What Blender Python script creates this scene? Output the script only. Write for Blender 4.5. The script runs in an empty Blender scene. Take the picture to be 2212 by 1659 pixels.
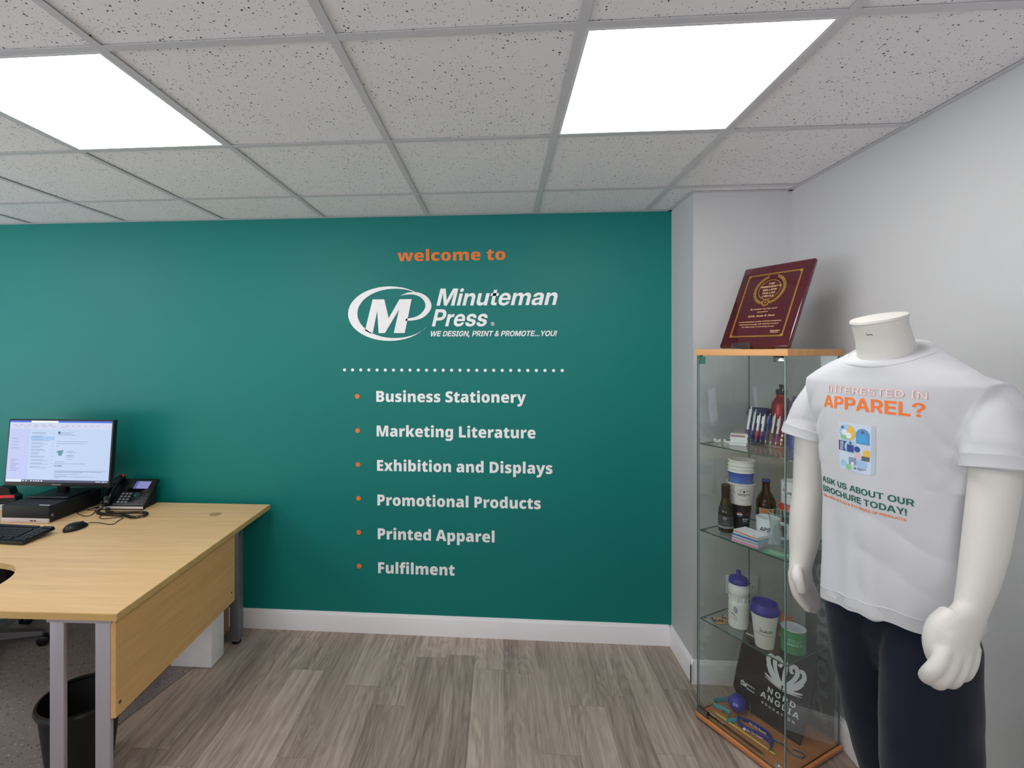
import bpy, bmesh, math, random
from mathutils import Vector, Matrix, noise
from mathutils.geometry import tessellate_polygon
from mathutils.bvhtree import BVHTree

SC = bpy.context.scene
COL = SC.collection
random.seed(7)

# ------------------------------------------------------------------ camera, world, exposure
cam_data = bpy.data.cameras.new('camera')
cam_data.sensor_fit = 'HORIZONTAL'
cam_data.sensor_width = 36.0
cam_data.lens = 1065.1 / 2212 * 36.0
cam_data.shift_x = (1106 - 1000.47) / 2212
cam_data.shift_y = -(829.5 - 759.15) / 2212
cam_data.clip_start = 0.05
cam = bpy.data.objects.new('camera', cam_data)
cam.location = (0, 0, 1.60)
cam.rotation_euler = (math.radians(90), 0, 0.0740)
COL.objects.link(cam)
SC.camera = cam

world = bpy.data.worlds.new('world')
SC.world = world
world.use_nodes = True
# world light for the added windows: soft sky, brighter below to light the ceiling
_wt = world.node_tree
_bg = _wt.nodes['Background']
_tc = _wt.nodes.new('ShaderNodeTexCoord')
_sx = _wt.nodes.new('ShaderNodeSeparateXYZ')
_rp = _wt.nodes.new('ShaderNodeMapRange')
_wt.links.new(_tc.outputs['Generated'], _sx.inputs[0])
_wt.links.new(_sx.outputs[2], _rp.inputs[0])
_rp.inputs[1].default_value = -0.03
_rp.inputs[2].default_value = 0.03
_rp.inputs[3].default_value = 5.0
_rp.inputs[4].default_value = 0.8
_bg.inputs[0].default_value = (0.90, 0.94, 1.0, 1)
_wt.links.new(_rp.outputs[0], _bg.inputs[1])

SC.view_settings.view_transform = 'Standard'
SC.view_settings.look = 'None'
SC.view_settings.exposure = 0.0
SC.view_settings.gamma = 1.0
SC.view_settings.use_curve_mapping = False
SC.cycles.max_bounces = 10
SC.cycles.diffuse_bounces = 5
SC.cycles.glossy_bounces = 4
SC.cycles.transparent_max_bounces = 20
PANEL_STRENGTH = 11.5
PANEL_COLOR = (1.0, 0.975, 0.975)

# ------------------------------------------------------------------ colour and material helpers
def lin(c):
    c = c / 255.0
    return c / 12.92 if c <= 0.04045 else ((c + 0.055) / 1.055) ** 2.4
def rgb(r, g, b):
    return (lin(r), lin(g), lin(b), 1.0)

class NT:
    """small node-tree helper"""
    def __init__(s, name):
        s.m = bpy.data.materials.new(name)
        s.m.use_nodes = True
        s.t = s.m.node_tree
        s.b = s.t.nodes['Principled BSDF']
        s.out = s.t.nodes['Material Output']
    def n(s, kind, ins=None, **props):
        nd = s.t.nodes.new(kind)
        for k, v in props.items():
            setattr(nd, k, v)
        for k, v in (ins or {}).items():
            s.put(nd.inputs[k], v)
        return nd
    def put(s, sock, v):
        if isinstance(v, bpy.types.NodeSocket):
            s.t.links.new(v, sock)
        elif isinstance(v, bpy.types.Node):
            s.t.links.new(v.outputs[0], sock)
        else:
            sock.default_value = v
    def math(s, op, a, b=0.0, c=0.0, clamp=False):
        nd = s.n('ShaderNodeMath', operation=op, use_clamp=clamp)
        for i, v in enumerate((a, b, c)):
            s.put(nd.inputs[i], v)
        return nd.outputs[0]
    def mix(s, f, a, b):
        nd = s.n('ShaderNodeMix', data_type='RGBA')
        s.put(nd.inputs[0], f); s.put(nd.inputs[6], a); s.put(nd.inputs[7], b)
        return nd.outputs[2]
    def ramp(s, f, stops):
        nd = s.n('ShaderNodeValToRGB')
        s.put(nd.inputs[0], f)
        el = nd.color_ramp.elements
        while len(el) < len(stops):
            el.new(0.5)
        for e, (p, c) in zip(el, stops):
            e.position = p
            e.color = c if len(c) == 4 else (*c, 1)
        return nd.outputs[0]
    def coords(s, scale=(1, 1, 1), rot=(0, 0, 0), kind='Object'):
        tc = s.n('ShaderNodeTexCoord')
        mp = s.n('ShaderNodeMapping', {'Vector': tc.outputs[kind], 'Scale': scale, 'Rotation': rot})
        return mp.outputs[0]
    def noise(s, vec, scale, detail=2, rough=0.5, dist=0.0):
        return s.n('ShaderNodeTexNoise', {'Vector': vec, 'Scale': scale, 'Detail': detail, 'Roughness': rough, 'Distortion': dist}).outputs[0]
    def bump(s, h, strength=0.2, dist=0.001):
        b = s.n('ShaderNodeBump', {'Height': h, 'Strength': strength, 'Distance': dist})
        s.put(s.b.inputs['Normal'], b.outputs[0])
    def set(s, **kw):
        for k, v in kw.items():
            s.put(s.b.inputs[k.replace('_', ' ')], v)
        return s

MATS = {}
def mat(name, col, rough=0.5, metal=0.0, spec=0.5, var=0.06, vscale=30.0, bump=0.0, coat=0.0, **kw):
    """plain procedural surface: colour with a little noise in tone and roughness"""
    if name in MATS:
        return MATS[name]
    s = NT(name)
    c = s.coords()
    f = s.noise(c, vscale, 3)
    c0 = rgb(*col)
    lo = tuple(x * (1 - var) for x in c0[:3]) + (1,)
    hi = tuple(min(1, x * (1 + var)) for x in c0[:3]) + (1,)
    s.set(Base_Color=s.mix(f, lo, hi), Metallic=metal,
          Roughness=s.math('MULTIPLY_ADD', f, 0.1 * rough, 0.95 * rough))
    s.b.inputs['Specular IOR Level'].default_value = spec
    if coat:
        s.b.inputs['Coat Weight'].default_value = coat
        s.b.inputs['Coat Roughness'].default_value = 1.5
    if bump:
        s.bump(f, bump, 0.001)
    for k, v in kw.items():
        s.put(s.b.inputs[k.replace('_', ' ')], v)
    MATS[name] = s.m
    return s.m

# ------------------------------------------------------------------ object helpers
def thing(name, label, cat, loc=(0, 0, 0), rotz=0.0, group=None):
    o = bpy.data.objects.new(name, None)
    COL.objects.link(o)
    o.empty_display_size = 0.05
    o.location = loc
    o.rotation_euler = (0, 0, rotz)
    return tag(o, label, cat, group)
def tag(o, label, cat, group=None):
    o['label'] = label
    o['category'] = cat
    if group:
        o['group'] = group
    return o
def struct(o):
    o['kind'] = 'structure'
    return o
def dup(o, parent=None):
    c = o.copy()
    COL.objects.link(c)
    if parent is not None:
        c.parent = parent
    for ch in list(o.children):
        dup(ch, c)
    return c

class MB:
    """collects primitives and links them as ONE mesh object"""
    def __init__(s):
        s.v, s.f, s.m = [], [], []
    def add(s, verts, faces, mi=0):
        o = len(s.v)
        s.v += [Vector(p) for p in verts]
        s.f += [tuple(i + o for i in f) for f in faces]
        s.m += [mi] * len(faces)
        return s
    def addbm(s, bm, mi=0):
        bm.verts.index_update()
        s.add([v.co.copy() for v in bm.verts], [[v.index for v in f.verts] for f in bm.faces], mi)
        bm.free()
        return s
    def mark(s):
        return len(s.v)
    def xf(s, M, start=0):
        for i in range(start, len(s.v)):
            s.v[i] = M @ s.v[i]
        return s
    def fn(s, f, start=0):
        for i in range(start, len(s.v)):
            s.v[i] = Vector(f(s.v[i]))
        return s
    def box(s, x0, x1, y0, y1, z0, z1, mi=0):
        return s.add([(x0, y0, z0), (x1, y0, z0), (x1, y1, z0), (x0, y1, z0), (x0, y0, z1), (x1, y0, z1), (x1, y1, z1), (x0, y1, z1)],
                     [(0, 3, 2, 1), (4, 5, 6, 7), (0, 1, 5, 4), (1, 2, 6, 5), (2, 3, 7, 6), (3, 0, 4, 7)], mi)
    def rbox(s, x0, x1, y0, y1, z0, z1, r=0.002, seg=2, mi=0):
        bm = bmesh.new()
        bmesh.ops.create_cube(bm, size=1)
        for v in bm.verts:
            v.co = Vector(((x0 + x1) / 2 + v.co.x * (x1 - x0), (y0 + y1) / 2 + v.co.y * (y1 - y0), (z0 + z1) / 2 + v.co.z * (z1 - z0)))
        bmesh.ops.bevel(bm, geom=bm.edges[:], offset=r, segments=seg, profile=0.5, affect='EDGES')
        return s.addbm(bm, mi)
    def loft(s, rings, cap0=True, cap1=True, mi=0, closed=False):
        n = len(rings[0])
        vs = [p for r in rings for p in r]
        fs = []
        k = len(rings)
        for i in range(k if closed else k - 1):
            a, b = i * n, ((i + 1) % k) * n
            for j in range(n):
                j2 = (j + 1) % n
                fs.append((a + j, a + j2, b + j2, b + j))
        if not closed:
            if cap0: fs.append(tuple(range(n - 1, -1, -1)))
            if cap1: fs.append(tuple((k - 1) * n + j for j in range(n)))
        return s.add(vs, fs, mi)
    def lathe(s, prof, c=(0, 0, 0), n=32, cap0=True, cap1=True, mi=0):
        rings = [[(c[0] + r * math.cos(2 * math.pi * j / n), c[1] + r * math.sin(2 * math.pi * j / n), c[2] + z) for j in range(n)] for r, z in prof]
        return s.loft(rings, cap0, cap1, mi)
    def tube(s, pts, r, n=8, mi=0, closed=False, flat=1.0, side=None, caps=True):
        pts = [Vector(p) for p in pts]
        k = len(pts)
        rr = r if isinstance(r, (list, tuple)) else [r] * k
        fl = flat if isinstance(flat, (list, tuple)) else [flat] * k
        rings = []
        sv = Vector(side) if side else None
        for i, p in enumerate(pts):
            if closed:
                t = pts[(i + 1) % k] - pts[i - 1]
            else:
                t = pts[min(i + 1, k - 1)] - pts[max(i - 1, 0)]
            t.normalize()
            if sv is None:
                sv = Vector((0, 0, 1)) if abs(t.z) < 0.9 else Vector((1, 0, 0))
            a = (sv - t * sv.dot(t))
            if a.length < 1e-6:
                a = t.orthogonal()
            a.normalize()
            if side is None:
                sv = a
            b = t.cross(a)
            rings.append([p + a * (rr[i] * math.cos(2 * math.pi * j / n)) + b * (rr[i] * fl[i] * math.sin(2 * math.pi * j / n)) for j in range(n)])
        return s.loft(rings, caps, caps, mi, closed)
    def prism(s, poly, z0, z1, mi=0):
        """polygon(s): list of loops (first outer, then holes) or a single loop"""
        loops = poly if isinstance(poly[0][0], (list, tuple, Vector)) else [poly]
        pts = [(p[0], p[1]) for L in loops for p in L]
        tris = tessellate_polygon([[Vector((p[0], p[1], 0)) for p in L] for L in loops])
        n = len(pts)
        vs = [(x, y, z0) for x, y in pts] + [(x, y, z1) for x, y in pts]
        fs = []
        for t in tris:
            a, b, c = (pts[i] for i in t)
            ccw = (b[0] - a[0]) * (c[1] - a[1]) - (b[1] - a[1]) * (c[0] - a[0]) > 0
            t = t if ccw else t[::-1]
            fs.append(tuple(i + n for i in t))
            if z0 != z1:
                fs.append(tuple(t[::-1]))
        if z0 == z1:
            vs = vs[n:]
            fs = [tuple(i - n for i in f) for f in fs]
        else:
            o = 0
            for li, L in enumerate(loops):
                area = sum(L[i][0] * L[(i + 1) % len(L)][1] - L[(i + 1) % len(L)][0] * L[i][1] for i in range(len(L)))
                flip = (area < 0) if li == 0 else (area > 0)
                for i in range(len(L)):
                    j = (i + 1) % len(L)
                    q = (o + i, o + j, o + n + j, o + n + i)
                    fs.append(q[::-1] if flip else q)
                o += len(L)
        return s.add(vs, fs, mi)
    def sphere(s, c, r, n=24, m=12, mi=0, sc=(1, 1, 1)):
        bm = bmesh.new()
        bmesh.ops.create_uvsphere(bm, u_segments=n, v_segments=m, radius=r)
        for v in bm.verts:
            v.co = Vector((c[0] + v.co.x * sc[0], c[1] + v.co.y * sc[1], c[2] + v.co.z * sc[2]))
        return s.addbm(bm, mi)
    def grid_split(s, step, axes=(0,)):
        """cut faces along regular planes so that flat art can follow a curved surface"""
        if not s.v:
            return s
        bm = bmesh.new()
        vs = [bm.verts.new(p) for p in s.v]
        for f, mi in zip(s.f, s.m):
            try:
                bm.faces.new([vs[i] for i in f]).material_index = mi
            except ValueError:
                pass
        for ax in axes:
            lo = min(p[ax] for p in s.v); hi = max(p[ax] for p in s.v)
            x = lo + step
            while x < hi:
                no = Vector((0, 0, 0)); no[ax] = 1
                co = Vector((0, 0, 0)); co[ax] = x
                bmesh.ops.bisect_plane(bm, geom=bm.verts[:] + bm.edges[:] + bm.faces[:], dist=1e-7, plane_co=co, plane_no=no)
                x += step
        bm.verts.index_update()
        s.v = [v.co.copy() for v in bm.verts]
        s.f = [tuple(v.index for v in f.verts) for f in bm.faces]
        s.m = [f.material_index for f in bm.faces]
        bm.free()
        return s
    def mesh(s, name, mats, angle=35):
        me = bpy.data.meshes.new(name)
        me.from_pydata([tuple(p) for p in s.v], [], s.f)
        for m in (mats if isinstance(mats, (list, tuple)) else [mats]):
            me.materials.append(m)
        me.polygons.foreach_set('material_index', s.m)
        me.update()
        if angle:
            me.polygons.foreach_set('use_smooth', [True] * len(me.polygons))
            me.set_sharp_from_angle(angle=math.radians(angle))
        return me
    def build(s, name, mats, parent=None, angle=35, loc=None, rot=None, label=None):
        o = bpy.data.objects.new(name, s.mesh(name, mats, angle))
        COL.objects.link(o)
        if parent is not None:
            o.parent = parent
        if loc is not None:
            o.location = loc
        if rot is not None:
            o.rotation_euler = rot
        if label:
            o['label'] = label
        return o

def remesh(mb, voxel, smooth=4, lam=0.5):
    """fuse overlapping closed shapes into one continuous skin"""
    me = mb.mesh('tmp', [], angle=0)
    o = bpy.data.objects.new('tmp', me)
    COL.objects.link(o)
    md = o.modifiers.new('r', 'REMESH')
    md.mode = 'VOXEL'
    md.voxel_size = voxel
    if smooth:
        sm = o.modifiers.new('s', 'SMOOTH')
        sm.factor = lam
        sm.iterations = smooth
    dg = bpy.context.evaluated_depsgraph_get()
    dg.update()
    ev = o.evaluated_get(dg)
    out = bpy.data.meshes.new_from_object(ev, depsgraph=dg)
    r = MB()
    r.add([v.co.copy() for v in out.vertices], [tuple(p.vertices) for p in out.polygons])
    bpy.data.objects.remove(o)
    bpy.data.meshes.remove(me)
    bpy.data.meshes.remove(out)
    return r

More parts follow.
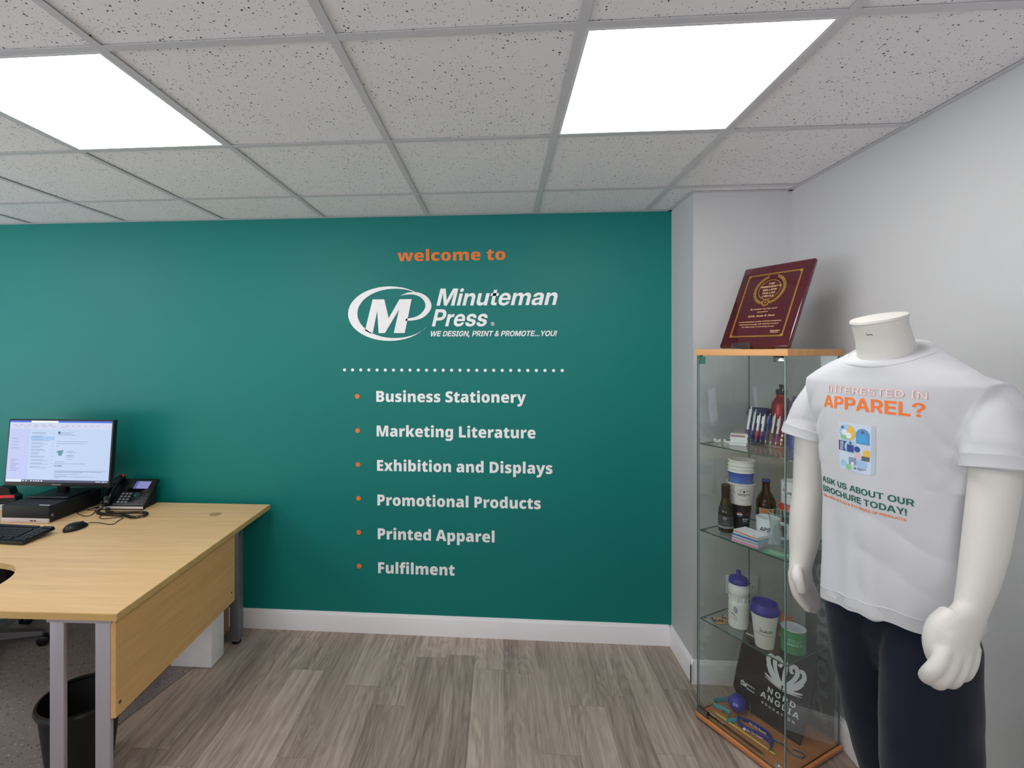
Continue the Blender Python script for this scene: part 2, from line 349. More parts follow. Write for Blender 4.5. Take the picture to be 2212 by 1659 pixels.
# ------------------------------------------------------------------ lettering (outlines as data)
FONTS = {
'noto': ' 260;\nA719;518,0 478,141 242,141 202,0 0,0 237,717 479,717 719,0|404,418 399,436q 382,505q 364,578q 359,601 355,577q 339,508q 322,441q 316,418 281,293 439,293\nB672;324,714 477,714q 610,623q 610,536 610,490q 576,425q 524,386q 496,379 496,374 526,367q 585,333q 624,265q 624,208 624,143q 559,50q 438,0q 354,0 79,0 79,714|327,437 379,437q 420,479q 420,510 420,541q 373,574q 322,574 263,574 263,437|263,302 263,143 337,143 391,143q 434,188q 434,224 434,244q 416,280q 372,302q 333,302\nD734;682,371 682,248q 589,82q 421,0q 307,0 79,0 79,714 323,714 438,714q 598,635q 682,483q|491,365 491,432q 453,521q 380,565q 324,565 263,565 263,151 311,151 403,151q 491,257q\nE550;501,0 79,0 79,714 501,714 501,565 263,565 263,444 483,444 483,296 263,296 263,150 501,150\nF537;260,0 79,0 79,714 499,714 499,565 260,565 260,420 481,420 481,271 260,271\nL577;79,0 79,714 263,714 263,150 541,150 541,0\nM962;390,0 237,523 233,523 235,503q 238,436q 242,357q 242,320 242,0 79,0 79,714 325,714 480,200 484,200 637,714 883,714 883,0 714,0 714,324 714,358q 716,434q 720,502q 721,522 717,522 565,0\nP630;321,714 457,714q 592,597q 592,488 592,440q 563,352q 500,281q 396,240q 319,240 263,240 263,0 79,0 79,714|316,565 263,565 263,391 304,391 332,391q 379,409q 407,450q 407,484 407,520q 363,565q\nS575;540,215 540,156q 481,54q 359,-10q 263,-10 214,-10q 141,-1q 78,18q 45,34 45,199 101,171q 218,140q 267,140 298,140q 337,156q 356,182q 356,199 356,219q 330,247q 272,276q 224,297 170,322q 92,377q 50,457q 50,517 50,585q 117,677q 237,724q 315,724 385,724q 495,694q 539,674 483,531 437,552q 349,576q 310,576 283,576q 249,563q 233,540q 233,525 233,507q 259,479q 320,447q 374,424 427,401q 501,346q 540,271q\na618;332,561 436,561q 552,459q 552,363 552,0 426,0 391,73 387,73 364,44q 315,7q 251,-10q 205,-10 157,-10q 81,29q 37,107q 37,167 37,256q 160,342q 278,347 370,350 370,360 370,399q 332,432q 299,432 266,432q 186,409q 146,391 93,512 140,536q 259,561q|324,246 268,244q 222,209q 222,177 222,148q 254,120q 281,120 319,120q 371,166q 371,205 371,248\nb641;250,587 250,557q 246,503q 243,481 250,481 271,515q 342,561q 399,561 486,561q 597,416q 597,277 597,183q 545,55q 454,-10q 393,-10 335,-10q 271,31q 250,55 238,55 209,0 68,0 68,760 250,760|333,418 305,418q 267,391q 250,338q 250,296 250,271 250,204q 287,137q 335,137 372,137q 411,209q 411,279 411,348q 373,418q\nc534;316,-10 234,-10q 111,50q 43,175q 43,273 43,374q 118,501q 248,562q 331,562 381,562q 471,540q 508,521 455,385 422,400q 362,418q 331,418 299,418q 253,386q 228,323q 228,274 228,225q 254,164q 300,136q 331,136 372,136q 454,161q 490,183 490,37 457,16q 373,-10q\nd641;241,-10 155,-10q 43,135q 43,275 43,417q 157,562q 248,562 285,562q 340,541q 380,504q 394,481 399,481 395,501q 390,573q 390,606 390,760 573,760 573,0 435,0 397,70 390,70 377,48q 336,12q 279,-10q|314,134 363,134q 404,195q 405,258 405,273 405,341q 365,414q 312,414 275,414q 228,344q 228,272 228,201q 275,134q\ne613;313,562 393,562q 509,505q 571,393q 571,309 571,227 228,227 230,180q 293,121q 353,121 405,121q 490,141q 536,162 536,30 496,10q 402,-10q 331,-10 248,-10q 118,49q 43,175q 43,272 43,371q 111,499q 233,562q|319,436 283,436q 236,391q 231,343 405,343 405,370q 385,411q 347,436q\nf407;398,415 279,415 279,0 96,0 96,415 21,415 21,504 100,550 100,561 100,668q 188,765q 287,765 329,765q 397,752q 434,740 394,620 380,624q 344,631q 324,631 300,631q 279,601q 279,568 279,552 398,552\ng641;246,562 303,562q 375,517q 398,483 402,483 416,552 573,552 573,-2 573,-80q 510,-185q 381,-240q 283,-240 216,-240q 115,-226q 69,-208 69,-55 118,-76q 209,-97q 273,-97 332,-97q 391,-52q 391,-10 391,1 391,14q 394,51q 397,70 391,70 371,36q 300,-10q 243,-10 154,-10q 43,136q 43,275 43,414q 156,562q|313,420 285,420q 247,386q 228,321q 228,272 228,198q 271,132q 316,132 340,132q 374,147q 395,177q 405,224q 405,255 405,278 405,324q 388,387q 348,420q\nh666;250,642 250,585q 244,505q 242,483 251,483 269,512q 314,546q 371,561q 404,561 460,561q 548,520q 600,431q 600,359 600,0 417,0 417,305 417,361q 383,418q 346,418 310,418q 268,378q 250,302q 250,246 250,0 68,0 68,760 250,760\ni319;251,552 251,0 69,0 69,552|160,773 199,773q 258,739q 258,690 258,643q 199,609q 160,609 120,609q 63,643q 63,690 63,739q 120,773q\nk648;251,453 251,420q 245,341q 240,308 244,308 252,320q 273,351q 295,383q 304,393 432,552 635,552 441,317 648,0 439,0 313,202 251,155 251,0 68,0 68,760 251,760\nl318;250,0 68,0 68,760 250,760\nm995;735,562 830,562q 929,466q 929,359 929,0 747,0 747,305 747,368q 711,418q 676,418 628,418q 589,336q 589,261 589,0 407,0 407,305 407,345q 392,395q 362,418q 339,418 304,418q 265,378q 250,301q 250,245 250,0 68,0 68,552 205,552 232,483 237,483 252,507q 299,542q 362,562q 403,562 464,562q 543,520q 567,483 573,483 599,521q 683,562q\nn666;406,562 493,562q 600,466q 600,359 600,0 418,0 418,305 418,361q 384,418q 346,418 290,418q 250,329q 250,245 250,0 68,0 68,552 205,552 230,479 237,479 255,505q 305,542q 368,562q\no634;590,277 590,208q 553,101q 481,28q 380,-10q 316,-10 256,-10q 156,28q 84,101q 43,208q 43,277 43,369q 110,496q 232,562q 319,562 398,562q 520,496q 590,369q|228,277 228,229q 246,161q 286,126q 318,126 350,126q 388,161q 405,229q 405,277 405,326q 388,392q 349,425q 317,425 270,425q 228,350q\np641;399,562 491,562q 597,415q 597,277 597,183q 543,55q 452,-10q 393,-10 354,-10q 299,10q 262,40q 250,55 244,55 246,36q 250,-8q 250,-36 250,-240 68,-240 68,552 216,552 241,481 250,481 264,503q 304,540q 360,562q|331,418 301,418q 266,390q 251,335q 250,293 250,278 250,232q 264,170q 301,137q 332,137 359,137q 394,166q 411,229q 411,279 411,354q 371,418q\nr464;395,562 410,562q 445,558q 453,556 436,384 426,386q 397,390q 372,390 353,390q 311,381q 273,357q 250,311q 250,273 250,0 68,0 68,552 204,552 232,463 241,463 256,490q 304,535q 363,562q\ns514;473,168 473,116q 426,35q 324,-10q 241,-10 182,-10q 90,3q 44,21 44,168 95,145q 202,123q 234,123 269,123q 301,140q 301,156 301,168q 281,187q 230,210q 182,229 136,248q 74,293q 43,355q 43,400 43,480q 167,562q 268,562 323,562q 418,538q 469,515 419,397 378,416q 295,437q 269,437 244,437q 217,423q 217,411 217,400q 234,383q 283,362q 330,343 378,324q 442,279q 473,217q\nt452;331,134 356,134q 399,145q 421,153 421,20 392,7q 323,-10q 272,-10 219,-10q 139,24q 93,106q 93,180 93,415 25,415 25,490 109,548 157,664 276,664 276,552 414,552 414,415 276,415 276,192 276,163q 305,134q\nu666;598,552 598,0 460,0 437,69 427,69 410,41q 357,6q 293,-10q 259,-10 205,-10q 117,32q 66,122q 66,192 66,552 249,552 249,246 249,191q 282,134q 319,134 357,134q 400,174q 416,251q 416,306 416,552\nw900;480,247 473,272q 461,337q 452,395q 450,410 447,410 445,395q 435,336q 422,270q 414,241 355,0 163,0 12,552 192,552 239,333 244,310q 255,245q 264,180q 265,153 268,153 269,173q 277,223q 286,274q 295,314q 296,322 351,552 552,552 603,319 607,300q 618,242q 629,179q 631,153 634,153 636,180q 645,247q 655,312q 660,333 712,552 888,552 736,0 540,0\nx622;185,281 15,552 222,552 311,393 401,552 608,552 434,281 615,0 408,0 311,172 213,0 6,0\ny602;-1,552 191,552 287,236 290,227q 295,204q 299,180q 299,168 303,168 305,189q 314,222q 318,235 415,552 602,552 382,-38 357,-104q 291,-194q 196,-240q 124,-240 98,-240q 61,-235q 47,-232 47,-89 58,-91q 89,-95q 106,-95 138,-95q 177,-69q 204,-28q 213,-3 217,7',
'inter': " 269;\n!249;59,216 45,728 204,728 190,216|124,-9 89,-9q 40,41q 40,76 40,111q 89,161q 124,161 160,161q 209,111q 209,76 209,41q 160,-9q\n&650;271,-11 197,-11q 87,43q 28,135q 28,193 28,233q 57,295q 117,353q 164,386 308,481 326,493q 347,519q 357,545q 357,556 357,581q 321,616q 289,616 269,616q 237,600q 219,569q 219,549 219,528q 240,485q 282,433q 313,396 658,0 501,0 214,321 178,362q 123,436q 91,509q 91,551 91,604q 141,688q 230,737q 289,737 347,737q 431,691q 478,614q 478,565 478,533q 456,474q 413,421q 381,398 233,291 204,270q 173,229q 173,201 173,175q 201,133q 249,109q 280,109 319,109q 394,147q 454,214q 490,303q 490,354 614,354 614,298q 591,194q 541,108q 501,77 463,54 424,22q 322,-11q\n'273;83,451 69,728 204,728 190,451\n+645;259,30 259,532 385,532 385,30|71,221 71,341 573,341 573,221\n,269;38,-153 73,120 216,120 142,-153\n.269;135,-9 100,-9q 51,41q 51,76 51,111q 100,161q 135,161 171,161q 220,111q 220,76 220,41q 171,-9q\n0645;322,-12 230,-12q 101,80q 34,248q 34,363 34,479q 101,648q 230,739q 322,739 415,739q 543,648q 610,479q 610,363 610,248q 543,79q 415,-12q|322,112 369,112q 432,173q 464,285q 464,363 464,442q 432,555q 369,616q 322,616 276,616q 213,555q 181,442q 181,363 181,285q 213,173q 276,112q\n1645;93,0 93,124 574,124 574,0|421,728 421,0 271,0 271,586 270,586 100,478 100,613 280,728\n2645;62,0 62,113 329,341 360,368q 410,417q 439,471q 439,504 439,538q 411,588q 360,616q 324,616 287,616q 231,582q 201,520q 201,476 59,476 59,556q 124,674q 243,739q 325,739 400,739q 517,683q 584,581q 584,512 584,461q 545,377q 473,299q 423,256 272,125 272,124 587,124 587,0\n3645;320,-12 231,-12q 106,57q 42,172q 42,241 190,241 190,202q 222,142q 280,109q 319,109 356,109q 413,140q 444,195q 444,231 444,267q 410,318q 347,345q 304,345 204,345 204,438 376,602 376,603 83,603 83,728 558,728 558,608 328,393 328,426 417,433q 535,385q 594,289q 594,226 594,157q 526,49q 403,-12q\n4645;21,155 21,275 339,728 493,728 179,276 179,275 623,275 623,155|383,0 383,192 383,245 383,454 527,454 527,0\n5645;322,-11 244,-11q 124,48q 53,154q 49,225 195,225 197,191q 231,139q 287,109q 323,109 360,109q 415,143q 447,203q 447,242 447,281q 416,342q 361,376q 325,376 278,376q 212,336q 200,301 59,301 81,728 551,728 551,603 218,603 205,436 206,436 234,464q 308,492q 353,492 402,492q 489,455q 556,388q 594,298q 594,246 594,171q 526,55q 404,-11q\n6645;326,-11 246,-11q 122,53q 52,167q 52,240 52,299q 103,414q 151,484 319,728 485,728 254,398 223,398 233,414q 265,450q 317,474q 356,474 427,474q 533,415q 593,309q 593,239 593,165q 525,53q 405,-11q|322,110 358,110q 414,144q 447,202q 447,239 447,275q 414,333q 358,366q 322,366 286,366q 230,333q 198,275q 198,239 198,202q 230,144q 286,110q\n7645;117,0 421,598 421,599 67,599 67,728 577,728 577,601 275,0\n8645;322,-12 239,-12q 114,40q 44,134q 44,196 44,245q 88,322q 168,372q 221,378 221,378 151,389q 68,475q 68,542 68,600q 132,689q 247,739q 322,739 398,739q 513,690q 576,601q 576,542 576,475q 494,389q 424,378 424,378 477,372q 557,322q 601,245q 601,196 601,134q 531,40q 405,-12q|322,100 359,100q 414,127q 445,175q 445,206 445,239q 413,288q 358,316q 322,316 286,316q 231,288q 199,239q 199,206 199,175q 230,127q 285,100q|322,430 354,430q 402,455q 428,499q 428,528 428,557q 402,601q 354,625q 322,625 290,625q 242,601q 216,557q 216,528 216,499q 242,455q 290,430q\n9645;319,738 399,738q 523,674q 593,561q 593,487 593,429q 542,314q 493,243 325,0 159,0 390,330 421,330 412,313q 380,278q 328,254q 289,254 218,254q 111,313q 52,418q 52,489 52,562q 120,675q 240,738q|323,618 287,618q 230,584q 198,526q 198,489 198,453q 230,395q 287,361q 323,361 358,361q 415,395q 447,453q 447,489 447,526q 415,584q 358,618q\n?571;204,216 204,255 204,303q 228,362q 278,404q 316,426 353,448q 386,500q 386,529 386,555q 361,595q 315,617q 284,617 250,617q 200,589q 174,539q 174,504 31,504 31,572q 95,678q 209,738q 286,738 358,738q 468,688q 530,600q 530,542 530,487q 481,399q 433,367 402,347q 360,313q 337,274q 337,246 337,216|272,-9 237,-9q 188,41q 188,76 188,111q 237,161q 272,161 308,161q 357,111q 357,76 357,41q 308,-9q\nA718;4,0 258,728 459,728 714,0 542,0 430,347 409,419q 364,570q 338,664 381,664 355,570q 309,419q 287,347 172,0|168,155 168,279 550,279 550,155\nB645;53,0 53,728 346,728 425,728q 535,680q 592,597q 592,541 592,499q 560,434q 501,391q 461,381 461,380 506,376q 577,332q 619,257q 619,205 619,145q 560,52q 447,0q 364,0|205,121 342,121 398,121q 460,170q 460,214 460,244q 432,287q 380,311q 344,311 205,311|205,426 334,426 366,426q 413,448q 437,489q 437,516 437,557q 382,606q 334,606 205,606\nC726;376,-12 276,-12q 120,79q 30,247q 30,363 30,480q 119,649q 276,739q 376,739 441,739q 551,701q 635,630q 690,531q 698,469 541,469 535,501q 506,550q 464,585q 410,602q 378,602 318,602q 232,544q 186,437q 186,363 186,290q 231,184q 318,125q 378,125 410,125q 464,143q 506,177q 535,226q 541,257 698,257 690,196q 635,97q 550,26q 441,-12q\nD702;312,0 123,0 123,131 304,131 376,131q 470,184q 516,289q 516,364 516,440q 470,543q 376,597q 305,597 120,597 120,728 315,728 424,728q 585,639q 672,476q 672,364 672,252q 585,89q 424,0q|208,728 208,0 53,0 53,728\nE610;53,0 53,728 579,728 579,595 208,595 208,432 551,432 551,302 208,302 208,133 579,133 579,0\nF584;53,0 53,728 562,728 562,595 208,595 208,420 539,420 539,292 208,292 208,0\nG736;377,-12 273,-12q 117,82q 30,251q 30,363 30,480q 120,649q 276,739q 374,739 437,739q 548,703q 634,634q 689,541q 696,483 538,483 532,510q 505,554q 464,586q 411,602q 379,602 319,602q 232,544q 186,437q 186,363 186,290q 233,183q 320,125q 381,125 431,125q 507,163q 549,230q 549,274 585,271 393,271 393,389 701,389 701,295 701,204q 618,66q 472,-12q\nH719;53,0 53,728 208,728 208,437 511,437 511,728 666,728 666,0 511,0 511,304 208,304 208,0\nI396;31,0 31,125 120,125 120,602 31,602 31,728 365,728 365,602 276,602 276,125 365,125 365,0\nK690;165,147 165,339 190,370q 240,430q 290,489q 315,520 491,728 677,728 370,371 357,371|53,0 53,728 208,728 208,531 208,344 208,270 208,0|506,0 292,326 385,444 685,0\nL559;53,0 53,728 208,728 208,133 537,133 537,0\nM897;53,0 53,728 280,728 395,399 402,376q 423,307q 445,232q 463,165q 469,142 430,142 436,165q 454,232q 476,307q 496,376q 503,399 616,728 844,728 844,0 692,0 692,340 692,364q 693,433q 696,511q 698,591q 698,627 716,627 705,588q 681,506q 658,428q 639,362q 631,340 512,0 386,0 265,340 257,362q 237,428q 214,506q 189,588q 177,627 199,627 200,591q 201,511q 204,433q 205,364q 205,340 205,0\nN727;53,0 53,728 216,728 444,364 455,347q 488,288q 525,222q 542,191 524,151 522,184q 520,272q 518,353q 518,376 518,728 674,728 674,0 510,0 303,330 290,351q 249,420q 200,507q 173,555 201,572 204,518q 207,423q 208,351q 208,331 208,0\nO747;374,-12 276,-12q 120,79q 30,248q 30,363 30,480q 120,649q 276,739q 374,739 472,739q 627,649q 718,480q 718,363 718,247q 627,79q 472,-12q|374,125 429,125q 514,181q 561,288q 561,363 561,439q 514,547q 429,602q 374,602 319,602q 234,547q 186,439q 186,363 186,288q 234,181q 319,125q\nP633;53,0 53,728 342,728 424,728q 545,669q 610,561q 610,487 610,414q 544,306q 423,247q 340,247 139,247 139,377 332,377 371,377q 427,404q 458,454q 458,487 458,522q 427,571q 371,598q 332,598 208,598 208,0\nR652;53,0 53,728 346,728 428,728q 548,669q 614,561q 614,487 614,415q 545,309q 421,252q 337,252 146,252 146,376 336,376 375,376q 431,404q 462,454q 462,487 462,522q 431,571q 375,599q 336,599 208,599 208,0|464,0 299,329 461,329 630,0\nS656;331,-12 237,-12q 104,47q 34,160q 34,239 184,239 184,200q 220,145q 287,115q 332,115 373,115q 434,138q 468,178q 468,206 468,229q 441,263q 384,288q 338,298 262,314 154,337q 48,439q 48,517 48,584q 118,684q 243,739q 326,739 411,739q 534,683q 602,577q 604,504 459,504 455,554q 385,612q 327,612 291,612q 235,590q 204,550q 204,525 204,502q 229,471q 284,447q 328,437 396,423 455,410q 540,374q 595,323q 622,257q 622,216 622,145q 552,43q 421,-12q\nT637;22,595 22,728 616,728 616,595 396,595 396,0 241,0 241,595\nU704;352,-12 261,-12q 126,55q 51,175q 51,254 51,728 203,728 203,266 203,225q 240,160q 307,122q 352,122 397,122q 464,160q 501,224q 501,266 501,728 653,728 653,254 653,175q 579,55q 443,-12q\nW1001;199,0 4,728 170,728 253,374 263,328q 282,236q 299,145q 307,99 275,99 285,145q 303,236q 323,328q 334,374 422,728 579,728 666,374 677,328q 697,236q 716,145q 725,99 693,99 701,145q 718,236q 737,328q 747,374 830,728 996,728 801,0 628,0 527,391 516,434q 494,541q 479,609 521,609 506,541q 485,434q 474,391 373,0\nX701;5,0 306,428 306,313 29,728 205,728 283,607 299,583q 329,535q 358,486q 372,462 332,462 347,486q 376,535q 407,583q 423,607 503,728 674,728 402,321 402,431 696,0 517,0 417,151 403,171q 377,211q 352,251q 339,271 362,271 350,251q 324,211q 297,171q 284,151 181,0\nY694;274,0 274,270 4,728 182,728 304,510 320,481q 351,422q 367,393 334,393 349,422q 379,481q 395,510 513,728 690,728 425,270 425,0\na556;208,-9 156,-9q 76,25q 31,94q 31,145 31,189q 63,247q 118,283q 191,301q 232,305 279,310q 334,319q 359,335q 359,352 359,355 359,373q 339,401q 302,417q 277,417 251,417q 212,401q 189,371q 187,352 48,352 51,406q 108,484q 210,527q 281,527 335,527q 419,502q 476,456q 506,391q 506,349 506,0 360,0 360,73 358,73 345,47q 304,11q 247,-9q|250,93 283,93q 333,118q 360,160q 360,188 360,239 353,235q 333,229q 307,224q 276,218q 258,216 234,212q 195,196q 173,170q 173,150 173,132q 192,107q 227,93q\nb600;349,-11 316,-11q 257,9q 212,49q 197,79 197,79 197,0 50,0 50,728 199,728 199,445 199,445 216,473q 261,509q 317,527q 351,527 417,527q 516,459q 572,338q 572,258 572,178q 517,56q 417,-11q|310,110 345,110q 395,145q 422,211q 422,258 422,306q 395,372q 345,407q 310,407 275,407q 221,370q 192,304q 192,258 192,213q 221,146q 275,110q\nc558;288,-12 210,-12q 93,56q 28,178q 28,257 28,337q 93,459q 210,527q 288,527 339,527q 426,497q 491,442q 529,366q 532,321 389,321 386,340q 370,372q 345,395q 311,408q 290,408 255,408q 205,371q 178,304q 178,257 178,212q 205,144q 255,108q 290,108 311,108q 345,120q 369,143q 385,176q 388,196 532,196 530,151q 493,75q 428,19q 340,-12q\ne564;287,-12 209,-12q 92,57q 28,179q 28,257 28,336q 93,458q 208,527q 283,527 340,527q 433,489q 501,417q 538,319q 538,261 538,220 80,220 80,314 467,314 399,293 399,330q 372,385q 321,415q 286,415 251,415q 200,385q 173,330q 173,293 173,227 173,189q 201,131q 254,99q 292,99 319,99q 362,115q 391,143q 397,163 533,163 523,111q 455,33q 350,-12q\ni249;50,0 50,516 199,516 199,0|124,577 88,577q 40,622q 40,656 40,690q 88,734q 124,734 161,734q 208,690q 208,656 208,622q 161,577q\nj249;51,516 199,516 199,-41 199,-93q 160,-166q 81,-204q 23,-204 -36,-204 -36,-87 -3,-87 25,-87q 51,-58q 51,-25|125,577 88,577q 40,622q 40,656 40,690q 88,734q 124,734 161,734q 209,690q 209,656 209,622q 161,577q\nm887;50,0 50,516 193,516 193,399 185,399 198,442q 248,499q 314,527q 350,527 409,527q 496,459q 505,399 490,399 500,439q 550,496q 622,527q 664,527 714,527q 792,483q 837,401q 837,342 837,0 689,0 689,313 689,359q 640,404q 603,404 576,404q 537,380q 515,338q 515,309 515,0 372,0 372,317 372,357q 326,404q 288,404 263,404q 223,381q 199,336q 199,304 199,0\nn589;199,285 199,0 50,0 50,516 196,516 196,381 172,381 196,449q 287,527q 358,527 413,527q 494,479q 538,388q 538,323 538,0 390,0 390,295 390,346q 342,398q 297,398 268,398q 224,374q 199,324q\no583;292,-12 213,-12q 94,55q 28,177q 28,257 28,339q 94,460q 213,527q 292,527 370,527q 489,460q 555,339q 555,257 555,177q 489,55q 370,-12q|292,109 326,109q 377,144q 405,211q 405,257 405,305q 377,371q 326,407q 292,407 258,407q 206,372q 178,305q 178,257 178,211q 206,144q 258,109q\np600;50,-204 50,516 197,516 197,446 199,446 214,473q 260,509q 317,527q 351,527 417,527q 516,459q 572,338q 572,258 572,178q 517,56q 417,-11q 349,-11 316,-11q 259,9q 215,48q 200,77 199,77 199,-204|310,110 345,110q 395,145q 422,211q 422,258 422,306q 395,372q 345,407q 310,407 275,407q 221,370q 192,304q 192,258 192,213q 221,146q 275,110q\nr377;50,0 50,516 194,516 194,427 195,427 209,474q 270,519q 321,519 334,519q 355,518q 364,518 364,392 356,392q 320,394q 301,394 272,394q 225,367q 199,315q 199,276 199,0\ns524;267,-13 199,-13q 94,29q 30,108q 26,163 172,163 176,130q 224,93q 264,93 304,93q 348,122q 348,145 348,165q 313,189q 282,195 191,213 116,227q 37,303q 37,363 37,412q 91,486q 190,526q 258,526 326,526q 427,484q 484,405q 486,351 348,351 347,382q 300,422q 263,422 227,422q 185,391q 185,369 185,350q 218,325q 247,319 346,300 424,285q 498,216q 498,159 498,107q 440,30q 335,-13q\nt373;352,516 352,399 9,399 9,516|98,656 246,656 246,162 246,136q 267,116q 296,116 308,116q 343,116q 352,116 352,0 339,0q 291,0q 266,0 179,0q 98,67q 98,138\nu589;230,-11 176,-11q 94,37q 50,128q 50,192 50,516 199,516 199,221 199,170q 247,117q 291,117 320,117q 365,141q 390,191q 390,230 390,516 538,516 538,0 392,0 392,135 417,135 392,67q 302,-11q\nw824;164,0 5,516 161,516 207,339 221,284q 247,164q 260,106 240,106 254,164q 282,284q 297,339 345,516 479,516 526,339 541,284q 569,164q 584,106 564,106 577,164q 602,283q 615,339 661,516 819,516 660,0 506,0 447,202 439,232q 422,294q 407,357q 398,388 426,388 418,357q 401,294q 386,232q 377,202 317,0",
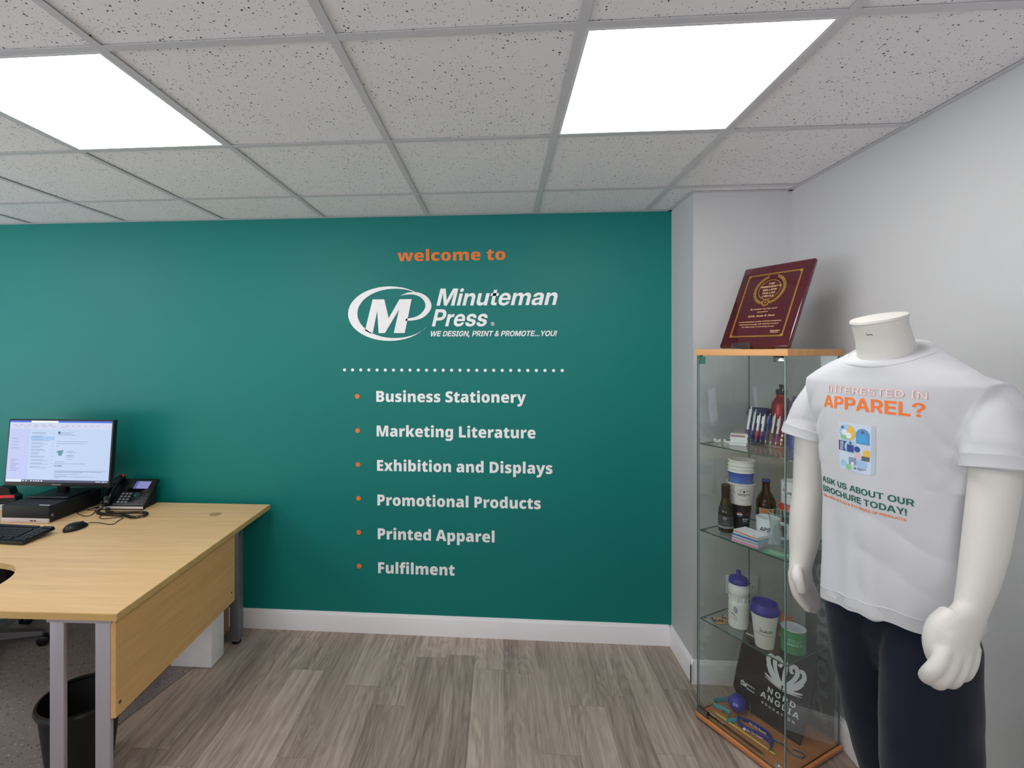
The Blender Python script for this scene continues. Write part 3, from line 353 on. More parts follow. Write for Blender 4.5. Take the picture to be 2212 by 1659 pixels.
'serif': " 260;\n&732;278,-10 175,-10q 53,92q 53,186 53,263q 136,356q 207,396 175,432q 120,514q 120,569 120,643q 219,725q 304,725 384,725q 477,644q 477,571 477,508q 396,420q 334,384 527,198 553,229q 586,310q 597,357 686,357 670,293q 622,183q 584,142 730,0 611,0 524,84 477,42q 361,-10q|280,436 339,470q 390,531q 390,571 390,607q 342,653q 301,653 259,653q 206,609q 206,570 206,534q 244,473q|281,68 345,68q 437,110q 468,139 260,341 206,309q 145,243q 145,189 145,134q 219,68q\n'225;85,456 65,714 160,714 140,456\n,268;41,-129 55,-72q 84,64q 91,116 185,116 192,105 179,52q 130,-75q 106,-129\n.268;133,-14 108,-14q 72,18q 72,54 72,91q 108,121q 133,121 159,121q 196,91q 196,54 196,18q 159,-14q\nA625;-101,0 -101,25 -57,25q -19,71 481,687 509,687 486,132 486,118 486,28q 578,25 578,0 265,0 265,25 318,29q 352,86q 353,129 355,209 144,209 73,120 57,99q 41,68q 41,60 41,31q 106,25 106,0|177,250 357,250 368,488\nD720;-50,0 -50,23 -19,23q 20,38q 46,83q 58,127 171,549 179,578q 179,597 179,624q 147,644q 109,647 109,671 376,671 691,671q 691,392 691,311q 626,163q 563,106 521,68q 431,21q 314,0q 231,0|252,31 318,31q 426,98q 503,214q 545,363q 545,444 545,641q 390,641 356,641q 331,615q 323,586 198,116 196,107q 191,78q 191,73 191,50q 218,31q\nK635;-50,0 -50,23 -19,23q 20,38q 46,83q 58,127 171,549 175,564q 179,588q 179,597 179,624q 147,644q 109,647 109,671 422,671 422,647 390,647q 351,631q 327,587q 315,544 266,360 266,357 268,355 277,360 454,521 531,590q 531,616 531,643q 477,649 477,671 684,671 684,647 676,647 663,647q 614,616q 579,584 380,398 526,84 540,54q 569,28q 600,26 600,0 319,0 319,26 335,26 363,26q 384,42q 384,59 384,75q 362,122 268,322 265,329q 260,329 257,329q 254,319 202,122 193,86q 193,70 193,46q 226,25q 263,23 263,0\nM874;280,-16 214,540 102,122 93,88q 93,70 93,46q 126,25q 163,23 163,0 -52,0 -52,23 -20,23q 18,38q 44,83q 56,127 169,549 177,578q 177,600 177,624q 144,646q 107,647 107,671 334,671 392,196 699,671 926,671 926,647 894,647q 855,631q 830,587q 818,544 705,122 701,109q 697,83q 697,70 697,26q 768,23 768,0 454,0 454,23 487,23q 527,41q 537,60 542,69q 555,102q 562,127 675,557 308,-16\nO712;266,-17 157,-17q 28,114q 28,229 28,302q 85,451q 184,580q 246,624 338,689q 445,689 557,689q 686,559q 686,447 686,373q 632,222q 534,92q 469,48 373,-17q|274,19 341,19q 454,161q 497,293 540,425q 540,521 540,586q 486,654q 438,654 399,654q 327,598q 295,551 259,497q 203,357q 172,213q 172,153 172,87q 225,19q\nP609;-50,0 -50,23 -19,23q 20,38q 46,83q 58,127 171,549 175,563q 179,588q 179,601 179,624q 146,644q 109,647 109,671 386,671 610,671q 610,515 610,460q 540,368q 481,344 421,320q 291,320 255,320 202,122 193,86q 193,70 193,46q 226,25q 263,23 263,0|296,354 379,354q 464,452q 464,540 464,637q 375,637 351,637q 333,616q 325,584 265,356 273,355q 289,354q\nS549;229,-17 173,-17q 86,15 70,21q 57,21 44,21q 26,6q 14,-11 -13,-11 39,215 67,215 67,208 67,114q 144,19q 216,19 250,19q 306,55q 339,112q 339,145 339,175q 311,225q 254,282q 212,319 170,357q 123,412q 104,466q 104,501 104,555q 158,640q 251,689q 309,689 337,689q 402,676q 440,663 455,658q 465,658 490,658q 509,686 536,686 488,480 459,480 460,485q 460,497q 460,502 460,547q 426,615q 369,654q 333,654 290,654q 228,593q 228,548 228,520q 265,465q 293,439 309,424q 344,393q 361,378 408,336q 464,244q 464,187 464,92q 341,-17q\nT600;65,0 65,25 107,27q 149,54q 159,89 305,636 289,636 231,636q 125,561q 95,492 70,492 107,671 651,671 622,479 594,479 584,635q 463,635 456,635 309,94 305,80q 305,68 306,45q 337,28q 376,25 376,0\na500;79,-13 31,-13q -28,54q -28,109 -28,162q 13,276q 82,378q 125,411 190,461q 246,461 307,461q 319,395 335,451 442,451 359,161 350,129q 340,90q 340,83 340,60q 355,60 381,60q 424,130 446,116 370,-13q 293,-13 231,-13q 231,51 231,62q 236,93q 241,112 204,49q 127,-13q|138,61 161,61q 207,105q 247,177q 278,261q 295,340q 295,369 295,418q 256,418 234,418q 185,367q 140,285q 123,237 110,200q 97,143q 97,120 97,61q\nb480;114,-14 81,-14q 21,4q -17,32q -17,46 -17,58q -11,77 123,558 135,600q 135,613 135,632q 114,645q 88,645 72,645 72,672 118,675q 223,690q 281,700 192,379 252,461q 325,461 373,461q 433,392q 433,329 433,276q 390,164q 315,66q 267,34 197,-14q|136,22 163,22q 215,63q 259,131q 293,213q 312,297q 312,332 312,361q 287,392q 266,392 227,392q 199,346 185,323q 158,253q 144,206 114,103 104,67q 104,49 104,22q\nc412;138,-14 66,-14q -14,70q -14,145 -14,218q 62,363q 131,412 199,461q 266,461 319,461q 382,407q 382,371 382,339q 347,303q 318,303 293,303q 262,331q 262,354 262,369q 271,384 281,400q 281,409 281,430q 257,430 233,430q 182,375q 138,288q 111,190q 111,147 111,100q 151,51q 183,51 244,51q 304,143 331,124 249,-14q\nd498;82,-14 33,-14q -23,56q -23,122 -23,169q 12,271q 74,368q 116,405 180,461q 244,461 285,461q 317,438 354,567 359,582q 362,606q 362,613 362,632q 335,644q 305,644 305,671 352,676q 455,690q 510,700 353,123 348,103q 342,77q 342,71 342,61q 354,61 365,61q 380,78 395,95q 419,132 442,116 399,52q 333,-14q 295,-14 234,-14q 234,52 234,80q 244,113 206,49q 130,-14q|143,62 166,62q 212,110q 252,186q 283,271q 300,347q 300,371 300,422q 264,422 245,422q 200,379q 157,310q 121,228q 99,148q 99,117 99,91q 123,62q\ne401;130,-14 64,-14q -16,70q -16,146 -16,200q 33,311q 114,404q 212,461q 262,461 313,461q 371,411q 371,369 371,310q 244,207q 117,185 111,158q 111,131 111,95q 148,53q 182,53 237,53q 291,142 319,124 247,-14q|125,218 172,229q 246,281q 288,351q 288,387 288,407q 269,428q 255,428 222,428q 187,375 150,321q\nf288;-98,-207 -137,-207q -186,-161q -186,-126 -186,-102q -158,-71q -135,-71 -115,-71q -89,-96q -89,-117 -89,-134q -97,-145 -105,-155q -105,-159 -105,-174q -88,-174 -67,-174q -34,-131q -22,-97 -8,-59q 21,67q 38,155 89,410 20,410 28,451 98,451 130,576q 244,700q 315,700 365,700q 420,657q 420,622 420,568q 368,568 348,568q 319,596q 319,615 319,629q 327,640 335,651q 335,658 335,669q 319,669 289,669q 265,618 240,565q 215,451 300,451 294,410 209,410 157,168 130,41q 63,-126q -30,-207q\ng444;115,-207 23,-207q -76,-146q -76,-99 -76,-62q -15,-13q 49,8 -4,40q -4,76 -4,102q 39,146q 85,170 48,193q 13,245q 13,281 13,329q 70,411q 166,461q 222,461 302,461q 363,412 450,412 445,370 389,370 391,362q 393,344q 393,335 393,284q 334,203q 236,155q 176,155 150,155q 124,158 98,141q 98,125 98,106q 139,94 165,87q 237,63q 304,32q 321,13 347,-15q 347,-54 347,-99q 287,-168q 183,-207q|173,186 199,186q 246,238q 275,321q 275,367 275,428q 232,428 205,428q 157,372q 128,288q 128,244 128,186q|126,-174 179,-174q 241,-129q 241,-98 241,-66q 206,-48 171,-30q 90,-6 11,-42q 11,-92 11,-127q 77,-174q\nh532;312,-14 246,-14q 246,61 246,83q 269,167q 289,228 323,330 332,356q 332,367 332,388q 313,388 259,388q 195,275 130,160q 94,0 -28,0 122,557 129,581q 134,608q 134,612 134,631q 113,644q 87,644 71,644 71,671 112,673q 215,688q 279,700 171,293 227,379q 322,461q 376,461 451,461q 451,386 451,345q 420,253 372,112 370,105q 366,90q 366,85 366,64q 382,64 404,64q 455,146 477,133 395,-14q\ni289;196,553 168,553q 130,591q 130,619 130,647q 168,685q 196,685 223,685q 262,647q 262,619 262,591q 223,553q|73,-12 39,-12q 1,27q 1,61 1,74q 11,117q 15,130 66,314 72,337q 79,368q 79,378 79,406q 38,406 29,406 28,431 84,437q 181,453q 223,461 133,127 125,98q 125,82 125,63q 141,63 165,63q 211,134 231,120 155,-12q\nl258;59,-14 24,-14q -15,24q -15,59 -15,75q -8,108q -3,126 115,553 129,604q 129,617 129,645q 87,645 78,645 77,670 188,684q 272,700 118,128 115,117q 108,88q 108,80 108,61q 124,61 149,61q 195,132 215,117 174,50q 103,-14q\nm781;566,-12 499,-12q 499,62 499,84q 522,168q 542,229 576,331 585,357q 585,368 585,389q 566,389 524,389q 474,318 424,248q 372,92 342,0 227,0 328,331 336,358q 336,368 336,389q 317,389 292,389q 235,337q 203,283 172,230q 118,89q 98,0 -21,0 63,314 71,341q 77,374q 77,378 77,406q 36,406 27,406 25,431 112,442q 225,461 173,288 229,377q 327,461q 381,461 456,461q 456,387 456,367q 445,323 493,394q 581,461q 629,461 704,461q 704,387 704,346q 673,254 625,113 623,106q 619,91q 619,86 619,65q 635,65 650,65q 664,83 671,91q 690,118q 702,135 724,120 682,54q 608,-12q\nn532;317,-14 250,-14q 250,61 250,83q 272,167q 293,228 328,330 336,356q 336,367 336,388q 317,388 265,388q 203,283 172,230q 118,89q 98,0 -21,0 63,314 71,341q 77,374q 77,378 77,406q 36,406 27,406 25,431 112,442q 225,461 173,288 229,377q 327,461q 381,461 456,461q 456,386 456,370q 441,303q 424,253 370,91q 370,85 370,64q 387,64 401,64q 416,82 430,99q 453,134 475,119 432,53q 359,-14q\no470;143,-14 74,-14q -15,73q -15,146 -15,201q 32,312q 111,405q 209,461q 261,461 338,461q 424,376q 424,302 424,249q 379,138q 301,44q 200,-14q|154,20 177,20q 221,70q 260,150q 289,242q 306,328q 306,358 306,429q 256,429 233,429q 188,381q 149,302q 120,210q 103,121q 103,87 103,20q\np491;-117,-207 -117,-180 -90,-180q -62,-159q -49,-125q -44,-105 71,340 77,361q 77,376 77,395q 53,407q 24,407 24,432 79,440q 174,454q 215,461 185,360 262,461q 339,461 387,461q 443,396q 443,334 443,274q 396,151q 316,48q 220,-14q 170,-14 131,-14q 102,9 72,-102 66,-121q 66,-144 66,-166q 94,-179q 128,-181 128,-207|152,22 177,22q 225,69q 267,143q 299,228q 318,306q 318,333 318,361q 296,390q 279,390 202,390q 154,212 128,116 116,73q 116,56 116,22q\nr388;-21,0 63,314 71,341q 77,374q 77,378 77,406q 36,406 27,406 25,431 112,442q 225,461 170,281 194,328q 236,396q 255,417 274,438q 312,461q 331,461 386,461q 386,394 386,362q 355,324q 328,324 298,324q 277,354 272,359q 268,359 239,359q 189,260 164,210q 118,80q 98,0\ns376;135,-14 99,-14q 42,7 33,11q 22,11 2,11q -10,-10 -36,-6 -10,162 19,157 28,21q 121,21 178,21q 178,78 178,95q 161,134q 141,158 102,206 73,243q 42,309q 42,339 42,392q 117,460q 172,460 211,460q 267,443 272,442q 282,439q 286,439 307,439q 316,457 342,457 320,305 294,308 273,429q 199,429 175,429q 144,400q 144,380 144,347q 184,301 201,281q 233,242q 246,222 263,197q 283,148q 283,122 283,84q 245,22q 178,-14q\nt275;45,-14 -23,-14q -23,58 -23,66q -20,90q -16,104 67,407 19,407 19,442 125,479q 200,592 241,592 199,447 278,447 267,407 188,407 114,153 108,131q 100,97q 100,84 100,61q 115,61 138,61q 191,141 214,126 172,57q 91,-14q\nu532;69,-14 -7,-14q -7,61 -7,78q 8,145q 22,194 56,314 69,360q 69,378 69,406q 28,406 19,406 18,431 59,436q 159,451q 217,461 120,117 113,95q 113,79 113,59q 132,59 183,59q 248,169 313,279q 351,448 470,448 373,93q 373,85 373,78q 382,65q 389,65 402,65q 417,83 425,91q 444,117q 456,135 478,120 435,54q 362,-14q 320,-14 289,-14q 252,25q 252,60 252,71q 270,153 218,68q 122,-14q\nv423;71,-14 71,38 71,156q 64,307q 57,341 43,411q 8,408 -2,407 -3,433 144,461 159,461q 171,374 183,287q 183,175 183,132 215,167q 261,227q 275,251 304,300q 304,317 304,335q 282,358 260,381q 260,403 260,429q 293,461q 319,461 345,461q 378,425q 378,395 378,338q 263,160q 145,40 93,-13\nw625;71,-15 71,37 71,153q 64,305q 57,339 43,411q 8,408 -2,407 -3,433 144,461 173,461q 185,196 341,461 366,461 397,129 428,164q 474,224q 487,249 501,275q 515,309q 515,319 515,337q 492,358 468,379q 468,404 468,429q 500,463q 526,463 554,463q 586,425q 586,393 586,285q 365,37 321,-13 293,-15 267,266 101,-13\nx450;-2,-16 -31,-16q -67,16q -67,43 -67,69q -35,102q -11,102 10,102q 27,92 46,82q 56,82 74,82q 89,108 141,192 110,355 103,390q 83,415q 56,415 47,415 25,414 25,438 57,442q 106,450q 125,454 143,458q 168,461q 175,461 195,461q 205,444 210,436q 218,406q 222,384 234,325 279,395q 348,463q 389,463 416,463q 449,430q 449,405 449,380q 422,349q 402,349 395,349q 370,357q 359,362 355,364q 337,370q 332,370 316,370q 307,360 302,354q 270,311q 243,272 272,128 285,64q 316,64 329,64q 344,80 352,88q 370,109q 381,122 401,107 358,46q 293,-14q 253,-14 213,-14q 168,59q 152,138 103,59 57,-16q\ny419;-44,-209 -79,-209q -119,-174q -119,-148 -119,-123q -85,-91q -61,-91 -42,-91q -12,-109 17,-127q 30,-127 41,-127q 72,-103q 102,-65q 123,-25q 123,-9 123,5q 113,83q 96,184q 76,282q 66,317 56,352q 41,394q 36,400 24,414q -1,412 -14,411 -14,438 12,440q 55,448q 71,452 104,461q 126,461 149,461q 167,378 176,336q 203,203q 220,112 305,264q 305,314 305,336q 278,354 250,372q 250,400 250,427q 284,461q 312,461 341,461q 373,426q 373,394 373,370q 344,282q 293,170q 226,50q 150,-64q 69,-155q -9,-209q",
}
def load_font(txt):
    g = {}
    for line in txt.split('\n'):
        ch, rest = line[0], line[1:]
        adv, data = rest.split(';')
        loops = []
        for c in data.split('|'):
            if not c:
                continue
            P = []
            for tok in c.split(' '):
                on = not tok.endswith('q')
                x, y = tok.rstrip('q').split(',')
                P.append((float(x), float(y), on))
            # flatten the quadratic outline
            Q = []
            n = len(P)
            for i in range(n):
                a, b = P[i], P[(i + 1) % n]
                Q.append(a)
                if not a[2] and not b[2]:
                    Q.append(((a[0] + b[0]) / 2, (a[1] + b[1]) / 2, True))
            st = next(i for i, p in enumerate(Q) if p[2])
            Q = Q[st:] + Q[:st]
            L = []
            i = 0
            while i < len(Q):
                p = Q[i]
                if p[2]:
                    L.append((p[0], p[1]))
                    i += 1
                else:
                    a = L[-1]; b = Q[(i + 1) % len(Q)]
                    for t in (0.25, 0.5, 0.75):
                        L.append(((1 - t) ** 2 * a[0] + 2 * t * (1 - t) * p[0] + t * t * b[0], (1 - t) ** 2 * a[1] + 2 * t * (1 - t) * p[1] + t * t * b[1]))
                    i += 1
            D = []
            for q in L:
                if not D or abs(q[0] - D[-1][0]) + abs(q[1] - D[-1][1]) > 0.5:
                    D.append(q)
            if len(D) > 2:
                loops.append(D)
        g[ch] = (float(adv), loops)
    return g
FONT = {k: load_font(v) for k, v in FONTS.items()}
def area(L):
    return 0.5 * sum(L[i][0] * L[(i + 1) % len(L)][1] - L[(i + 1) % len(L)][0] * L[i][1] for i in range(len(L)))
def inside(p, L):
    r = False
    for i in range(len(L)):
        a, b = L[i], L[i - 1]
        if (a[1] > p[1]) != (b[1] > p[1]) and p[0] < (b[0] - a[0]) * (p[1] - a[1]) / (b[1] - a[1]) + a[0]:
            r = not r
    return r
from mathutils.geometry import delaunay_2d_cdt
def winding(p, loops):
    w = 0
    for L in loops:
        for i in range(len(L)):
            a, b = L[i - 1], L[i]
            if (a[1] <= p[1]) != (b[1] <= p[1]):
                t = (p[1] - a[1]) / (b[1] - a[1])
                if a[0] + t * (b[0] - a[0]) > p[0]:
                    w += 1 if b[1] > a[1] else -1
    return w
def glyph(mb, loops, depth, mi=0):
    """fill outlines by winding number, so that crossing strokes stay solid"""
    sc = 1000.0
    pts, edges = [], []
    for L in loops:
        o = len(pts)
        pts += [Vector((x * sc, y * sc)) for x, y in L]
        edges += [(o + i, o + (i + 1) % len(L)) for i in range(len(L))]
    V, E, Fc = delaunay_2d_cdt(pts, edges, [], 0, 1e-5)[:3]
    keep = []
    for f in Fc:
        c = (sum(V[i].x for i in f) / len(f) / sc, sum(V[i].y for i in f) / len(f) / sc)
        if winding(c, loops) != 0:
            a, b, d = (V[i] for i in f[:3])
            if (b.x - a.x) * (d.y - a.y) - (b.y - a.y) * (d.x - a.x) < 0:
                f = list(f)[::-1]
            keep.append(list(f))
    n = len(V)
    vs = [(v.x / sc, v.y / sc, depth) for v in V]
    fs = [tuple(f) for f in keep]
    if depth:
        vs += [(v.x / sc, v.y / sc, 0) for v in V]
        ed = {}
        for f in keep:
            for i in range(len(f)):
                ed[(f[i], f[(i + 1) % len(f)])] = 1
        fs += [(b, a, a + n, b + n) for a, b in ed if (b, a) not in ed]
    mb.add(vs, fs, mi)
CAP = {'noto': 714.0, 'inter': 727.0, 'serif': 680.0}
def text(s, font='inter', cap=0.02, width=None, align='l', shear=0.0, xs=1.0, depth=0.0, gap=0.0, mb=None, mi=0, at=(0, 0), grow=0.0):
    """flat lettering in the xy plane; cap = height of capitals, width = total width to fit"""
    F = FONT[font]
    k = cap / CAP[font]
    pen = 0.0
    groups = []
    for ch in s:
        if ch not in F:
            pen += 260
            continue
        adv, loops = F[ch]
        outs = [L for L in loops if area(L) < 0]
        hols = [L for L in loops if area(L) > 0]
        for O in outs:
            hs = [H for H in hols if inside(H[0], O)]
            groups.append([[(x + pen, y) for x, y in L] for L in [O] + hs])
        pen += adv + gap
    xs_ = [p[0] for G in groups for L in G for p in L]
    x0, x1 = min(xs_), max(xs_)
    kx = k * xs
    if width:
        kx = (width - shear * cap) / (x1 - x0)
    ox = {'l': -x0, 'c': -(x0 + x1) / 2, 'r': -x1}[align]
    mb = mb or MB()
    for G in groups:
        LL = [[(at[0] + (x + ox) * kx + shear * y * k, at[1] + y * k) for x, y in L] for L in G]
        glyph(mb, LL, depth, mi)
    return mb

def wrapper(rad, zc, th0):
    """bend flat art (x, y) round a cylinder or cone: rad(z) radius, th0 facing angle"""
    def f(p):
        z = zc + p[1]
        r = rad(z) + 0.0004
        a = th0 + p[0] / r
        return (r * math.cos(a), r * math.sin(a), z)
    return f
def circle(cx, cy, rx, ry=None, n=28, a0=0, a1=360):
    ry = ry or rx
    full = (a1 - a0) == 360
    m = n if full else n + 1
    return [(cx + rx * math.cos(math.radians(a0 + (a1 - a0) * i / n)), cy + ry * math.sin(math.radians(a0 + (a1 - a0) * i / n))) for i in range(m)]
def bez(pts, n=10):
    """smooth open curve through points (Catmull-Rom)"""
    P = [Vector(p) for p in pts]
    out = []
    for i in range(len(P) - 1):
        p0 = P[max(i - 1, 0)]; p1 = P[i]; p2 = P[i + 1]; p3 = P[min(i + 2, len(P) - 1)]
        for j in range(n):
            t = j / n
            out.append(0.5 * ((2 * p1) + (p2 - p0) * t + (2 * p0 - 5 * p1 + 4 * p2 - p3) * t * t + (3 * p1 - p0 - 3 * p2 + p3) * t ** 3))
    out.append(P[-1])
    return out
# places of the lettering on the wall (metres: x along the wall, z up)
W = {'wel': (-0.5785, 0.0324, 2.1115, 0.063), 'lk': 0.0012, 'lx': -0.948748, 'lz': 2.278057, 'dot': (-0.8858, 0.3455, 1.4943), 'list': [('Business Stationery', -0.7008, 0.1455, 1.3132, -0.8115, 1.3438), ('Marketing Literature', -0.6987, 0.1984, 1.1162, -0.8092, 1.1486), ('Exhibition and Displays', -0.6965, 0.2917, 0.9203, -0.8069, 0.9548), ('Promotional Products', -0.6944, 0.2273, 0.7236, -0.8047, 0.761), ('Printed Apparel', -0.6922, -0.029, 0.5314, -0.8024, 0.5672), ('Fulfilment', -0.6901, -0.253, 0.3382, -0.8001, 0.3744)], 'cap': 0.0617}
# ------------------------------------------------------------------ the room: materials
H_CEIL = 2.366
Y_BACK = 2.765
Y_PIER = 2.462
X_PIER = 0.934
X_RIGHT = 1.390
X_LEFT = -4.6
Y_FRONT = -3.6

def paint(name, col, rough=0.55, spec=0.4):
    s = NT(name)
    c = s.coords()
    f = s.noise(c, 3.0, 4)
    g = s.noise(c, 350.0, 2)
    c0 = rgb(*col)
    s.set(Base_Color=s.mix(f, tuple(x * 0.975 for x in c0[:3]) + (1,), tuple(min(1, x * 1.02) for x in c0[:3]) + (1,)), Roughness=rough)
    s.b.inputs['Specular IOR Level'].default_value = spec
    s.bump(g, 0.08, 0.0006)
    return s.m
M_TEAL = paint('teal_paint', (0, 120, 113), 0.5, 0.35)
M_WALL = paint('white_wall_paint', (194, 194, 194), 0.6, 0.3)
M_TRIM = paint('white_gloss_trim', (240, 238, 240), 0.35, 0.5)
M_BAR = paint('grid_bar_paint', (212, 210, 214), 0.5, 0.4)

def tile_mat():
    s = NT('mineral_fibre_tile')
    c = s.coords()
    warp = s.n('ShaderNodeTexNoise', {'Vector': c, 'Scale': 60.0, 'Detail': 2.0})
    wv = s.n('ShaderNodeVectorMath', {0: warp.outputs['Color'], 1: (0.5, 0.5, 0.5)}, operation='SUBTRACT')
    wv = s.n('ShaderNodeVectorMath', {0: wv.outputs[0], 'Scale': 0.010}, operation='SCALE')
    cc = s.n('ShaderNodeVectorMath', {0: c, 1: wv.outputs[0]}, operation='ADD').outputs[0]
    def pits(scale, size, keep, off):
        mp = s.n('ShaderNodeMapping', {'Vector': cc, 'Location': off}).outputs[0]
        v = s.n('ShaderNodeTexVoronoi', {'Vector': mp, 'Scale': scale, 'Randomness': 1.0})
        col = s.n('ShaderNodeSeparateColor', {0: v.outputs['Color']})
        r = s.math('MULTIPLY', s.math('MULTIPLY_ADD', col.outputs[1], 0.75, 0.25), size)
        m = s.math('SUBTRACT', r, v.outputs['Distance'])
        m = s.math('MULTIPLY', m, 14.0, clamp=True)
        return s.math('MULTIPLY', m, s.math('GREATER_THAN', keep, col.outputs[0]))
    density = s.math('MULTIPLY_ADD', s.noise(c, 6.0, 2), 0.8, -0.06)
    a = pits(105.0, 0.34, density, (0, 0, 0))
    b = pits(180.0, 0.36, s.math('MULTIPLY', density, 0.9), (3.3, 1.7, 0))
    m = s.math('MAXIMUM', a, s.math('MULTIPLY', b, 0.75))
    fine = s.noise(c, 260.0, 3)
    base = s.mix(fine, rgb(238, 236, 238), rgb(248, 246, 248))
    s.set(Base_Color=s.mix(m, base, rgb(70, 66, 70)), Roughness=0.9)
    s.b.inputs['Specular IOR Level'].default_value = 0.1
    s.bump(s.math('MULTIPLY_ADD', m, -1.0, s.math('MULTIPLY', fine, 0.25)), 0.35, 0.0012)
    return s.m
M_TILE = tile_mat()

def plank_mat():
    s = NT('grey_brown_vinyl_plank')
    PW, PL = 0.150, 0.914
    tc = s.n('ShaderNodeTexCoord').outputs['Object']
    sp = s.n('ShaderNodeSeparateXYZ', {0: tc})
    x, y = sp.outputs[0], sp.outputs[1]
    xi = s.math('DIVIDE', s.math('ADD', x, 10.03), PW)
    ix = s.math('FLOOR', xi)
    r1 = s.n('ShaderNodeTexWhiteNoise', {'W': ix}, noise_dimensions='1D').outputs[0]
    yi = s.math('ADD', s.math('DIVIDE', s.math('ADD', y, 20.0), PL), s.math('MULTIPLY', r1, 7.0))
    iy = s.math('FLOOR', yi)
    cv = s.n('ShaderNodeCombineXYZ', {0: ix, 1: iy, 2: 0.0})
    rn = s.n('ShaderNodeTexWhiteNoise', {'Vector': cv.outputs[0]}, noise_dimensions='3D')
    rv, rc = rn.outputs[0], rn.outputs[1]
    off = s.n('ShaderNodeVectorMath', {0: rc, 'Scale': 40.0}, operation='SCALE').outputs[0]
    p = s.n('ShaderNodeVectorMath', {0: tc, 1: off}, operation='ADD').outputs[0]
    def mp(sx, sy):
        return s.n('ShaderNodeMapping', {'Vector': p, 'Scale': (sx, sy, 1)}).outputs[0]
    # broad cathedral figure
    big = s.noise(mp(7.0, 1.1), 1.0, 3, 0.55, 1.2)
    rings = s.math('SINE', s.math('MULTIPLY', big, 55.0))
    rings = s.math('MULTIPLY_ADD', rings, 0.5, 0.5)
    figure = s.math('MULTIPLY', rings, s.math('MULTIPLY_ADD', s.noise(mp(5, 1.4), 1.0, 2), 1.6, -0.35, clamp=True))
    streak = s.noise(mp(55.0, 1.6), 1.0, 4, 0.65)
    fine = s.noise(mp(260.0, 9.0), 1.0, 3, 0.7)
    tone = s.math('MULTIPLY_ADD', streak, 0.75, s.math('MULTIPLY_ADD', fine, 0.36, -0.02))
    tone = s.math('ADD', tone, s.math('MULTIPLY_ADD', rv, 0.26, -0.13))
    tone = s.math('MULTIPLY_ADD', figure, -0.26, tone)
    tone = s.math('ADD', tone, s.math('MULTIPLY_ADD', s.noise(mp(9.0, 1.0), 1.0, 2), 0.5, -0.22))
    col = s.ramp(tone, [(0.0, rgb(96, 84, 76)[:3]), (0.3, rgb(132, 118, 108)[:3]), (0.55, rgb(166, 151, 139)[:3]), (0.85, rgb(198, 184, 170)[:3])])
    # joints
    fx = s.math('FRACT', xi); fy = s.math('FRACT', yi)
    ex = s.math('MULTIPLY', s.math('MINIMUM', fx, s.math('SUBTRACT', 1.0, fx)), PW)
    ey = s.math('MULTIPLY', s.math('MINIMUM', fy, s.math('SUBTRACT', 1.0, fy)), PL)
    e = s.math('MINIMUM', ex, ey)
    j = s.math('SUBTRACT', 1.0, s.math('DIVIDE', e, 0.0014, clamp=True), clamp=True)
    s.set(Base_Color=s.mix(s.math('MULTIPLY', j, 0.55), col, rgb(70, 60, 54)),
          Roughness=s.math('MULTIPLY_ADD', fine, 0.2, 0.42))
    s.b.inputs['Specular IOR Level'].default_value = 0.35
    s.bump(s.math('MULTIPLY_ADD', j, -1.0, s.math('ADD', s.math('MULTIPLY', fine, 0.7), s.math('MULTIPLY', rings, 0.3))), 0.35, 0.0012)
    return s.m
M_PLANK = plank_mat()

def carpet_mat():
    s = NT('flecked_grey_carpet')
    c = s.coords()
    f = s.noise(c, 55.0, 5, 0.7)
    g = s.noise(c, 420.0, 3, 0.7)
    v = s.n('ShaderNodeTexVoronoi', {'Vector': c, 'Scale': 75.0})
    col = s.n('ShaderNodeSeparateColor', {0: v.outputs['Color']})
    speck = s.math('MULTIPLY', s.math('GREATER_THAN', 0.3, v.outputs['Distance']), 1.0)
    hi = s.math('MULTIPLY', speck, s.math('GREATER_THAN', col.outputs[0], 0.86))
    lo = s.math('MULTIPLY', speck, s.math('GREATER_THAN', 0.16, col.outputs[0]))
    base = s.ramp(s.math('MULTIPLY_ADD', g, 0.5, s.math('MULTIPLY', f, 0.5)), [(0.3, rgb(126, 119, 116)[:3]), (0.7, rgb(166, 157, 152)[:3])])
    base = s.mix(s.math('MULTIPLY', hi, 0.6), base, rgb(204, 198, 194))
    base = s.mix(s.math('MULTIPLY', lo, 0.8), base, rgb(84, 76, 74))
    s.set(Base_Color=base, Roughness=0.95)
    s.b.inputs['Specular IOR Level'].default_value = 0.05
    s.bump(s.math('ADD', g, f), 0.9, 0.003)
    return s.m
M_CARPET = carpet_mat()

def emit(name, col, strength):
    s = NT(name)
    c = s.coords()
    f = s.noise(c, 2.0, 1)
    s.set(Base_Color=(0.015, 0.015, 0.018, 1), Roughness=0.35)
    s.b.inputs['Emission Color'].default_value = (*col, 1)
    s.put(s.b.inputs['Emission Strength'], s.math('MULTIPLY_ADD', f, 0.04 * strength, 0.98 * strength))
    return s.m
M_PANEL = emit('light_diffuser', PANEL_COLOR, PANEL_STRENGTH)

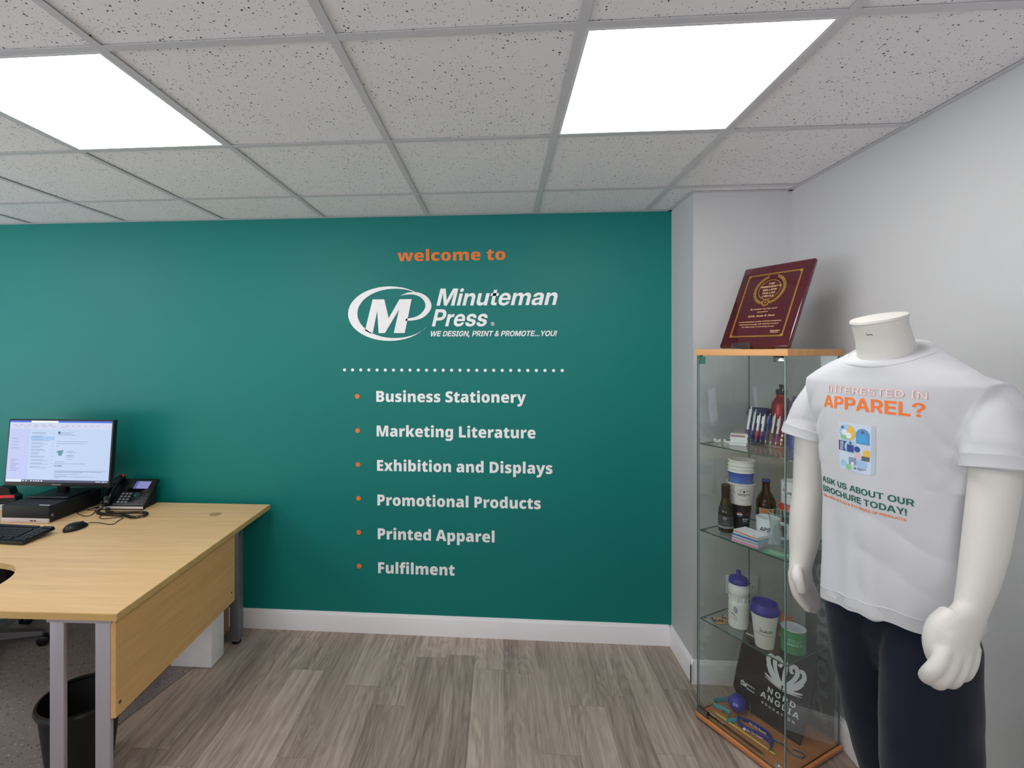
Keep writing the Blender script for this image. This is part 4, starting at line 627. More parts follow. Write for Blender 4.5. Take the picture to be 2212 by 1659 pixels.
# ------------------------------------------------------------------ the room: shell
struct(MB().box(X_LEFT - .1, X_RIGHT + .1, Y_FRONT - .1, Y_BACK + .1, -0.1, 0).build('floor', M_PLANK, angle=0))
cp = [(-1.475, 2.748), (-1.545, 2.374), (-1.62, 2.04), (-1.68, 1.72), (-1.80, 1.2), (-1.92, 0.4), (-2.0, Y_FRONT + .005), (X_LEFT + .005, Y_FRONT + .005), (X_LEFT + .005, 2.748)]
struct(MB().prism(cp[::-1], 0.0005, 0.005).build('floor_carpet', M_CARPET, angle=0))
struct(MB().box(X_LEFT - .1, X_RIGHT + .1, Y_FRONT - .1, Y_BACK + .1, H_CEIL + .0045, H_CEIL + .1).build('ceiling', M_TILE, angle=0))
struct(MB().box(X_LEFT - .1, X_PIER, Y_BACK, Y_BACK + .1, 0, H_CEIL + .004).build('wall_back', M_TEAL, angle=0))
struct(MB().box(X_PIER, X_RIGHT + .1, Y_PIER, Y_BACK + .1, 0, H_CEIL + .004).build('wall_corner', M_WALL, angle=0))
struct(MB().box(X_RIGHT, X_RIGHT + .1, Y_FRONT - .1, Y_PIER, 0, H_CEIL + .004).build('wall_right', M_WALL, angle=0))
LY0, LY1, LZ0, LZ1 = -3.2, 1.9, 0.35, 2.20
wl = MB()
wl.prism([[(Y_FRONT - .1, 0), (Y_BACK, 0), (Y_BACK, H_CEIL + .004), (Y_FRONT - .1, H_CEIL + .004)], [(LY0, LZ0), (LY0, LZ1), (LY1, LZ1), (LY1, LZ0)]], 0, .1)
struct(wl.fn(lambda p: (X_LEFT - p[2], p[0], p[1])).build('wall_left', M_WALL, angle=0))
# unseen side windows on the left, added to brighten the ceiling
win = MB()
for k in range(5):
    ya = LY0 + (LY1 - LY0 - .05) * k / 4
    win.box(X_LEFT - .07, X_LEFT - .02, ya, ya + .05, LZ0, LZ1)
win.box(X_LEFT - .07, X_LEFT - .02, LY0, LY1, LZ0, LZ0 + .05)
win.box(X_LEFT - .07, X_LEFT - .02, LY0, LY1, LZ1 - .05, LZ1)
struct(win.build('added_window_2', M_TRIM, angle=0))
WX0, WX1, WZ0, WZ1 = -2.4, 0.2, 0.35, 2.15
wf = MB()
wf.prism([[(X_LEFT, 0), (X_RIGHT, 0), (X_RIGHT, H_CEIL + .004), (X_LEFT, H_CEIL + .004)], [(WX0, WZ0), (WX0, WZ1), (WX1, WZ1), (WX1, WZ0)]], 0, .1)
struct(wf.fn(lambda p: (p[0], Y_FRONT - p[2], p[1])).build('wall_front', M_WALL, angle=0))
# unseen window added behind the camera to let extra daylight in
win = MB()
for a, b in zip((0, .33, .66, .99), (.01, .34, .67, 1.0)):
    xa = WX0 + (WX1 - WX0) * a
    win.box(xa, WX0 + (WX1 - WX0) * b, Y_FRONT - .07, Y_FRONT - .02, WZ0, WZ1)
win.box(WX0, WX1, Y_FRONT - .07, Y_FRONT - .02, WZ0, WZ0 + .05)
win.box(WX0, WX1, Y_FRONT - .07, Y_FRONT - .02, WZ1 - .05, WZ1)
struct(win.build('added_window_1', M_TRIM, angle=0))

def skirting(name, a, b, inward):
    """moulded board along a -> b; inward = unit vector into the room"""
    a, b, d = Vector((*a, 0)), Vector((*b, 0)), Vector((*inward, 0))
    prof = [(0, 0), (0.014, 0), (0.014, 0.090), (0.0115, 0.097), (0.009, 0.099), (0.0065, 0.108), (0.0, 0.110)]
    mb = MB()
    mb.loft([[p + d * o + Vector((0, 0, z)) for o, z in prof] for p in (a, b)])
    return struct(mb.build(name, M_TRIM, angle=25))
E_ = 0.0004
skirting('baseboard_back', (X_LEFT, Y_BACK - E_), (X_PIER - .0144, Y_BACK - E_), (0, -1))
skirting('baseboard_corner_side', (X_PIER - E_, Y_BACK - E_), (X_PIER - E_, Y_PIER - .0144), (-1, 0))
skirting('baseboard_corner_front', (X_PIER - .0144, Y_PIER - E_), (X_RIGHT - .0144, Y_PIER - E_), (0, -1))
skirting('baseboard_right', (X_RIGHT - E_, Y_PIER - E_), (X_RIGHT - E_, Y_FRONT), (-1, 0))
skirting('baseboard_left', (X_LEFT + E_, Y_FRONT), (X_LEFT + E_, Y_BACK - .015), (1, 0))

# suspended ceiling grid: exposed bars, 600 mm module
GX, GY, GM = 0.193, 1.177, 0.600
grid = MB()
w = 0.012
kx = range(int((X_LEFT - GX) / GM), 2)
ky = range(int((Y_FRONT - GY) / GM), 3)
for i in kx:
    x = GX + GM * i
    grid.box(x - w, x + w, Y_FRONT, Y_BACK, H_CEIL, H_CEIL + .0011)
    grid.box(x - .002, x + .002, Y_FRONT, Y_BACK, H_CEIL + .001, H_CEIL + .006)
for j in ky:
    y = GY + GM * j
    xs = [X_LEFT] + [GX + GM * i for i in kx] + [X_RIGHT if y < Y_PIER else X_PIER]
    for xa, xb in zip(xs, xs[1:]):
        grid.box(xa + (w if xa > X_LEFT else 0), xb - (w if xb < X_PIER - .2 else 0), y - w, y + w, H_CEIL + .0002, H_CEIL + .0012)
        grid.box(xa, xb, y - .002, y + .002, H_CEIL + .001, H_CEIL + .006)
# perimeter angle
grid.box(X_LEFT, X_PIER, Y_BACK - .019, Y_BACK, H_CEIL - .0006, H_CEIL + .0006)
grid.box(X_PIER - .019, X_PIER, Y_PIER, Y_BACK, H_CEIL - .0006, H_CEIL + .0006)
grid.box(X_PIER - .019, X_RIGHT, Y_PIER - .019, Y_PIER, H_CEIL - .0006, H_CEIL + .0006)
grid.box(X_RIGHT - .019, X_RIGHT, Y_FRONT, Y_PIER, H_CEIL - .0006, H_CEIL + .0006)
grid.box(X_LEFT, X_LEFT + .019, Y_FRONT, Y_BACK, H_CEIL - .0006, H_CEIL + .0006)
struct(grid.build('trim_1', M_BAR, angle=0))

# flat LED panels sitting in the grid
M_FRAME = mat('white_panel_frame', (228, 228, 230), 0.35)
def light_panel(i, j, label):
    cx, cy = GX + GM * (i + .5), GY + GM * (j + .5)
    t = thing('ceiling_light', label, 'light panel', (cx, cy, H_CEIL), 0, 'square light panels in the ceiling grid')
    h = 0.2885; q = 0.2795
    mb = MB().prism([[(-h, -h), (h, -h), (h, h), (-h, h)], [(-q, -q), (-q, q), (q, q), (q, -q)]], -0.0002, 0.0040)
    mb.build('frame', M_FRAME, t, angle=0)
    MB().box(-q, q, -q, q, 0.0006, 0.0036).build('diffuser', M_PANEL, t, angle=0)
    return t
light_panel(0, 0, 'square white LED light panel in the ceiling nearest the display cabinet')
light_panel(-3, 0, 'square white LED light panel in the ceiling above the desk')
light_panel(0, -4, 'square white LED light panel behind the camera, nearest the white wall')
light_panel(-3, -4, 'square white LED light panel behind the camera, towards the desk side')
light_panel(-6, 0, 'square white LED light panel in the ceiling beyond the desk, far left')
light_panel(-6, -4, 'square white LED light panel behind the camera, far left')

# ------------------------------------------------------------------ lettering on the teal wall
M_WHITE_V = mat('white_vinyl', (250, 250, 250), 0.45)
M_ORANGE_V = mat('orange_vinyl', (236, 122, 38), 0.45)
WALLROT = (math.radians(90), 0, 0)
def wall_text(s, x0, x1, zb, cap, m, font, depth=0.0015, shear=0.0, parent=None, name='lettering', label=None, origin=(0, 0)):
    mb = text(s, font, cap, x1 - x0, 'l', shear, depth=depth, at=(x0 - origin[0], zb - origin[1]))
    return mb.build(name, m, parent, angle=0, label=label)
t = thing('wall_lettering', 'orange wall lettering reading welcome to, above the oval logo', 'lettering', (-0.39, Y_BACK - .0003, 1.98))
t.rotation_euler = WALLROT
wall_text('welcome to', W['wel'][0], W['wel'][1], W['wel'][2], W['wel'][3], M_ORANGE_V, 'noto', parent=t, origin=(-0.39, 1.98))

lg = thing('wall_logo', 'white oval logo with large M and slanted wordmark on the teal wall', 'logo', (-0.45, Y_BACK - .0003, 1.75))
lg.rotation_euler = WALLROT
LO = (-0.45, 1.75)
def lp(zx, zy):
    """logo drawing units to wall metres"""
    return (W['lx'] + W['lk'] * zx - LO[0], W['lz'] - W['lk'] * zy - LO[1])
em = MB()
outer = [lp(270 + 200 * math.cos(math.radians(a)), 386 - 129 * math.sin(math.radians(a))) for a in range(38, 327, 4)]
inner = [lp(296 + 181 * math.cos(math.radians(a)), 385 - 117 * math.sin(math.radians(a))) for a in range(38, 327, 4)]
em.prism(outer + inner[::-1], 0, .0015)
po = bez([(322, 301, 0), (360, 287, 0), (405, 286, 0), (450, 308, 0), (470, 345, 0), (462, 375, 0), (435, 402, 0), (400, 416, 0), (346, 421, 0)], 6)
pi_ = bez([(348, 411, 0), (395, 402, 0), (425, 383, 0), (441, 356, 0), (437, 330, 0), (415, 307, 0), (380, 296, 0), (345, 297, 0)], 6)
em.prism([lp(p[0], p[1]) for p in po + pi_], 0, .0015)
em.build('emblem_ring', M_WHITE_V, lg, angle=0)
mm = [(189, 318), (245, 318), (266, 408), (318, 318), (376, 318), (343, 478), (291, 478), (316, 366), (248, 478), (218, 478), (211, 372), (190, 474), (180, 480), (152, 466)]
MB().prism([lp(*p) for p in mm], 0, .0015).build('emblem_letter', M_WHITE_V, lg, angle=0)
def logo_text(s, zx0, zx1, zy, zcap, shear, name):
    a, b = lp(zx0, zy), lp(zx1, zy)
    text(s, 'inter', zcap * W['lk'], b[0] - a[0], 'l', shear, depth=.0015, at=a).build(name, M_WHITE_V, lg, angle=0)
logo_text('Minuteman', 494, 1067, 350, 80, 0.24, 'wordmark')
logo_text('Press', 472, 745, 447, 80, 0.24, 'wordmark')
logo_text('WE DESIGN, PRINT & PROMOTE...YOU!', 462, 1056, 494, 25, 0.24, 'tagline')
rm = MB()
ctr = lp(758, 437)
rm.prism([circle(ctr[0], ctr[1], 9 * W['lk'], n=20), circle(ctr[0], ctr[1], 7.4 * W['lk'], n=20)[::-1]], 0, .0015)
text('R', 'inter', 9 * W['lk'], align='c', depth=.0015, mb=rm, at=(ctr[0], ctr[1] - 4.5 * W['lk']))
rm.build('registered_mark', M_WHITE_V, lg, angle=0)

dl = thing('dotted_line', 'row of small white dots on the teal wall under the oval logo', 'dotted line', (0, Y_BACK - .0003, W['dot'][2]))
dl.rotation_euler = WALLROT
d0 = MB().prism(circle(0, 0, .0088, n=20), 0, .0015).build('dot', M_WHITE_V, dl, angle=0)
for k in range(27):
    o = d0 if k == 0 else d0.copy()
    if k:
        COL.objects.link(o); o.parent = dl
    o.location = (W['dot'][0] + (W['dot'][1] - W['dot'][0]) * k / 26, 0, 0)
for s, x0, x1, zb, bx, bz in W['list']:
    t = thing('wall_lettering', 'white wall lettering reading %s with an orange bullet' % s, 'lettering', (bx, Y_BACK - .0003, zb), 0, 'bulleted service names on the teal wall')
    t.rotation_euler = WALLROT
    wall_text(s, x0, x1, zb, W['cap'], M_WHITE_V, 'noto', parent=t, origin=(bx, zb))
    MB().prism(circle(0, bz - zb, .0135, n=24), 0, .0015).build('bullet', M_ORANGE_V, t, angle=0, label='orange round bullet')
# ------------------------------------------------------------------ desk corner
def oak(name, base, axis='x', rough=0.42):
    s = NT(name)
    sc = {'x': (2.2, 34, 34), 'y': (34, 2.2, 34), 'z': (34, 34, 2.2)}[axis]
    c = s.coords(sc)
    f = s.noise(c, 1.0, 4, 0.6, 0.25)
    sc2 = {'x': (9, 330, 330), 'y': (330, 9, 330), 'z': (330, 330, 9)}[axis]
    g = s.noise(s.coords(sc2), 1.0, 2, 0.6)
    c0 = rgb(*base)
    dk = tuple(x * y for x, y in zip(c0[:3], (0.86, 0.83, 0.78)))
    lt = tuple(min(1, x * 1.06) for x in c0[:3])
    t = s.math('MULTIPLY_ADD', g, 0.35, s.math('MULTIPLY', f, 0.65))
    s.set(Base_Color=s.ramp(t, [(0.3, dk), (0.6, lt)]), Roughness=s.math('MULTIPLY_ADD', g, 0.15, rough - 0.05))
    s.b.inputs['Specular IOR Level'].default_value = 0.4
    s.bump(g, 0.08, 0.0006)
    return s.m
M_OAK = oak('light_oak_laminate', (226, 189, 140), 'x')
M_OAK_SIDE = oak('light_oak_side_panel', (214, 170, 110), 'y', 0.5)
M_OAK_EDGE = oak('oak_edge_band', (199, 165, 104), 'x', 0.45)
M_SILVER = mat('silver_powder_coat', (178, 174, 180), 0.42, 0.35, bump=0.05, vscale=200)
M_DGREY = mat('dark_grey_steel', (120, 121, 126), 0.4, 0.4)
M_BLACK = mat('black_plastic', (15, 15, 17), 0.38)
M_BLACK_M = mat('matt_black_plastic', (11, 12, 14), 0.6)
M_BLACK_G = mat('gloss_black_plastic', (8, 8, 10), 0.15)
M_LGREY = mat('pale_silver_plastic', (208, 202, 203), 0.4, 0.2)
M_RED = mat('red_plastic', (214, 44, 52), 0.35)
M_WHITE = mat('white_plastic', (232, 232, 230), 0.4)
M_CHROME = mat('chrome', (205, 206, 208), 0.14, 1.0)

ZT = 0.725
DX, DY, DR = -1.273, 1.553, 0.030
desk = thing('desk', 'light oak corner desk with silver legs standing against the teal wall', 'desk', (DX, DY, 0), DR)
front = [(0, 0), (0, 1.178), (-1.86, 1.178 + 0.03), (-1.86, 0.47), (-1.45, 0.435), (-1.10, 0.405)]
curve = bez([(-1.10, .405, 0), (-0.93, .377, 0), (-0.79, .366, 0), (-0.69, .336, 0), (-0.622, .262, 0), (-0.592, .165, 0), (-0.585, .09, 0), (-0.585, 0, 0)], 6)
outline = front + [(p[0], p[1]) for p in curve[1:]]
bm = bmesh.new()
vs = [bm.verts.new((x, y, ZT - .025)) for x, y in outline]
f = bm.faces.new(vs)
ext = bmesh.ops.extrude_face_region(bm, geom=[f])
bmesh.ops.translate(bm, vec=(0, 0, .025), verts=[v for v in ext['geom'] if isinstance(v, bmesh.types.BMVert)])
bmesh.ops.recalc_face_normals(bm, faces=bm.faces[:])
bmesh.ops.bevel(bm, geom=[e for e in bm.edges if abs(e.verts[0].co.z - e.verts[1].co.z) < 1e-5], offset=.0015, segments=2, affect='EDGES')
for q in bm.faces:
    q.material_index = 0 if abs(q.normal.z) > .9 else 1
me = bpy.data.meshes.new('desktop'); bm.to_mesh(me); bm.free()
me.materials.append(M_OAK); me.materials.append(M_OAK_EDGE)
top = bpy.data.objects.new('desktop', me); COL.objects.link(top); top.parent = desk
# cable grommet in the top
gm = MB().lathe([(0.0295, -.001), (.0295, .0015), (.027, .002), (.026, .0008), (0.0, .0006)], (0, 0, 0), 28, cap1=False)
gm.box(-.012, .012, .004, .020, .0004, .0015)
gm.build('cable_grommet', oak('oak_coloured_plastic', (176, 140, 100), 'x'), desk, loc=(-0.218, 0.995, ZT))
def leg(x0, x1, y0, y1, m, name='leg', z1=ZT - .0255, foot=True):
    o = MB().rbox(x0, x1, y0, y1, .018, z1, .004, 2).build(name, m, desk)
    if foot:
        MB().lathe([(.021, 0), (.024, .003), (.024, .010), (.012, .012), (.012, .019)], ((x0 + x1) / 2, (y0 + y1) / 2, .0008), 20).build('foot_glide', M_BLACK_M, o)
    return o
leg(-.261, -.210, .030, .048, M_SILVER)
leg(-.100, -.046, .030, .048, M_SILVER)
leg(-.163, -.113, 1.035, 1.092, M_DGREY)
leg(-1.72, -1.67, 1.035, 1.092, M_DGREY)
MB().rbox(-.27, -.04, .028, .050, ZT - .05, ZT - .0255, .002).build('leg_bracket', M_SILVER, desk)
# side modesty panel
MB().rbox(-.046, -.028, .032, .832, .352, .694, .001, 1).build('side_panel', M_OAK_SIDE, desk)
for yy, zz in ((.052, .395), (.80, .405)):
    MB().lathe([(.006, 0), (.006, .0015), (.0025, .0015), (.002, .0005)], (0, 0, 0), 14).build('panel_screw', mat('dark_brown_cap', (92, 66, 40), .5), desk, loc=(-.0282, yy, zz), rot=(0, math.radians(90), 0))
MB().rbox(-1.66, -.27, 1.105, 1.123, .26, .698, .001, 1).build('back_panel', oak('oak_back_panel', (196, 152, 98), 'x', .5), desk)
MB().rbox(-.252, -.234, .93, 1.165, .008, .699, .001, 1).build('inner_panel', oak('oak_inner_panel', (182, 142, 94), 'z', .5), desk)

# white box under the desk
wb = MB().rbox(-1.665, -1.447, 2.382, 2.495, .0055, .335, .003, 2).build('storage_box', M_WHITE)
tag(wb, 'white box standing on the floor beneath the desk, beside the grey rear leg', 'box')

# waste bin
bx, by = -1.600, 1.776
bin_ = thing('waste_bin', 'black round plastic waste bin on the carpet under the desk', 'waste bin', (bx, by, .0055))
MB().lathe([(.0, .004), (.094, .004), (.098, 0), (.103, .004), (.131, .268), (.126, .268), (.096, .010), (0, .008)], n=48, cap0=False, cap1=False).build('body', M_BLACK_M, bin_)
MB().lathe([(.1315, .258), (.139, .262), (.142, .272), (.138, .281), (.129, .283), (.1265, .275), (.1275, .264)], n=48, cap0=False, cap1=False).build('rim', M_BLACK, bin_)

# monitor
def screen_mat(name, col, s_):
    return emit(name, [lin(c) for c in col], s_)
mon = thing('computer_monitor', 'black flat computer monitor showing an email window, standing on the black computer', 'monitor', (-2.408, 2.525, .8135))
mon_rx = math.radians(-5)
MW, MH = .617, .362
ps = MB().rbox(-MW / 2, MW / 2, -.012, .016, 0, MH, .004, 2)
hold = Matrix.Translation((0, 0, .050)) @ Matrix.Rotation(mon_rx, 4, 'X')
casing = ps.xf(hold).build('casing', M_BLACK, mon)
SW, SH = .598, .332
zb = .022
def scr(mb, x, y, w, h, d=0.0003):
    """rectangle on the screen: x from left, y from bottom (0..1)"""
    a = -SW / 2 + x * SW; b = zb + y * SH
    mb.add([(a, -.0123 - d, b), (a + w * SW, -.0123 - d, b), (a + w * SW, -.0123 - d, b + h * SH), (a, -.0123 - d, b + h * SH)], [(0, 1, 2, 3)])
def scr_part(name, rects, col, strength=1.0, d=.0003):
    mb = MB()
    for r in rects:
        scr(mb, *r, d=d)
    return mb.xf(hold).build(name, screen_mat('screen_' + name, col, strength), casing, angle=0)
scr_part('display', [(0, 0, 1, 1)], (186, 208, 240), .92, d=.0001)
rr = random.Random(3)
scr_part('title_bar', [(0, .972, .21, .028), (.475, .972, .525, .028)], (24, 84, 214))
scr_part('ribbon_tab', [(.21, .970, .265, .03)], (236, 240, 250), 1.0)
scr_part('folder_pane', [(0, .0, .205, .95)], (184, 192, 236), .95, d=.0002)
scr_part('ribbon', [(0, .865, 1, .10)], (200, 206, 232), .95, d=.00025)
scr_part('task_bar', [(.155, 0, .845, .038)], (30, 36, 88), .8, d=.0003)
scr_part('search_field', [(0, 0, .155, .040)], (214, 226, 246), 1.0, d=.0003)
scr_part('taskbar_icons', [(.165 + .03 * i, .010, .015, .018) for i in (0, 1, 2.6, 3.5, 4.3, 5.1, 6.0)] + [(.875, .014, .05, .01), (.935, .012, .03, .012), (.975, .014, .01, .014)], (220, 232, 248), .9, d=.0005)
scr_part('selected_message', [(.215, .685, .235, .058)], (150, 188, 232), .95, d=.0004)
lines = []
for k in range(12):
    lines.append((.035, .70 - .052 * k if k < 4 else .36 - .026 * (k - 4), rr.uniform(.04, .09), .006))
for k in range(11):
    y = .80 - .055 * k
    lines += [(.225, y, rr.uniform(.06, .15), .006), (.225, y - .018, rr.uniform(.08, .19), .005), (.43, y, .012, .005)]
for y, w in ((.805, .16), (.785, .13), (.765, .17), (.66, .31), (.627, .30), (.585, .03), (.50, .07), (.487, .09), (.44, .07), (.428, .06), (.41, .08), (.375, .06), (.33, .10), (.30, .30), (.185, .50), (.172, .47), (.160, .28), (.13, .24), (.105, .12), (.092, .40), (.07, .05)):
    lines.append((.48 if w < .2 and .74 < y < .82 else (.58 if .36 < y < .51 and w < .1 else .47), y, w, .005))
for k in range(6):
    lines += [(.03 + .07 * k, .925, .04, .006), (.55 + .06 * k, .915, .03, .005), (.05 + .09 * k, .895, .05, .005)]
scr_part('message_text', lines, (112, 124, 168), .8, d=.0006)
scr_part('sender_badge', [(.482, .79, .022, .036)], (44, 48, 84), .6, d=.0006)
cart = MB()
cp_ = [(.475, .50), (.50, .515), (.548, .525), (.530, .435), (.505, .428), (.492, .475)]
a_ = [(-SW / 2 + x * SW, -.0129, zb + y * SH) for x, y in cp_]
cart.add(a_, [tuple(range(len(a_)))])
cart.xf(hold).build('advert_picture', screen_mat('screen_advert', (70, 140, 160), .8), casing, angle=0)
tb = MB()
text('15', 'inter', .0085, mb=tb); text('BFM', 'inter', .0085, mb=tb, at=(.018, 0))
tb.fn(lambda p: (-SW / 2 + .468 * SW + p[0], -.0129, zb + .255 * SH + p[1])).xf(hold).build('advert_text', screen_mat('screen_advert_text', (70, 80, 130), .7), casing, angle=0)
MB().rbox(-.028, .028, -.0135, -.0115, .006, .013, .0006, 1).xf(hold).build('maker_badge', mat('badge_grey', (92, 94, 100), .4), casing)
MB().rbox(-.045, .045, .012, .055, .05, .23, .006).xf(Matrix.Translation((0, 0, .03))).build('rear_housing', M_BLACK_M, mon)
MB().rbox(-.026, .026, .018, .05, .010, .12, .005).build('stand_neck', M_BLACK_G, mon)
MB().rbox(-.112, .112, -.065, .095, 0.0004, .011, .004).build('stand_base', M_BLACK, mon)

# desktop computer lying flat
pc = thing('desktop_computer', 'flat black desktop computer with a silver front strip lying on the desk', 'computer', (-2.416, 2.345, ZT + .0004))
MB().rbox(-.129, .129, 0, .33, .002, .087, .003).build('case', M_BLACK_M, pc)
MB().rbox(-.1295, .1295, -.004, .006, .0005, .024, .0025).build('front_strip', M_LGREY, pc)
MB().box(.030, .047, -.0045, -.003, .010, .015).box(.052, .062, -.0045, -.003, .009, .015).build('front_port', M_BLACK_G, pc, angle=0)
MB().box(.062, .118, .012, .020, .0868, .0874).build('white_sticker', M_WHITE, pc, angle=0)
MB().box(.1288, .1295, .012, .028, .030, .043).build('side_sticker', mat('grey_sticker', (120, 124, 128), .5), pc, angle=0)

# keyboard
kb = thing('keyboard', 'black keyboard lying on the desk in front of the computer', 'keyboard', (-2.36, 2.155, ZT + .0005), math.radians(-3))
kt = Matrix.Rotation(math.radians(5.5), 4, 'X')
MB().rbox(-.225, .225, -.078, .078, .0015, .016, .004).xf(kt, 0).fn(lambda p: (p[0], p[1], p[2] + .008)).build('base', M_BLACK, kb)
keys = MB()
for r in range(6):
    yy = -.060 + r * .0222 + (.006 if r == 5 else 0)
    x = -.215
    while x < .213:
        wd = .0165
        if r == 0 and -.11 < x < -.01: wd = .105
        if not (.075 < x < .086 or .141 < x < .150):
            keys.rbox(x, x + wd, yy, yy + .0175, .0155, .0205, .0015, 1)
        x += wd + .0027
keys.xf(kt).fn(lambda p: (p[0], p[1], p[2] + .008)).build('keys', mat('key_black', (30, 31, 35), .45), kb)
MB().rbox(.13, .16, .05, .07, 0, .014, .002).rbox(-.16, -.13, .05, .07, 0, .014, .002).build('rear_foot', M_BLACK_M, kb)

# mouse and its lead
ms = thing('computer_mouse', 'black wired computer mouse on the desk beside the keyboard', 'mouse', (-2.083, 2.282, ZT + .0004), math.radians(-14))
sh = MB().sphere((0, 0, 0), 1, 28, 16)
sh.fn(lambda p: (p[0] * (.031 - .004 * p[1]), p[1] * .057, max(p[2], -.12) * (.030 - .008 * p[1]) + .0042))
sh.build('shell', M_BLACK, ms, angle=60)
MB().rbox(-.003, .003, .022, .036, .022, .0292, .002).build('scroll_wheel', M_BLACK_G, ms)
def lead(name, pts, r, m, label, cat='cable', parent=None, n=8):
    o = MB().tube(bez(pts, 8), r, 8).build(name, m, parent)
    if parent is None:
        tag(o, label, cat)
    return o
zc = ZT + .0025
loc = Matrix.Rotation(math.radians(14), 4, 'Z') @ Matrix.Translation((2.083, -2.282, -ZT - .0004))
mpts = [(-2.068, 2.338, ZT + .010), (-2.06, 2.364, zc + .002), (-2.017, 2.363, zc), (-1.950, 2.350, zc), (-1.962, 2.41, zc), (-1.972, 2.450, zc), (-2.012, 2.446, zc), (-2.063, 2.424, zc), (-2.101, 2.446, zc), (-2.117, 2.475, zc), (-2.228, 2.57, zc), (-2.24, 2.70, zc)]
lead('lead', [loc @ Vector(p) for p in mpts], .0019, M_BLACK, None, parent=ms)

# desk telephone
ph = thing('desk_telephone', 'black desk telephone with handset and lit screen, beside the monitor', 'telephone', (-2.082, 2.575, ZT + .0006), math.radians(2))
PA = math.radians(42)
def slope(x, d, h=0.0):
    """point on the inclined face: x across, d up the slope, h off it"""
    return Vector((x, .004 + d * math.cos(PA) - h * math.sin(PA), .022 + d * math.sin(PA) + h * math.cos(PA)))
SM = Matrix(((1, 0, 0, 0), (0, math.cos(PA), -math.sin(PA), .004), (0, math.sin(PA), math.cos(PA), .022), (0, 0, 0, 1)))
HWD = .122
MB().rbox(-HWD, HWD, 0, .175, -.020, 0, .004).xf(SM).build('body', M_BLACK, ph)
MB().add([(-HWD + .01, .012, 0), (HWD - .01, .012, 0), (HWD - .01, .125, 0), (-HWD + .01, .125, 0), (-HWD + .01, .012, .012), (HWD - .01, .012, .012), (HWD - .01, .125, .10), (-HWD + .01, .125, .10)], [(0, 3, 2, 1), (4, 5, 6, 7), (0, 1, 5, 4), (1, 2, 6, 5), (2, 3, 7, 6), (3, 0, 4, 7)]).build('stand', M_BLACK_M, ph, angle=0)
MB().rbox(-HWD, -.088, -.004, .002, .006, .019, .0015).rbox(-.082, HWD, -.004, .002, .006, .019, .0015).build('front_strip', M_LGREY, ph)
MB().rbox(-HWD, HWD, -.003, .02, 0.0, .007, .002).build('lip', M_BLACK_G, ph)
MB().rbox(-.020, HWD - .004, .088, .172, -.001, .003, .002).xf(SM).build('screen_bezel', M_BLACK_G, ph)
MB().box(.005, .092, .106, .154, .003, .0034).xf(SM).build('screen', emit('phone_screen', [lin(c) for c in (142, 148, 208)], .8), ph, angle=0)
MB().box(.005, .022, .106, .154, .0034, .0037).xf(SM).build('screen_menu', emit('phone_menu', [lin(c) for c in (92, 104, 176)], .8), ph, angle=0)
kk = MB()
for r in range(4):
    for c in range(3):
        kk.rbox(-.042 + c * .022, -.027 + c * .022, .016 + r * .0175, .027 + r * .0175, 0, .0025, .001, 1)
kk.xf(SM).build('keypad', mat('phone_keys', (126, 128, 132), .4), ph)
nv = MB().lathe([(.0165, 0), (.0165, .003), (.008, .003), (.007, .0015)], (.048, .064, 0), 20)
nv.xf(SM).build('navigation_ring', M_CHROME, ph)
k2 = MB()
for r in range(4):
    for c in range(2):
        k2.rbox(.082 + c * .018, .093 + c * .018, .014 + r * .0165, .021 + r * .0165, 0, .002, .0008, 1)
k2.xf(SM).build('function_keys', mat('phone_function_keys', (70, 72, 78), .4), ph)
hs = MB()
hs.tube([(-.092, .006, .012), (-.092, .03, .022), (-.092, .07, .030), (-.092, .11, .030), (-.092, .15, .024), (-.092, .176, .016)], [.019, .0235, .020, .020, .0235, .020], 16, flat=.75, side=(1, 0, 0))
hs.rbox(-.114, -.070, .0, .045, .0, .022, .007)
hs.rbox(-.114, -.070, .14, .182, .0, .026, .007)
hs.xf(SM)
hset = hs.build('handset', M_BLACK_G, ph, angle=50)
MB().rbox(-.111, -.073, .158, .1840, .018, .0300, .004).xf(SM).build('message_light', M_RED, hset)
MB().rbox(-.110, -.074, .004, .022, .018, .0245, .002).xf(SM).build('handset_end', mat('mid_grey_plastic', (86, 88, 90), .5), hset)
# coiled cord from handset round to the base
path = bez([(-2.163, 2.560, ZT + .03), (-2.176, 2.535, ZT + .012), (-2.165, 2.508, ZT + .010), (-2.127, 2.482, ZT + .010), (-2.05, 2.470, ZT + .010), (-1.983, 2.466, ZT + .010), (-1.915, 2.440, ZT + .010), (-1.872, 2.462, ZT + .010), (-1.880, 2.503, ZT + .010), (-1.925, 2.518, ZT + .010), (-1.996, 2.510, ZT + .010), (-2.08, 2.508, ZT + .010), (-2.125, 2.525, ZT + .010), (-2.150, 2.566, ZT + .010)], 14)
hel = []
acc = 0.0
for i in range(len(path) - 1):
    a, b = path[i], path[i + 1]
    t = (b - a); Lg = t.length
    if Lg < 1e-6: continue
    t.normalize()
    n1 = Vector((0, 0, 1)); n2 = t.cross(n1); n2.normalize(); n1 = n2.cross(t)
    st = 8
    for j in range(st):
        u_ = (acc + Lg * j / st)
        p = a.lerp(b, j / st)
        w_ = u_ / .0062 * 2 * math.pi
        hel.append(p + n1 * (.0062 * math.cos(w_)) + n2 * (.0062 * math.sin(w_)))
    acc += Lg
mw = ph.matrix_world
phm = Matrix.Translation(ph.location) @ Matrix.Rotation(math.radians(2), 4, 'Z')
cd = MB().tube(hel, .0017, 5)
cd.xf(phm.inverted()).build('coiled_cord', M_BLACK, ph)
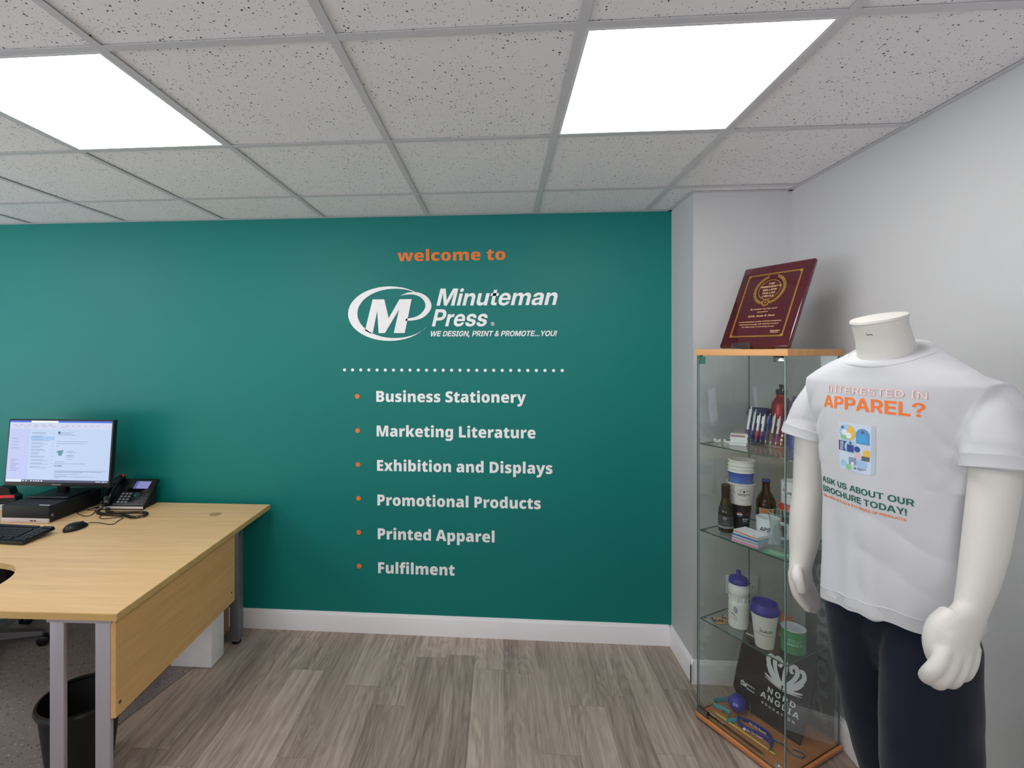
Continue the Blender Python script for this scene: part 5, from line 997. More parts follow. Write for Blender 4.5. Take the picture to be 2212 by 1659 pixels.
lead('network_cable', [(-2.212, 2.66, zc), (-2.255, 2.60, zc), (-2.282, 2.515, zc), (-2.253, 2.486, zc), (-2.188, 2.457, zc), (-2.17, 2.474, zc + .002), (-2.21, 2.545, zc), (-2.262, 2.552, zc), (-2.268, 2.567, zc), (-2.228, 2.609, zc), (-2.212, 2.64, zc)], .0019, M_BLACK, 'thin black looped cable on the desk between computer and telephone')

# pot at the left edge of the picture
pot = thing('tape_dispenser', 'black and red tape dispenser at the far left of the desk, behind the computer', 'tape dispenser', (-2.835, 2.63, ZT + .0004), math.radians(10))
prof = [(-.06, 0), (.075, 0), (.075, .045), (.052, .058), (.040, .094), (.0, .108), (-.035, .098), (-.055, .060)]
mbp = MB()
mbp.prism(prof, -.027, .027)
mbp.fn(lambda p: (p[0], -p[2], p[1])).build('body', M_BLACK_G, pot, angle=30)
MB().rbox(-.052, .070, -.0285, -.0265, .040, .056, .0006, 1).build('side_stripe', M_RED, pot)
MB().tube([(.0 + .030 * math.cos(a), 0, .064 + .030 * math.sin(a)) for a in [i * math.pi / 12 for i in range(24)]], .006, 8, closed=True, flat=2.0, side=None).build('tape_roll', mat('clear_tape_roll', (190, 182, 160), .3), pot)
wd = MB().lathe([(0, .0), (.07, 0), (.075, .003), (.07, .0045), (0, .003)], n=28, cap0=False, cap1=False).build('white_dish', M_WHITE, None, loc=(-2.80, 2.545, ZT + .0004))
tag(wd, 'small white dish lying on the desk in front of the tape dispenser', 'dish')

# office chair pushed under the desk: only its base and gas lift show
ch = thing('swivel_stool', 'black swivel stool with chrome star base standing under the desk', 'stool', (-2.745, 2.40, .0055), math.radians(22))
for k in range(5):
    a = math.radians(72 * k)
    d = Vector((math.cos(a), math.sin(a), 0)); s_ = Vector((-d.y, d.x, 0))
    L = MB().loft([[d * r + s_ * (w_ * sx) + Vector((0, 0, z + h_ * sz)) for sx, sz in ((-1, 0), (1, 0), (1, 1), (-1, 1))] for r, w_, z, h_ in ((.02, .03, .075, .045), (.14, .022, .066, .035), (.29, .016, .058, .022))]).build('base_leg', mat('satin_steel', (150, 152, 156), .38, .8), ch, angle=30)
    cs = MB().tube([d * .29 + s_ * x + Vector((0, 0, .027)) for x in (-.026, -.022, -.008, -.004, .004, .008, .022, .026)], [.018, .026, .026, .012, .012, .026, .026, .018], 20)
    cs.build('castor', M_BLACK, L)
MB().lathe([(.032, .07), (.032, .13), (.026, .14), (.026, .28), (.015, .285), (.015, .42)], n=24).build('gas_lift', mat('grey_steel', (140, 142, 146), .35, .6), ch)
MB().rbox(-.10, .10, -.08, .08, .40, .425, .006).build('mechanism', M_BLACK_M, ch)
MB().rbox(-.235, .235, -.225, .225, .42, .485, .030, 4).build('seat', mat('black_fabric', (26, 26, 29), .9, bump=.3, vscale=300), ch)
# ------------------------------------------------------------------ glass display cabinet
CA = math.radians(-59.5)
CU = Vector((math.cos(CA), math.sin(CA), 0)); CN = Vector((-CU.y, CU.x, 0)); CL = Vector((.849, 2.228, 0))
def cab(a, b, z=0.0):
    return CL + CU * a + CN * b + Vector((0, 0, z))
CW, CD = .395, .372
Z0, Z1 = .028, 1.583
M_OAKC = oak('cabinet_oak_top', (214, 160, 104), 'x', .45)
M_BEECH = oak('cabinet_oak_base', (196, 126, 76), 'x', .4)

def glass_mat(name, tint=(.95, .972, .962), ior=1.5, rough=0.0, extra=0.0):
    s = NT(name)
    s.t.nodes.remove(s.b)
    geo = s.n('ShaderNodeNewGeometry')
    dt = s.n('ShaderNodeVectorMath', {0: geo.outputs['Incoming'], 1: geo.outputs['Normal']}, operation='DOT_PRODUCT').outputs['Value']
    q = s.math('POWER', s.math('SUBTRACT', 1.0, s.math('ABSOLUTE', dt), clamp=True), 5.0)
    r0 = ((ior - 1) / (ior + 1)) ** 2
    frv = s.math('MULTIPLY_ADD', q, 1 - r0, r0)
    g = s.n('ShaderNodeBsdfGlossy', {'Color': (1, 1, 1, 1), 'Roughness': rough})
    tr = s.n('ShaderNodeBsdfTransparent', {'Color': (*tint, 1)})
    f = s.noise(s.coords(), 12.0, 2)
    k = s.math('MULTIPLY_ADD', frv, 1.0, s.math('MULTIPLY', f, 0.01 + extra))
    mx = s.n('ShaderNodeMixShader', {0: k, 1: tr.outputs[0], 2: g.outputs[0]})
    s.t.links.new(mx.outputs[0], s.out.inputs[0])
    return s.m
M_GLASS = glass_mat('cabinet_glass')
M_GEDGE = NT('glass_edge')
_f = M_GEDGE.noise(M_GEDGE.coords(), 40, 2)
M_GEDGE.set(Base_Color=M_GEDGE.mix(_f, rgb(30, 62, 58), rgb(66, 104, 98)), Roughness=.15)
M_GEDGE = M_GEDGE.m
M_GEDGE_L = mat('glass_edge_light', (168, 190, 186), .12)

cabinet = thing('display_cabinet', 'tall glass display cabinet with wooden top and base standing in the corner', 'display cabinet', CL, CA)
def rounded(x0, x1, y0, y1, r, n=6):
    P = []
    for cx, cy, a in ((x1 - r, y0 + r, -90), (x1 - r, y1 - r, 0), (x0 + r, y1 - r, 90), (x0 + r, y0 + r, 180)):
        for i in range(n + 1):
            t = math.radians(a + 90 * i / n)
            P.append((cx + r * math.cos(t), cy + r * math.sin(t)))
    return P
def slab(poly, z0, z1, c=.003):
    """horizontal board with eased edges"""
    mb = MB()
    cx = sum(p[0] for p in poly) / len(poly); cy = sum(p[1] for p in poly) / len(poly)
    def sh(d):
        return [(p[0] + (d if p[0] < cx else -d), p[1] + (d if p[1] < cy else -d)) for p in poly]
    mb.loft([[(x, y, z) for x, y in sh(d)] for d, z in ((c, z0), (0, z0 + c), (0, z1 - c), (c, z1))])
    return mb
slab(rounded(0, CW, 0, CD, .012), .006, Z0, .005).build('base_board', M_BEECH, cabinet)
slab(rounded(.002, CW + .002, 0, CD, .0015), Z1, 1.609, .0012).build('top_board', M_OAKC, cabinet)
for x, y in ((.04, .04), (CW - .04, .04), (.04, CD - .04), (CW - .04, CD - .04)):
    MB().lathe([(.016, .0005), (.016, .0065)], (x, y, 0), 16).build('foot', M_BLACK_M, cabinet)
def pane(name, x0, x1, y0, y1, z0=Z0, z1=Z1 - .0005):
    mb = MB().box(x0, x1, y0, y1, z0, z1)
    thin = 0 if (x1 - x0) < (y1 - y0) else 1
    if (z1 - z0) < min(x1 - x0, y1 - y0): thin = 2
    big = {0: (3, 5), 1: (2, 4), 2: (0, 1)}[thin]
    mb.m = [0 if i in big else 1 for i in range(6)]
    return mb.build(name, [M_GLASS, M_GEDGE], cabinet, angle=0)
door = pane('glass_door', .0155, .3800, .0080, .0125, Z0 + .003, Z1 - .003)
pane('glass_side', .0080, .0125, .0085, .3600)
pane('glass_side', .3830, .3875, .0085, .3600)
pane('glass_back', .0130, .3825, .3555, .3600)
for zs in (.4325, .8175, 1.1945):
    pane('glass_shelf', .0150, .3810, .0200, .3540, zs, zs + .0055)
    for x, y in ((.0127, .05), (.0127, .31), (.3757, .05), (.3757, .31)):
        MB().box(x, x + .007, y - .006, y + .006, zs - .004, zs - .0003).build('shelf_pin', M_CHROME, cabinet, angle=0)
# light strips along the meeting edges
MB().box(.0127, .0152, .0095, .0125, Z0, Z1 - .001).build('edge_seal', M_GEDGE_L, cabinet, angle=0)
MB().box(.3803, .3827, .0090, .0125, Z0, Z1 - .001).build('edge_seal', M_GEDGE_L, cabinet, angle=0)
hg = MB().rbox(.016, .052, .0045, .0078, 1.546, 1.578, .001, 1)
hg.build('hinge', mat('hinge_green_grey', (66, 108, 100), .3, .2), door)
MB().rbox(.021, .034, .006, .012, 1.578, 1.5826, .0005, 1).build('hinge_pin', M_BLACK, door)
MB().rbox(.335, .376, .0125, .018, 1.560, 1.575, .002).build('door_catch', M_CHROME, door)
MB().rbox(.335, .37, .014, .022, 1.576, 1.5826, .001, 1).build('catch_magnet', M_BLACK, door)
MB().rbox(.016, .062, .0045, .0078, .030, .058, .001, 1).build('hinge', mat('hinge_steel', (118, 118, 116), .3, .6), door)
MB().rbox(.016, .064, .0035, .0055, .058, .062, .0005, 1).rbox(.060, .065, .0035, .0055, .030, .060, .0005, 1).build('hinge_trim', M_BLACK, door)
MB().lathe([(.013, 0), (.013, .002), (.006, .002), (.006, .006)], n=20).build('lock', M_CHROME, door, loc=(.36, .0078, .05), rot=(math.radians(90), 0, 0))

# ------------------------------------------------------------------ award plaque on top
PR = math.radians(-63.3)
plaque = thing('award_plaque', 'dark red glossy award plaque with gold lettering leaning back on the cabinet top', 'award plaque', (.943, 2.203, 1.6095), PR)
LEAN = Matrix.Translation((0, 0, .0077)) @ Matrix.Rotation(math.radians(-24.8), 4, 'X')
PW_, PH_ = .302, .383
s = NT('red_lacquer')
f = s.noise(s.coords((6, 30, 6)), 1.0, 3)
s.set(Base_Color=s.mix(f, rgb(54, 6, 20), rgb(86, 10, 28)), Roughness=.08)
s.b.inputs['Specular IOR Level'].default_value = .6
s.b.inputs['Coat Weight'].default_value = .6
M_LACQ = s.m
M_GOLD = mat('gold_print', (214, 176, 84), .32, .75)
M_GOLD_P = mat('pale_gold_print', (236, 206, 150), .4, .4)
MB().rbox(0, PW_, -.0, .018, .0005, PH_, .006, 3).xf(LEAN).build('board', M_LACQ, plaque)
def P2(mb):
    """from plaque drawing (x right, y up) to its face"""
    return mb.fn(lambda p: (p[0], -.0004 - p[2], p[1])).xf(LEAN)
def frame(x0, y0, x1, y1, w_):
    return [[(x0, y0), (x1, y0), (x1, y1), (x0, y1)], [(x0 + w_, y0 + w_), (x0 + w_, y1 - w_), (x1 - w_, y1 - w_), (x1 - w_, y0 + w_)]]
fb = MB().prism(frame(.036, .046, .236 + .030, .340, .0035), 0, .0003)
fb.prism(frame(.0415, .0515, .2605, .3345, .0010), 0, .0003)
for cx, cy in ((.042, .052), (.260, .052), (.042, .334), (.260, .334)):
    fb.prism(circle(cx, cy, .0055, n=12), 0, .0004)
P2(fb).build('gold_border', M_GOLD, plaque, angle=0)
cx, cy = .150, .262
rg = MB()
for r0, r1 in ((.0475, .0460), (.0450, .0440)):
    rg.prism([circle(cx, cy, r0, r0 * .98, n=40), circle(cx, cy, r1, r1 * .98, n=40)[::-1]], 0, .0003)
rg.prism([circle(cx, cy - .060, .017, n=24), circle(cx, cy - .060, .0145, n=24)[::-1]], 0, .0004)
rg.prism([circle(cx, cy - .060, .0125, n=24), circle(cx, cy - .060, .010, n=24)[::-1]], 0, .0004)
rg.prism([(cx - .003, cy - .067), (cx + .004, cy - .060), (cx + .003, cy - .052), (cx - .004, cy - .060)], 0, .0004)
P2(rg).build('gold_medallion', M_GOLD, plaque, angle=0)
lf = MB()
for sd in (-1, 1):
    for k in range(13):
        a = math.radians(-74 + 11.5 * k)
        for da, rr_ in ((.0, .0605), (.10, .067)):
            t = a + da
            c_ = Vector((sd * math.cos(t) * rr_ * .97, math.sin(t) * rr_))
            d_ = Vector((-sd * math.sin(t), math.cos(t))) * .0085 + Vector((sd * math.cos(t), math.sin(t))) * (.003 if da else -.002)
            n_ = Vector((-d_.y, d_.x)).normalized() * .0030
            lf.prism([tuple(c_ - d_ + Vector((cx, cy))), tuple(c_ + n_ + Vector((cx, cy))), tuple(c_ + d_ + Vector((cx, cy))), tuple(c_ - n_ + Vector((cx, cy)))], 0, .0004)
P2(lf).build('gold_wreath', M_GOLD, plaque, angle=0)
pt = MB()
for i, s_ in enumerate(("THE", "PRESIDENT'S", "MILLION", "DOLLAR", "CIRCLE")):
    text(s_, 'inter', .0082, None, 'c', .25, 1.25, depth=.0003, mb=pt, at=(cx, cy + .024 - .0145 * i))
for s_, y_, cp_, wd_ in (("The Presidents' Top Sales Award", .170, .0062, .115), ("is presented to", .157, .0055, .046), ("Keith, Paula & Team", .137, .0088, .115),
                         ("for total commitment to excellence in business management,", .113, .0058, .185), ("sales & entrepreneurship, & for achieving in excess of", .101, .0058, .170), ("One Million Dollars in sales during one year.", .089, .0058, .142)):
    text(s_, 'serif', cp_, wd_, 'c', 0.0, depth=.0003, mb=pt, at=(cx, y_))
text('MINUTEMAN', 'inter', .0045, .040, 'r', .2, depth=.0003, mb=pt, at=(.248, .069))
text('PRESS', 'inter', .0045, .032, 'r', .2, depth=.0003, mb=pt, at=(.243, .062))
P2(pt).build('gold_lettering', M_GOLD_P, plaque, angle=0)
M_ACRYL = glass_mat('clear_acrylic', (.93, .92, .93), 1.49, 0.02, .03)
est = MB().rbox(.068, .150, -.010, -.0075, .0002, .026, .001, 1).rbox(.068, .150, -.010, .10, .0002, .0030, .001, 1)
ob = est.build('plaque_stand', M_ACRYL)
ob.location = plaque.location; ob.rotation_euler = plaque.rotation_euler
tag(ob, 'small clear acrylic stand holding the dark red plaque on the cabinet', 'plaque stand')
back = MB().add([(.09, .020, 0), (.13, .020, 0), (.13, .175, 0), (.09, .175, 0), (.105, .085, .15), (.115, .085, .15), (.115, .092, .15), (.105, .092, .15)], [(0, 3, 2, 1), (4, 5, 6, 7), (0, 1, 5, 4), (1, 2, 6, 5), (2, 3, 7, 6), (3, 0, 4, 7)])
back.build('strut', M_BLACK_M, plaque, angle=0)

# ------------------------------------------------------------------ things inside the cabinet
S3, S2, S1, S0 = 1.2002, .8232, .4382, .0283
FACE = math.radians(-116)
def put(mb_list, name, label, cat, a, b, z, rot=0.0, group=None):
    t = thing(name, label, cat, cab(a, b, z), rot, group)
    for nm, mb, m in mb_list:
        mb.build(nm, m, t)
    return t
def cyl_text(s_, font, cap, width, rad, z, th, shear=0.0, gap=0.0, step=.004):
    mb = text(s_, font, cap, width, 'c', shear, gap=gap)
    mb.grid_split(step, (0,))
    return mb.fn(wrapper(rad, z, th))
def art(polys, rad, z, th, step=.004):
    mb = MB()
    for P in polys:
        mb.prism(P, 0, 0)
    mb.grid_split(step, (0,))
    return mb.fn(wrapper(rad, z, th))
M_NAVY = mat('navy_plastic', (34, 38, 104), .35)
M_NAVY_L = mat('purple_blue_plastic', (52, 46, 142), .35)
M_CERAM = mat('white_ceramic', (226, 229, 232), .15)
M_PAPER = mat('white_card', (232, 230, 224), .6)
M_INK = mat('black_ink', (15, 15, 17), .5)
M_PRINT_W = mat('white_ink', (232, 234, 238), .5)
M_PRINT_G = mat('grey_ink', (128, 132, 138), .5)
M_PRINT_R = mat('red_ink', (196, 42, 52), .5)
M_PRINT_B = mat('blue_ink', (40, 92, 170), .5)
M_PRINT_O = mat('orange_ink', (222, 130, 62), .5)

# --- top shelf
t = put([('body', MB().lathe([(.0, 0), (.033, 0), (.035, .003), (.0475, .118), (.0465, .118), (.034, .004), (0, .003)], n=40, cap0=False, cap1=False), M_NAVY),
         ('lid', MB().lathe([(.049, .116), (.0525, .118), (.0525, .126), (.050, .128), (.047, .142), (.045, .146), (.040, .1465), (.038, .140), (0, .139)], n=40, cap0=False, cap1=False), M_NAVY)],
        'travel_cup', 'navy travel cup with matching lid standing behind the pens', 'cup', .104, .294, S3)
cyl_text('BUSINESS', 'inter', .004, .026, lambda z: .0355 + z * .105, .060, math.radians(-122)).build('lettering', M_PRINT_W, t)
s = NT('red_metallic'); f = s.noise(s.coords(), 25, 3)
s.set(Base_Color=s.mix(f, rgb(140, 18, 30), rgb(176, 30, 40)), Roughness=.25, Metallic=.55); M_REDM = s.m
t = put([('body', MB().lathe([(0, 0), (.035, 0), (.0375, .004), (.0375, .165), (.036, .178), (.030, .192), (.0205, .205), (.019, .212), (.019, .219)], n=40, cap0=False), M_REDM),
         ('cap', MB().lathe([(.0205, .217), (.0215, .219), (.0215, .234), (.019, .238), (0, .239)], n=28, cap0=True, cap1=False).rbox(-.012, .011, -.007, .007, .236, .252, .003).rbox(-.011, .005, -.008, .008, .249, .259, .003), M_BLACK)],
        'drinks_bottle', 'metallic red drinks bottle with black screw cap on the top shelf', 'bottle', .204, .285, S3, math.radians(-110))
MB().tube([(.016 + .011 * math.cos(a), 0, .234 + .011 * math.sin(a)) for a in [i * math.pi / 9 for i in range(18)]], .0016, 6, closed=True, side=(0, 1, 0)).build('carry_ring', M_CHROME, t)
t = put([('body', MB().lathe([(0, 0), (.026, 0), (.029, .003), (.029, .120), (.026, .130), (.0245, .150), (.024, .170)], n=32, cap0=False), mat('blue_plastic', (48, 70, 160), .3)),
         ('cap', MB().lathe([(.0245, .168), (.0245, .188), (.013, .198), (.012, .215), (0, .216)], n=28, cap1=False), M_NAVY)],
        'squeeze_bottle', 'slim blue squeeze bottle on the top shelf next to the metallic red bottle', 'bottle', .275, .266, S3)
# pens in a clear stand
rk = MB().rbox(.092, .268, .176, .222, 0, .012, .002).rbox(.092, .268, .205, .209, .012, .060, .001, 1).rbox(.092, .268, .214, .218, .012, .105, .001, 1)
ob = rk.build('pen_stand', M_ACRYL, loc=CL + Vector((0, 0, S3)), rot=(0, 0, CA))
tag(ob, 'clear acrylic pen stand holding a row of pens on the top shelf', 'pen stand')
pens = [('blue grip', 'white', (40, 52, 170), (238, 238, 242), .0052, .150, 'leftmost and tallest pen in the clear stand, white with blue grip and white tip'),
        ('blue', 'white', (44, 66, 186), (216, 218, 226), .0042, .140, 'second pen from the left in the clear stand, silver white with a blue grip'),
        ('red', 'white', (204, 48, 58), (240, 238, 240), .0048, .125, 'white pen with red grip in the clear stand'),
        ('purple', 'white', (98, 40, 140), (236, 234, 242), .0050, .124, 'wide white pen with purple grip, fourth from the left in the clear stand'),
        ('navy', 'navy', (38, 56, 128), (40, 70, 160), .0040, .130, 'slim blue metal pen with silver clip in the clear stand'),
        ('brown', 'white', (94, 66, 62), (226, 224, 226), .0042, .132, 'white pen with brown grip in the clear stand'),
        ('purple', 'white', (104, 44, 150), (222, 220, 226), .0046, .122, 'white pen with purple grip beside the red patterned pencil'),
        ('red pattern', 'pat', (150, 50, 56), (160, 52, 62), .0040, .115, 'red and white patterned pencil at the right end of the clear stand')]
for k, (g_, kind, gc, bc, r, Lp, lab) in enumerate(pens):
    a = .106 + .0212 * k
    t = thing('pen', lab, 'pen', cab(a, .1945, S3 + .0125), CA, 'pens in the clear stand on the top shelf')
    tilt = Matrix.Rotation(math.radians(-11), 4, 'X') @ Matrix.Rotation(math.radians(3), 4, 'Y')
    mg = mat('pen_grip_%d' % k, gc, .4); mbk = mat('pen_barrel_%d' % k, bc, .3)
    if kind == 'pat':
        b_ = MB()
        for q in range(11):
            b_.lathe([(r, .012 + q * .009), (r, .021 + q * .009)], n=14, mi=q % 2, cap0=q == 0, cap1=q == 10)
        b_.xf(tilt).build('barrel', [mbk, M_PRINT_W], t)
    else:
        MB().lathe([(r * .82, .048), (r, .055), (r, Lp - .030), (r * .85, Lp - .012), (r * .5, Lp - .008)], n=16).xf(tilt).build('barrel', mbk, t)
        MB().lathe([(r * .6, .012), (r * 1.02, .018), (r * .92, .030), (r * 1.02, .048)], n=16).xf(tilt).build('grip', mg, t)
        MB().lathe([(r * .42, Lp - .009), (r * .42, Lp - .001), (r * .25, Lp)], n=12).xf(tilt).build('push_button', M_PRINT_W if kind == 'white' else M_CHROME, t)
        MB().rbox(-r * 1.9, -r * .9, -.0022, .0022, Lp - .045, Lp - .012, .0007, 1).xf(tilt).build('clip', mbk if k in (2, 3) else M_CHROME, t)
    MB().lathe([(.0007, 0), (r * .45, .007), (r * .6, .0125)], n=12).xf(tilt).build('tip', M_CHROME if k else M_PRINT_W, t)
# small items to the left of the pens
for k in range(4):
    bxk = MB().rbox(-.032, .032, -.024, .024, 0, .0115, .0012, 1).build('card_pack', mat('pack_white', (226, 226, 230), .4), loc=cab(.118 + .003 * (k % 2), .128, S3 + .012 * k), rot=(0, 0, CA + math.radians(28 + 3 * k)))
    tag(bxk, ('white card pack at the bottom of the small stack beside the pens', 'white card pack, second from the bottom of the small stack by the pens', 'white card pack, third from the bottom of the small stack by the pens', 'topmost white card pack of the small stack, with a printed edge')[k], 'card pack', 'small white packs stacked beside the pens')
    if k == 3:
        MB().box(-.030, .020, -.0245, -.0239, .0025, .009).build('printed_edge', mat('pack_print', (150, 96, 92), .5), bxk, angle=0)
def coil(name, label, a, b, r, n_, seed):
    rr = random.Random(seed)
    c = cab(a, b, S3 + .0022)
    pts = []
    for i in range(n_ * 8):
        t_ = i / 8 * 2 * math.pi
        q = r * (.6 + .4 * rr.random())
        pts.append((q * math.cos(t_) * 1.25, q * .8 * math.sin(t_), .0012 * (i // 8) + .001 * rr.random()))
    t = thing(name, label, 'earphones', c, CA, 'coiled white earphones on the top shelf')
    MB().tube(bez(pts, 4), .0011, 6).build('lead', M_WHITE, t)
    for sx in (-1, 1):
        MB().sphere((sx * r * .7, -.004, .008), .006, 14, 8, sc=(1, 1, .9)).build('earbud', M_WHITE, t)
    MB().tube([(r, .0, .004), (r + .006, .003, .016)], .0022, 8).build('jack_plug', M_CHROME, t)
coil('earphones', 'coiled white earphones at the left end of the top shelf', .038, .105, .016, 3, 5)
coil('earphones', 'coiled white earphones between the other pair and the card packs', .075, .125, .022, 4, 8)

# --- middle shelf
s = NT('dark_green_bottle_glass'); f = s.noise(s.coords(), 18, 3)
s.set(Base_Color=s.mix(f, rgb(22, 25, 10), rgb(48, 48, 18)), Roughness=.08); M_GBOT = s.m
t = put([('body', MB().lathe([(0, 0), (.026, 0), (.0295, .004), (.0295, .082), (.027, .100), (.019, .128), (.0150, .150), (.0145, .168)], n=36, cap0=False), M_GBOT),
         ('foil', MB().lathe([(.0165, .142), (.0165, .166), (.0172, .168), (.0172, .198), (.015, .201), (0, .201)], n=28, cap0=True, cap1=False), M_BLACK),
         ('label', MB().lathe([(.0299, .030), (.0299, .072)], n=36, cap0=False, cap1=False), mat('charcoal_label', (62, 60, 62), .55)),
         ('label_band', MB().lathe([(.0299, .019), (.0299, .029)], n=36, cap0=False, cap1=False), mat('grey_label_band', (146, 142, 140), .4))],
        'wine_bottle', 'small dark green wine bottle with black foil at the left of the middle shelf', 'bottle', .090, .085, S2 + .0062)
art([circle(0, .012, .009, .006), [(-.0012, 0), (.0012, 0), (.0006, .008), (-.0006, .008)]], lambda z: .0301, .050, FACE - .1).build('label_tree', M_PRINT_G, t)
cyl_text('PROSECCO', 'inter', .0048, .030, lambda z: .0301, .038, FACE).build('lettering', M_PRINT_G, t)
ob = MB().lathe([(0, 0), (.046, 0), (.0475, .002), (.0475, .005), (.046, .006), (0, .006)], n=40, cap0=False, cap1=False).build('glass_coaster', M_GLASS, loc=cab(.090, .085, S2))
tag(ob, 'round clear glass coaster under the small dark green wine bottle', 'coaster')
def cup(name, label, r0, r1, h, a, b, z, m, group=None, rim=True, inside=None):
    mi_ = inside or M_PAPER
    t = thing(name, label, 'paper cup', cab(a, b, z), 0, group)
    MB().lathe([(r0 * .93, .004), (r0, .0), (r1, h - .002)], n=40, cap0=True, cap1=False).build('wall', m, t)
    MB().lathe([(r1 - .0008, h - .004), (r0 - .0012, .006), (0, .006)], n=40, cap0=False, cap1=False).build('inside', mi_, t)
    if rim:
        MB().tube([((r1 + .0006) * math.cos(q), (r1 + .0006) * math.sin(q), h) for q in [i * math.pi / 20 for i in range(40)]], .0022, 8, closed=True, side=(0, 0, 1)).build('rim', M_PAPER, t)
    return t
ca, cb = .108, .158
G_ = 'paper cups stacked on the middle shelf'
t = cup('paper_cup', 'tall black printed paper cup at the bottom of the cup stack', .0275, .0405, .124, ca, cb, S2, M_INK, G_)
rp = lambda z: .0275 + .013 * z / .124 + .0003
th = math.radians(-104)
art([circle(-.012, 0, .0105)], rp, .082, th).build('logo_disc', M_PRINT_W, t)
R2 = lambda z: rp(z) + .0004
art([circle(-.012, 0, .0098, a0=12, a1=168)], R2, .0835, th).build('logo_red', M_PRINT_R, t)
art([circle(-.012, 0, .0098, a0=192, a1=348)], R2, .0805, th).build('logo_blue', M_PRINT_B, t)
cyl_text('MAX', 'inter', .011, .022, rp, .077, th + .62, .15).build('lettering_red', mat('muted_red_ink', (176, 72, 66), .5), t)
cyl_text('MAXIMUM', 'inter', .0055, .026, rp, .060, th + .36).build('lettering_white', M_PRINT_W, t)
cyl_text('TASTE', 'inter', .0055, .020, rp, .052, th + .28).build('lettering_white', M_PRINT_W, t)
art([[(-.012, 0), (.012, 0), (.012, .004), (-.012, .004)]], rp, .044, th + .36).build('blue_bar', M_PRINT_B, t)
t = cup('paper_cup', "white printed paper cup in the middle of the cup stack, standing on the black cup", .0435, .0520, .086, ca, cb, S2 + .1265, mat('cup_white_print', (224, 220, 216), .55), G_)
rc = lambda z: .0435 + .0085 * z / .086 + .0003
th = math.radians(-101)
cyl_text("CECILY'S", 'inter', .0095, .050, rc, .038, th).build('lettering', M_INK, t)
ringa = MB()
for a0, a1 in ((20, 160), (200, 340)):
    ringa.prism(circle(0, 0, .030, .026, 20, a0, a1) + circle(0, 0, .0292, .0252, 20, a0, a1)[::-1], 0, 0)
ringa.grid_split(.004, (0,)).fn(wrapper(rc, .043, th)).build('ring_print', M_INK, t)
dots_ = [circle(0, .0, .0042, .0045, 12), circle(-.012, .002, .003, .002, 10), circle(.012, .002, .003, .002, 10)]
art(dots_, rc, .056, th).build('motif', M_INK, t)
rr = random.Random(2)
art([circle(rr.uniform(-.075, -.036), rr.uniform(-.03, .035), .0022, .0018, 8) for _ in range(9)] + [circle(rr.uniform(.036, .07), rr.uniform(-.03, .035), .0022, .0018, 8) for _ in range(8)], rc, .043, th).build('speckle_print', M_INK, t)
s = NT('blue_sky_print'); tc = s.n('ShaderNodeSeparateXYZ', {0: s.n('ShaderNodeTexCoord').outputs['Object']})
f = s.noise(s.coords(), 30, 3)
s.set(Base_Color=s.ramp(s.math('MULTIPLY_ADD', tc.outputs[2], 9.0, s.math('MULTIPLY', f, .2)), [(0.1, rgb(116, 164, 222)[:3]), (0.8, rgb(46, 86, 176)[:3])]), Roughness=.45)
M_SKY = s.m
zz = S2 + .1708
t = cup('paper_cup', 'blue printed paper cup nested near the top of the cup stack', .0415, .0490, .090, ca, cb, zz, M_SKY, G_)
cyl_text('Go To', 'inter', .005, .022, lambda z: .0415 + .0075 * z / .09 + .0003, .050, math.radians(-104)).build('lettering', M_NAVY, t)
for k, lab in enumerate(('white paper cup rim showing just above the blue cup in the stack', 'white paper cup rim second from the top of the cup stack', 'topmost empty white paper cup of the stack')):
    cup('paper_cup', lab, .0415, .0490, .090, ca + .001 * k, cb, zz + .0145 * (k + 1) + (.005 if k == 2 else 0), M_PAPER, G_)
s = NT('brown_bottle_glass'); f = s.noise(s.coords(), 18, 3)
s.set(Base_Color=s.mix(f, rgb(10, 5, 4), rgb(22, 10, 7)), Roughness=.07); M_BBOT = s.m
t = put([('body', MB().lathe([(0, 0), (.035, 0), (.0385, .004), (.0385, .112), (.037, .130), (.028, .152), (.0165, .172), (.0142, .205), (.0155, .208), (.0155, .216)], n=40, cap0=False), M_BBOT),
         ('crown_cap', MB().lathe([(.0162, .213), (.0162, .219), (.014, .2225), (0, .223)], n=24, cap1=False), mat('blue_crown_cap', (42, 62, 170), .3, .3))],
        'beer_bottle', 'brown beer bottle with blue cap and illustrated label on the middle shelf', 'bottle', .150, .265, S2)
rb = lambda z: .0388
th = math.radians(-114)
def label_art(items):
    for nm, P, m, lift in items:
        art(P, (lambda z, l=lift: .0388 + l), .058, th).build(nm, m, t)
label_art([('label', [[(-.030, -.044), (.030, -.044), (.030, .046), (-.030, .046)]], mat('label_cream', (214, 196, 170), .5), 0),
           ('label_orange', [[(-.022, .026), (.023, .030), (.021, .044), (-.020, .044)]], M_PRINT_O, .0003),
           ('label_green', [circle(0, .018, .021, .010, 18)], mat('grey_green_ink', (110, 132, 116), .5), .0005),
           ('label_tan', [[(-.022, -.004), (.022, -.004), (.020, .010), (-.024, .012)]], mat('tan_ink', (214, 160, 112), .5), .0006),
           ('label_dark', [[(-.026, -.016), (-.008, -.008), (.006, -.020), (.024, -.012), (.022, -.006), (-.010, .002)]], M_INK, .0008),
           ('label_teal', [[(-.020, -.030), (.012, -.034), (.020, -.018), (-.012, -.016)]], mat('dull_teal_ink', (92, 126, 118), .5), .0007),
           ('label_line', [[(-.030, -.042), (.030, -.042), (.030, -.040), (-.030, -.040)]], M_PRINT_O, .0004)])
ob = MB().rbox(-.045, .045, -.032, .032, 0, .002, .0006, 1).build('leaflet', mat('leaflet_red', (164, 54, 66), .4), loc=cab(.135, .235, S2), rot=(0, 0, CA + .5))
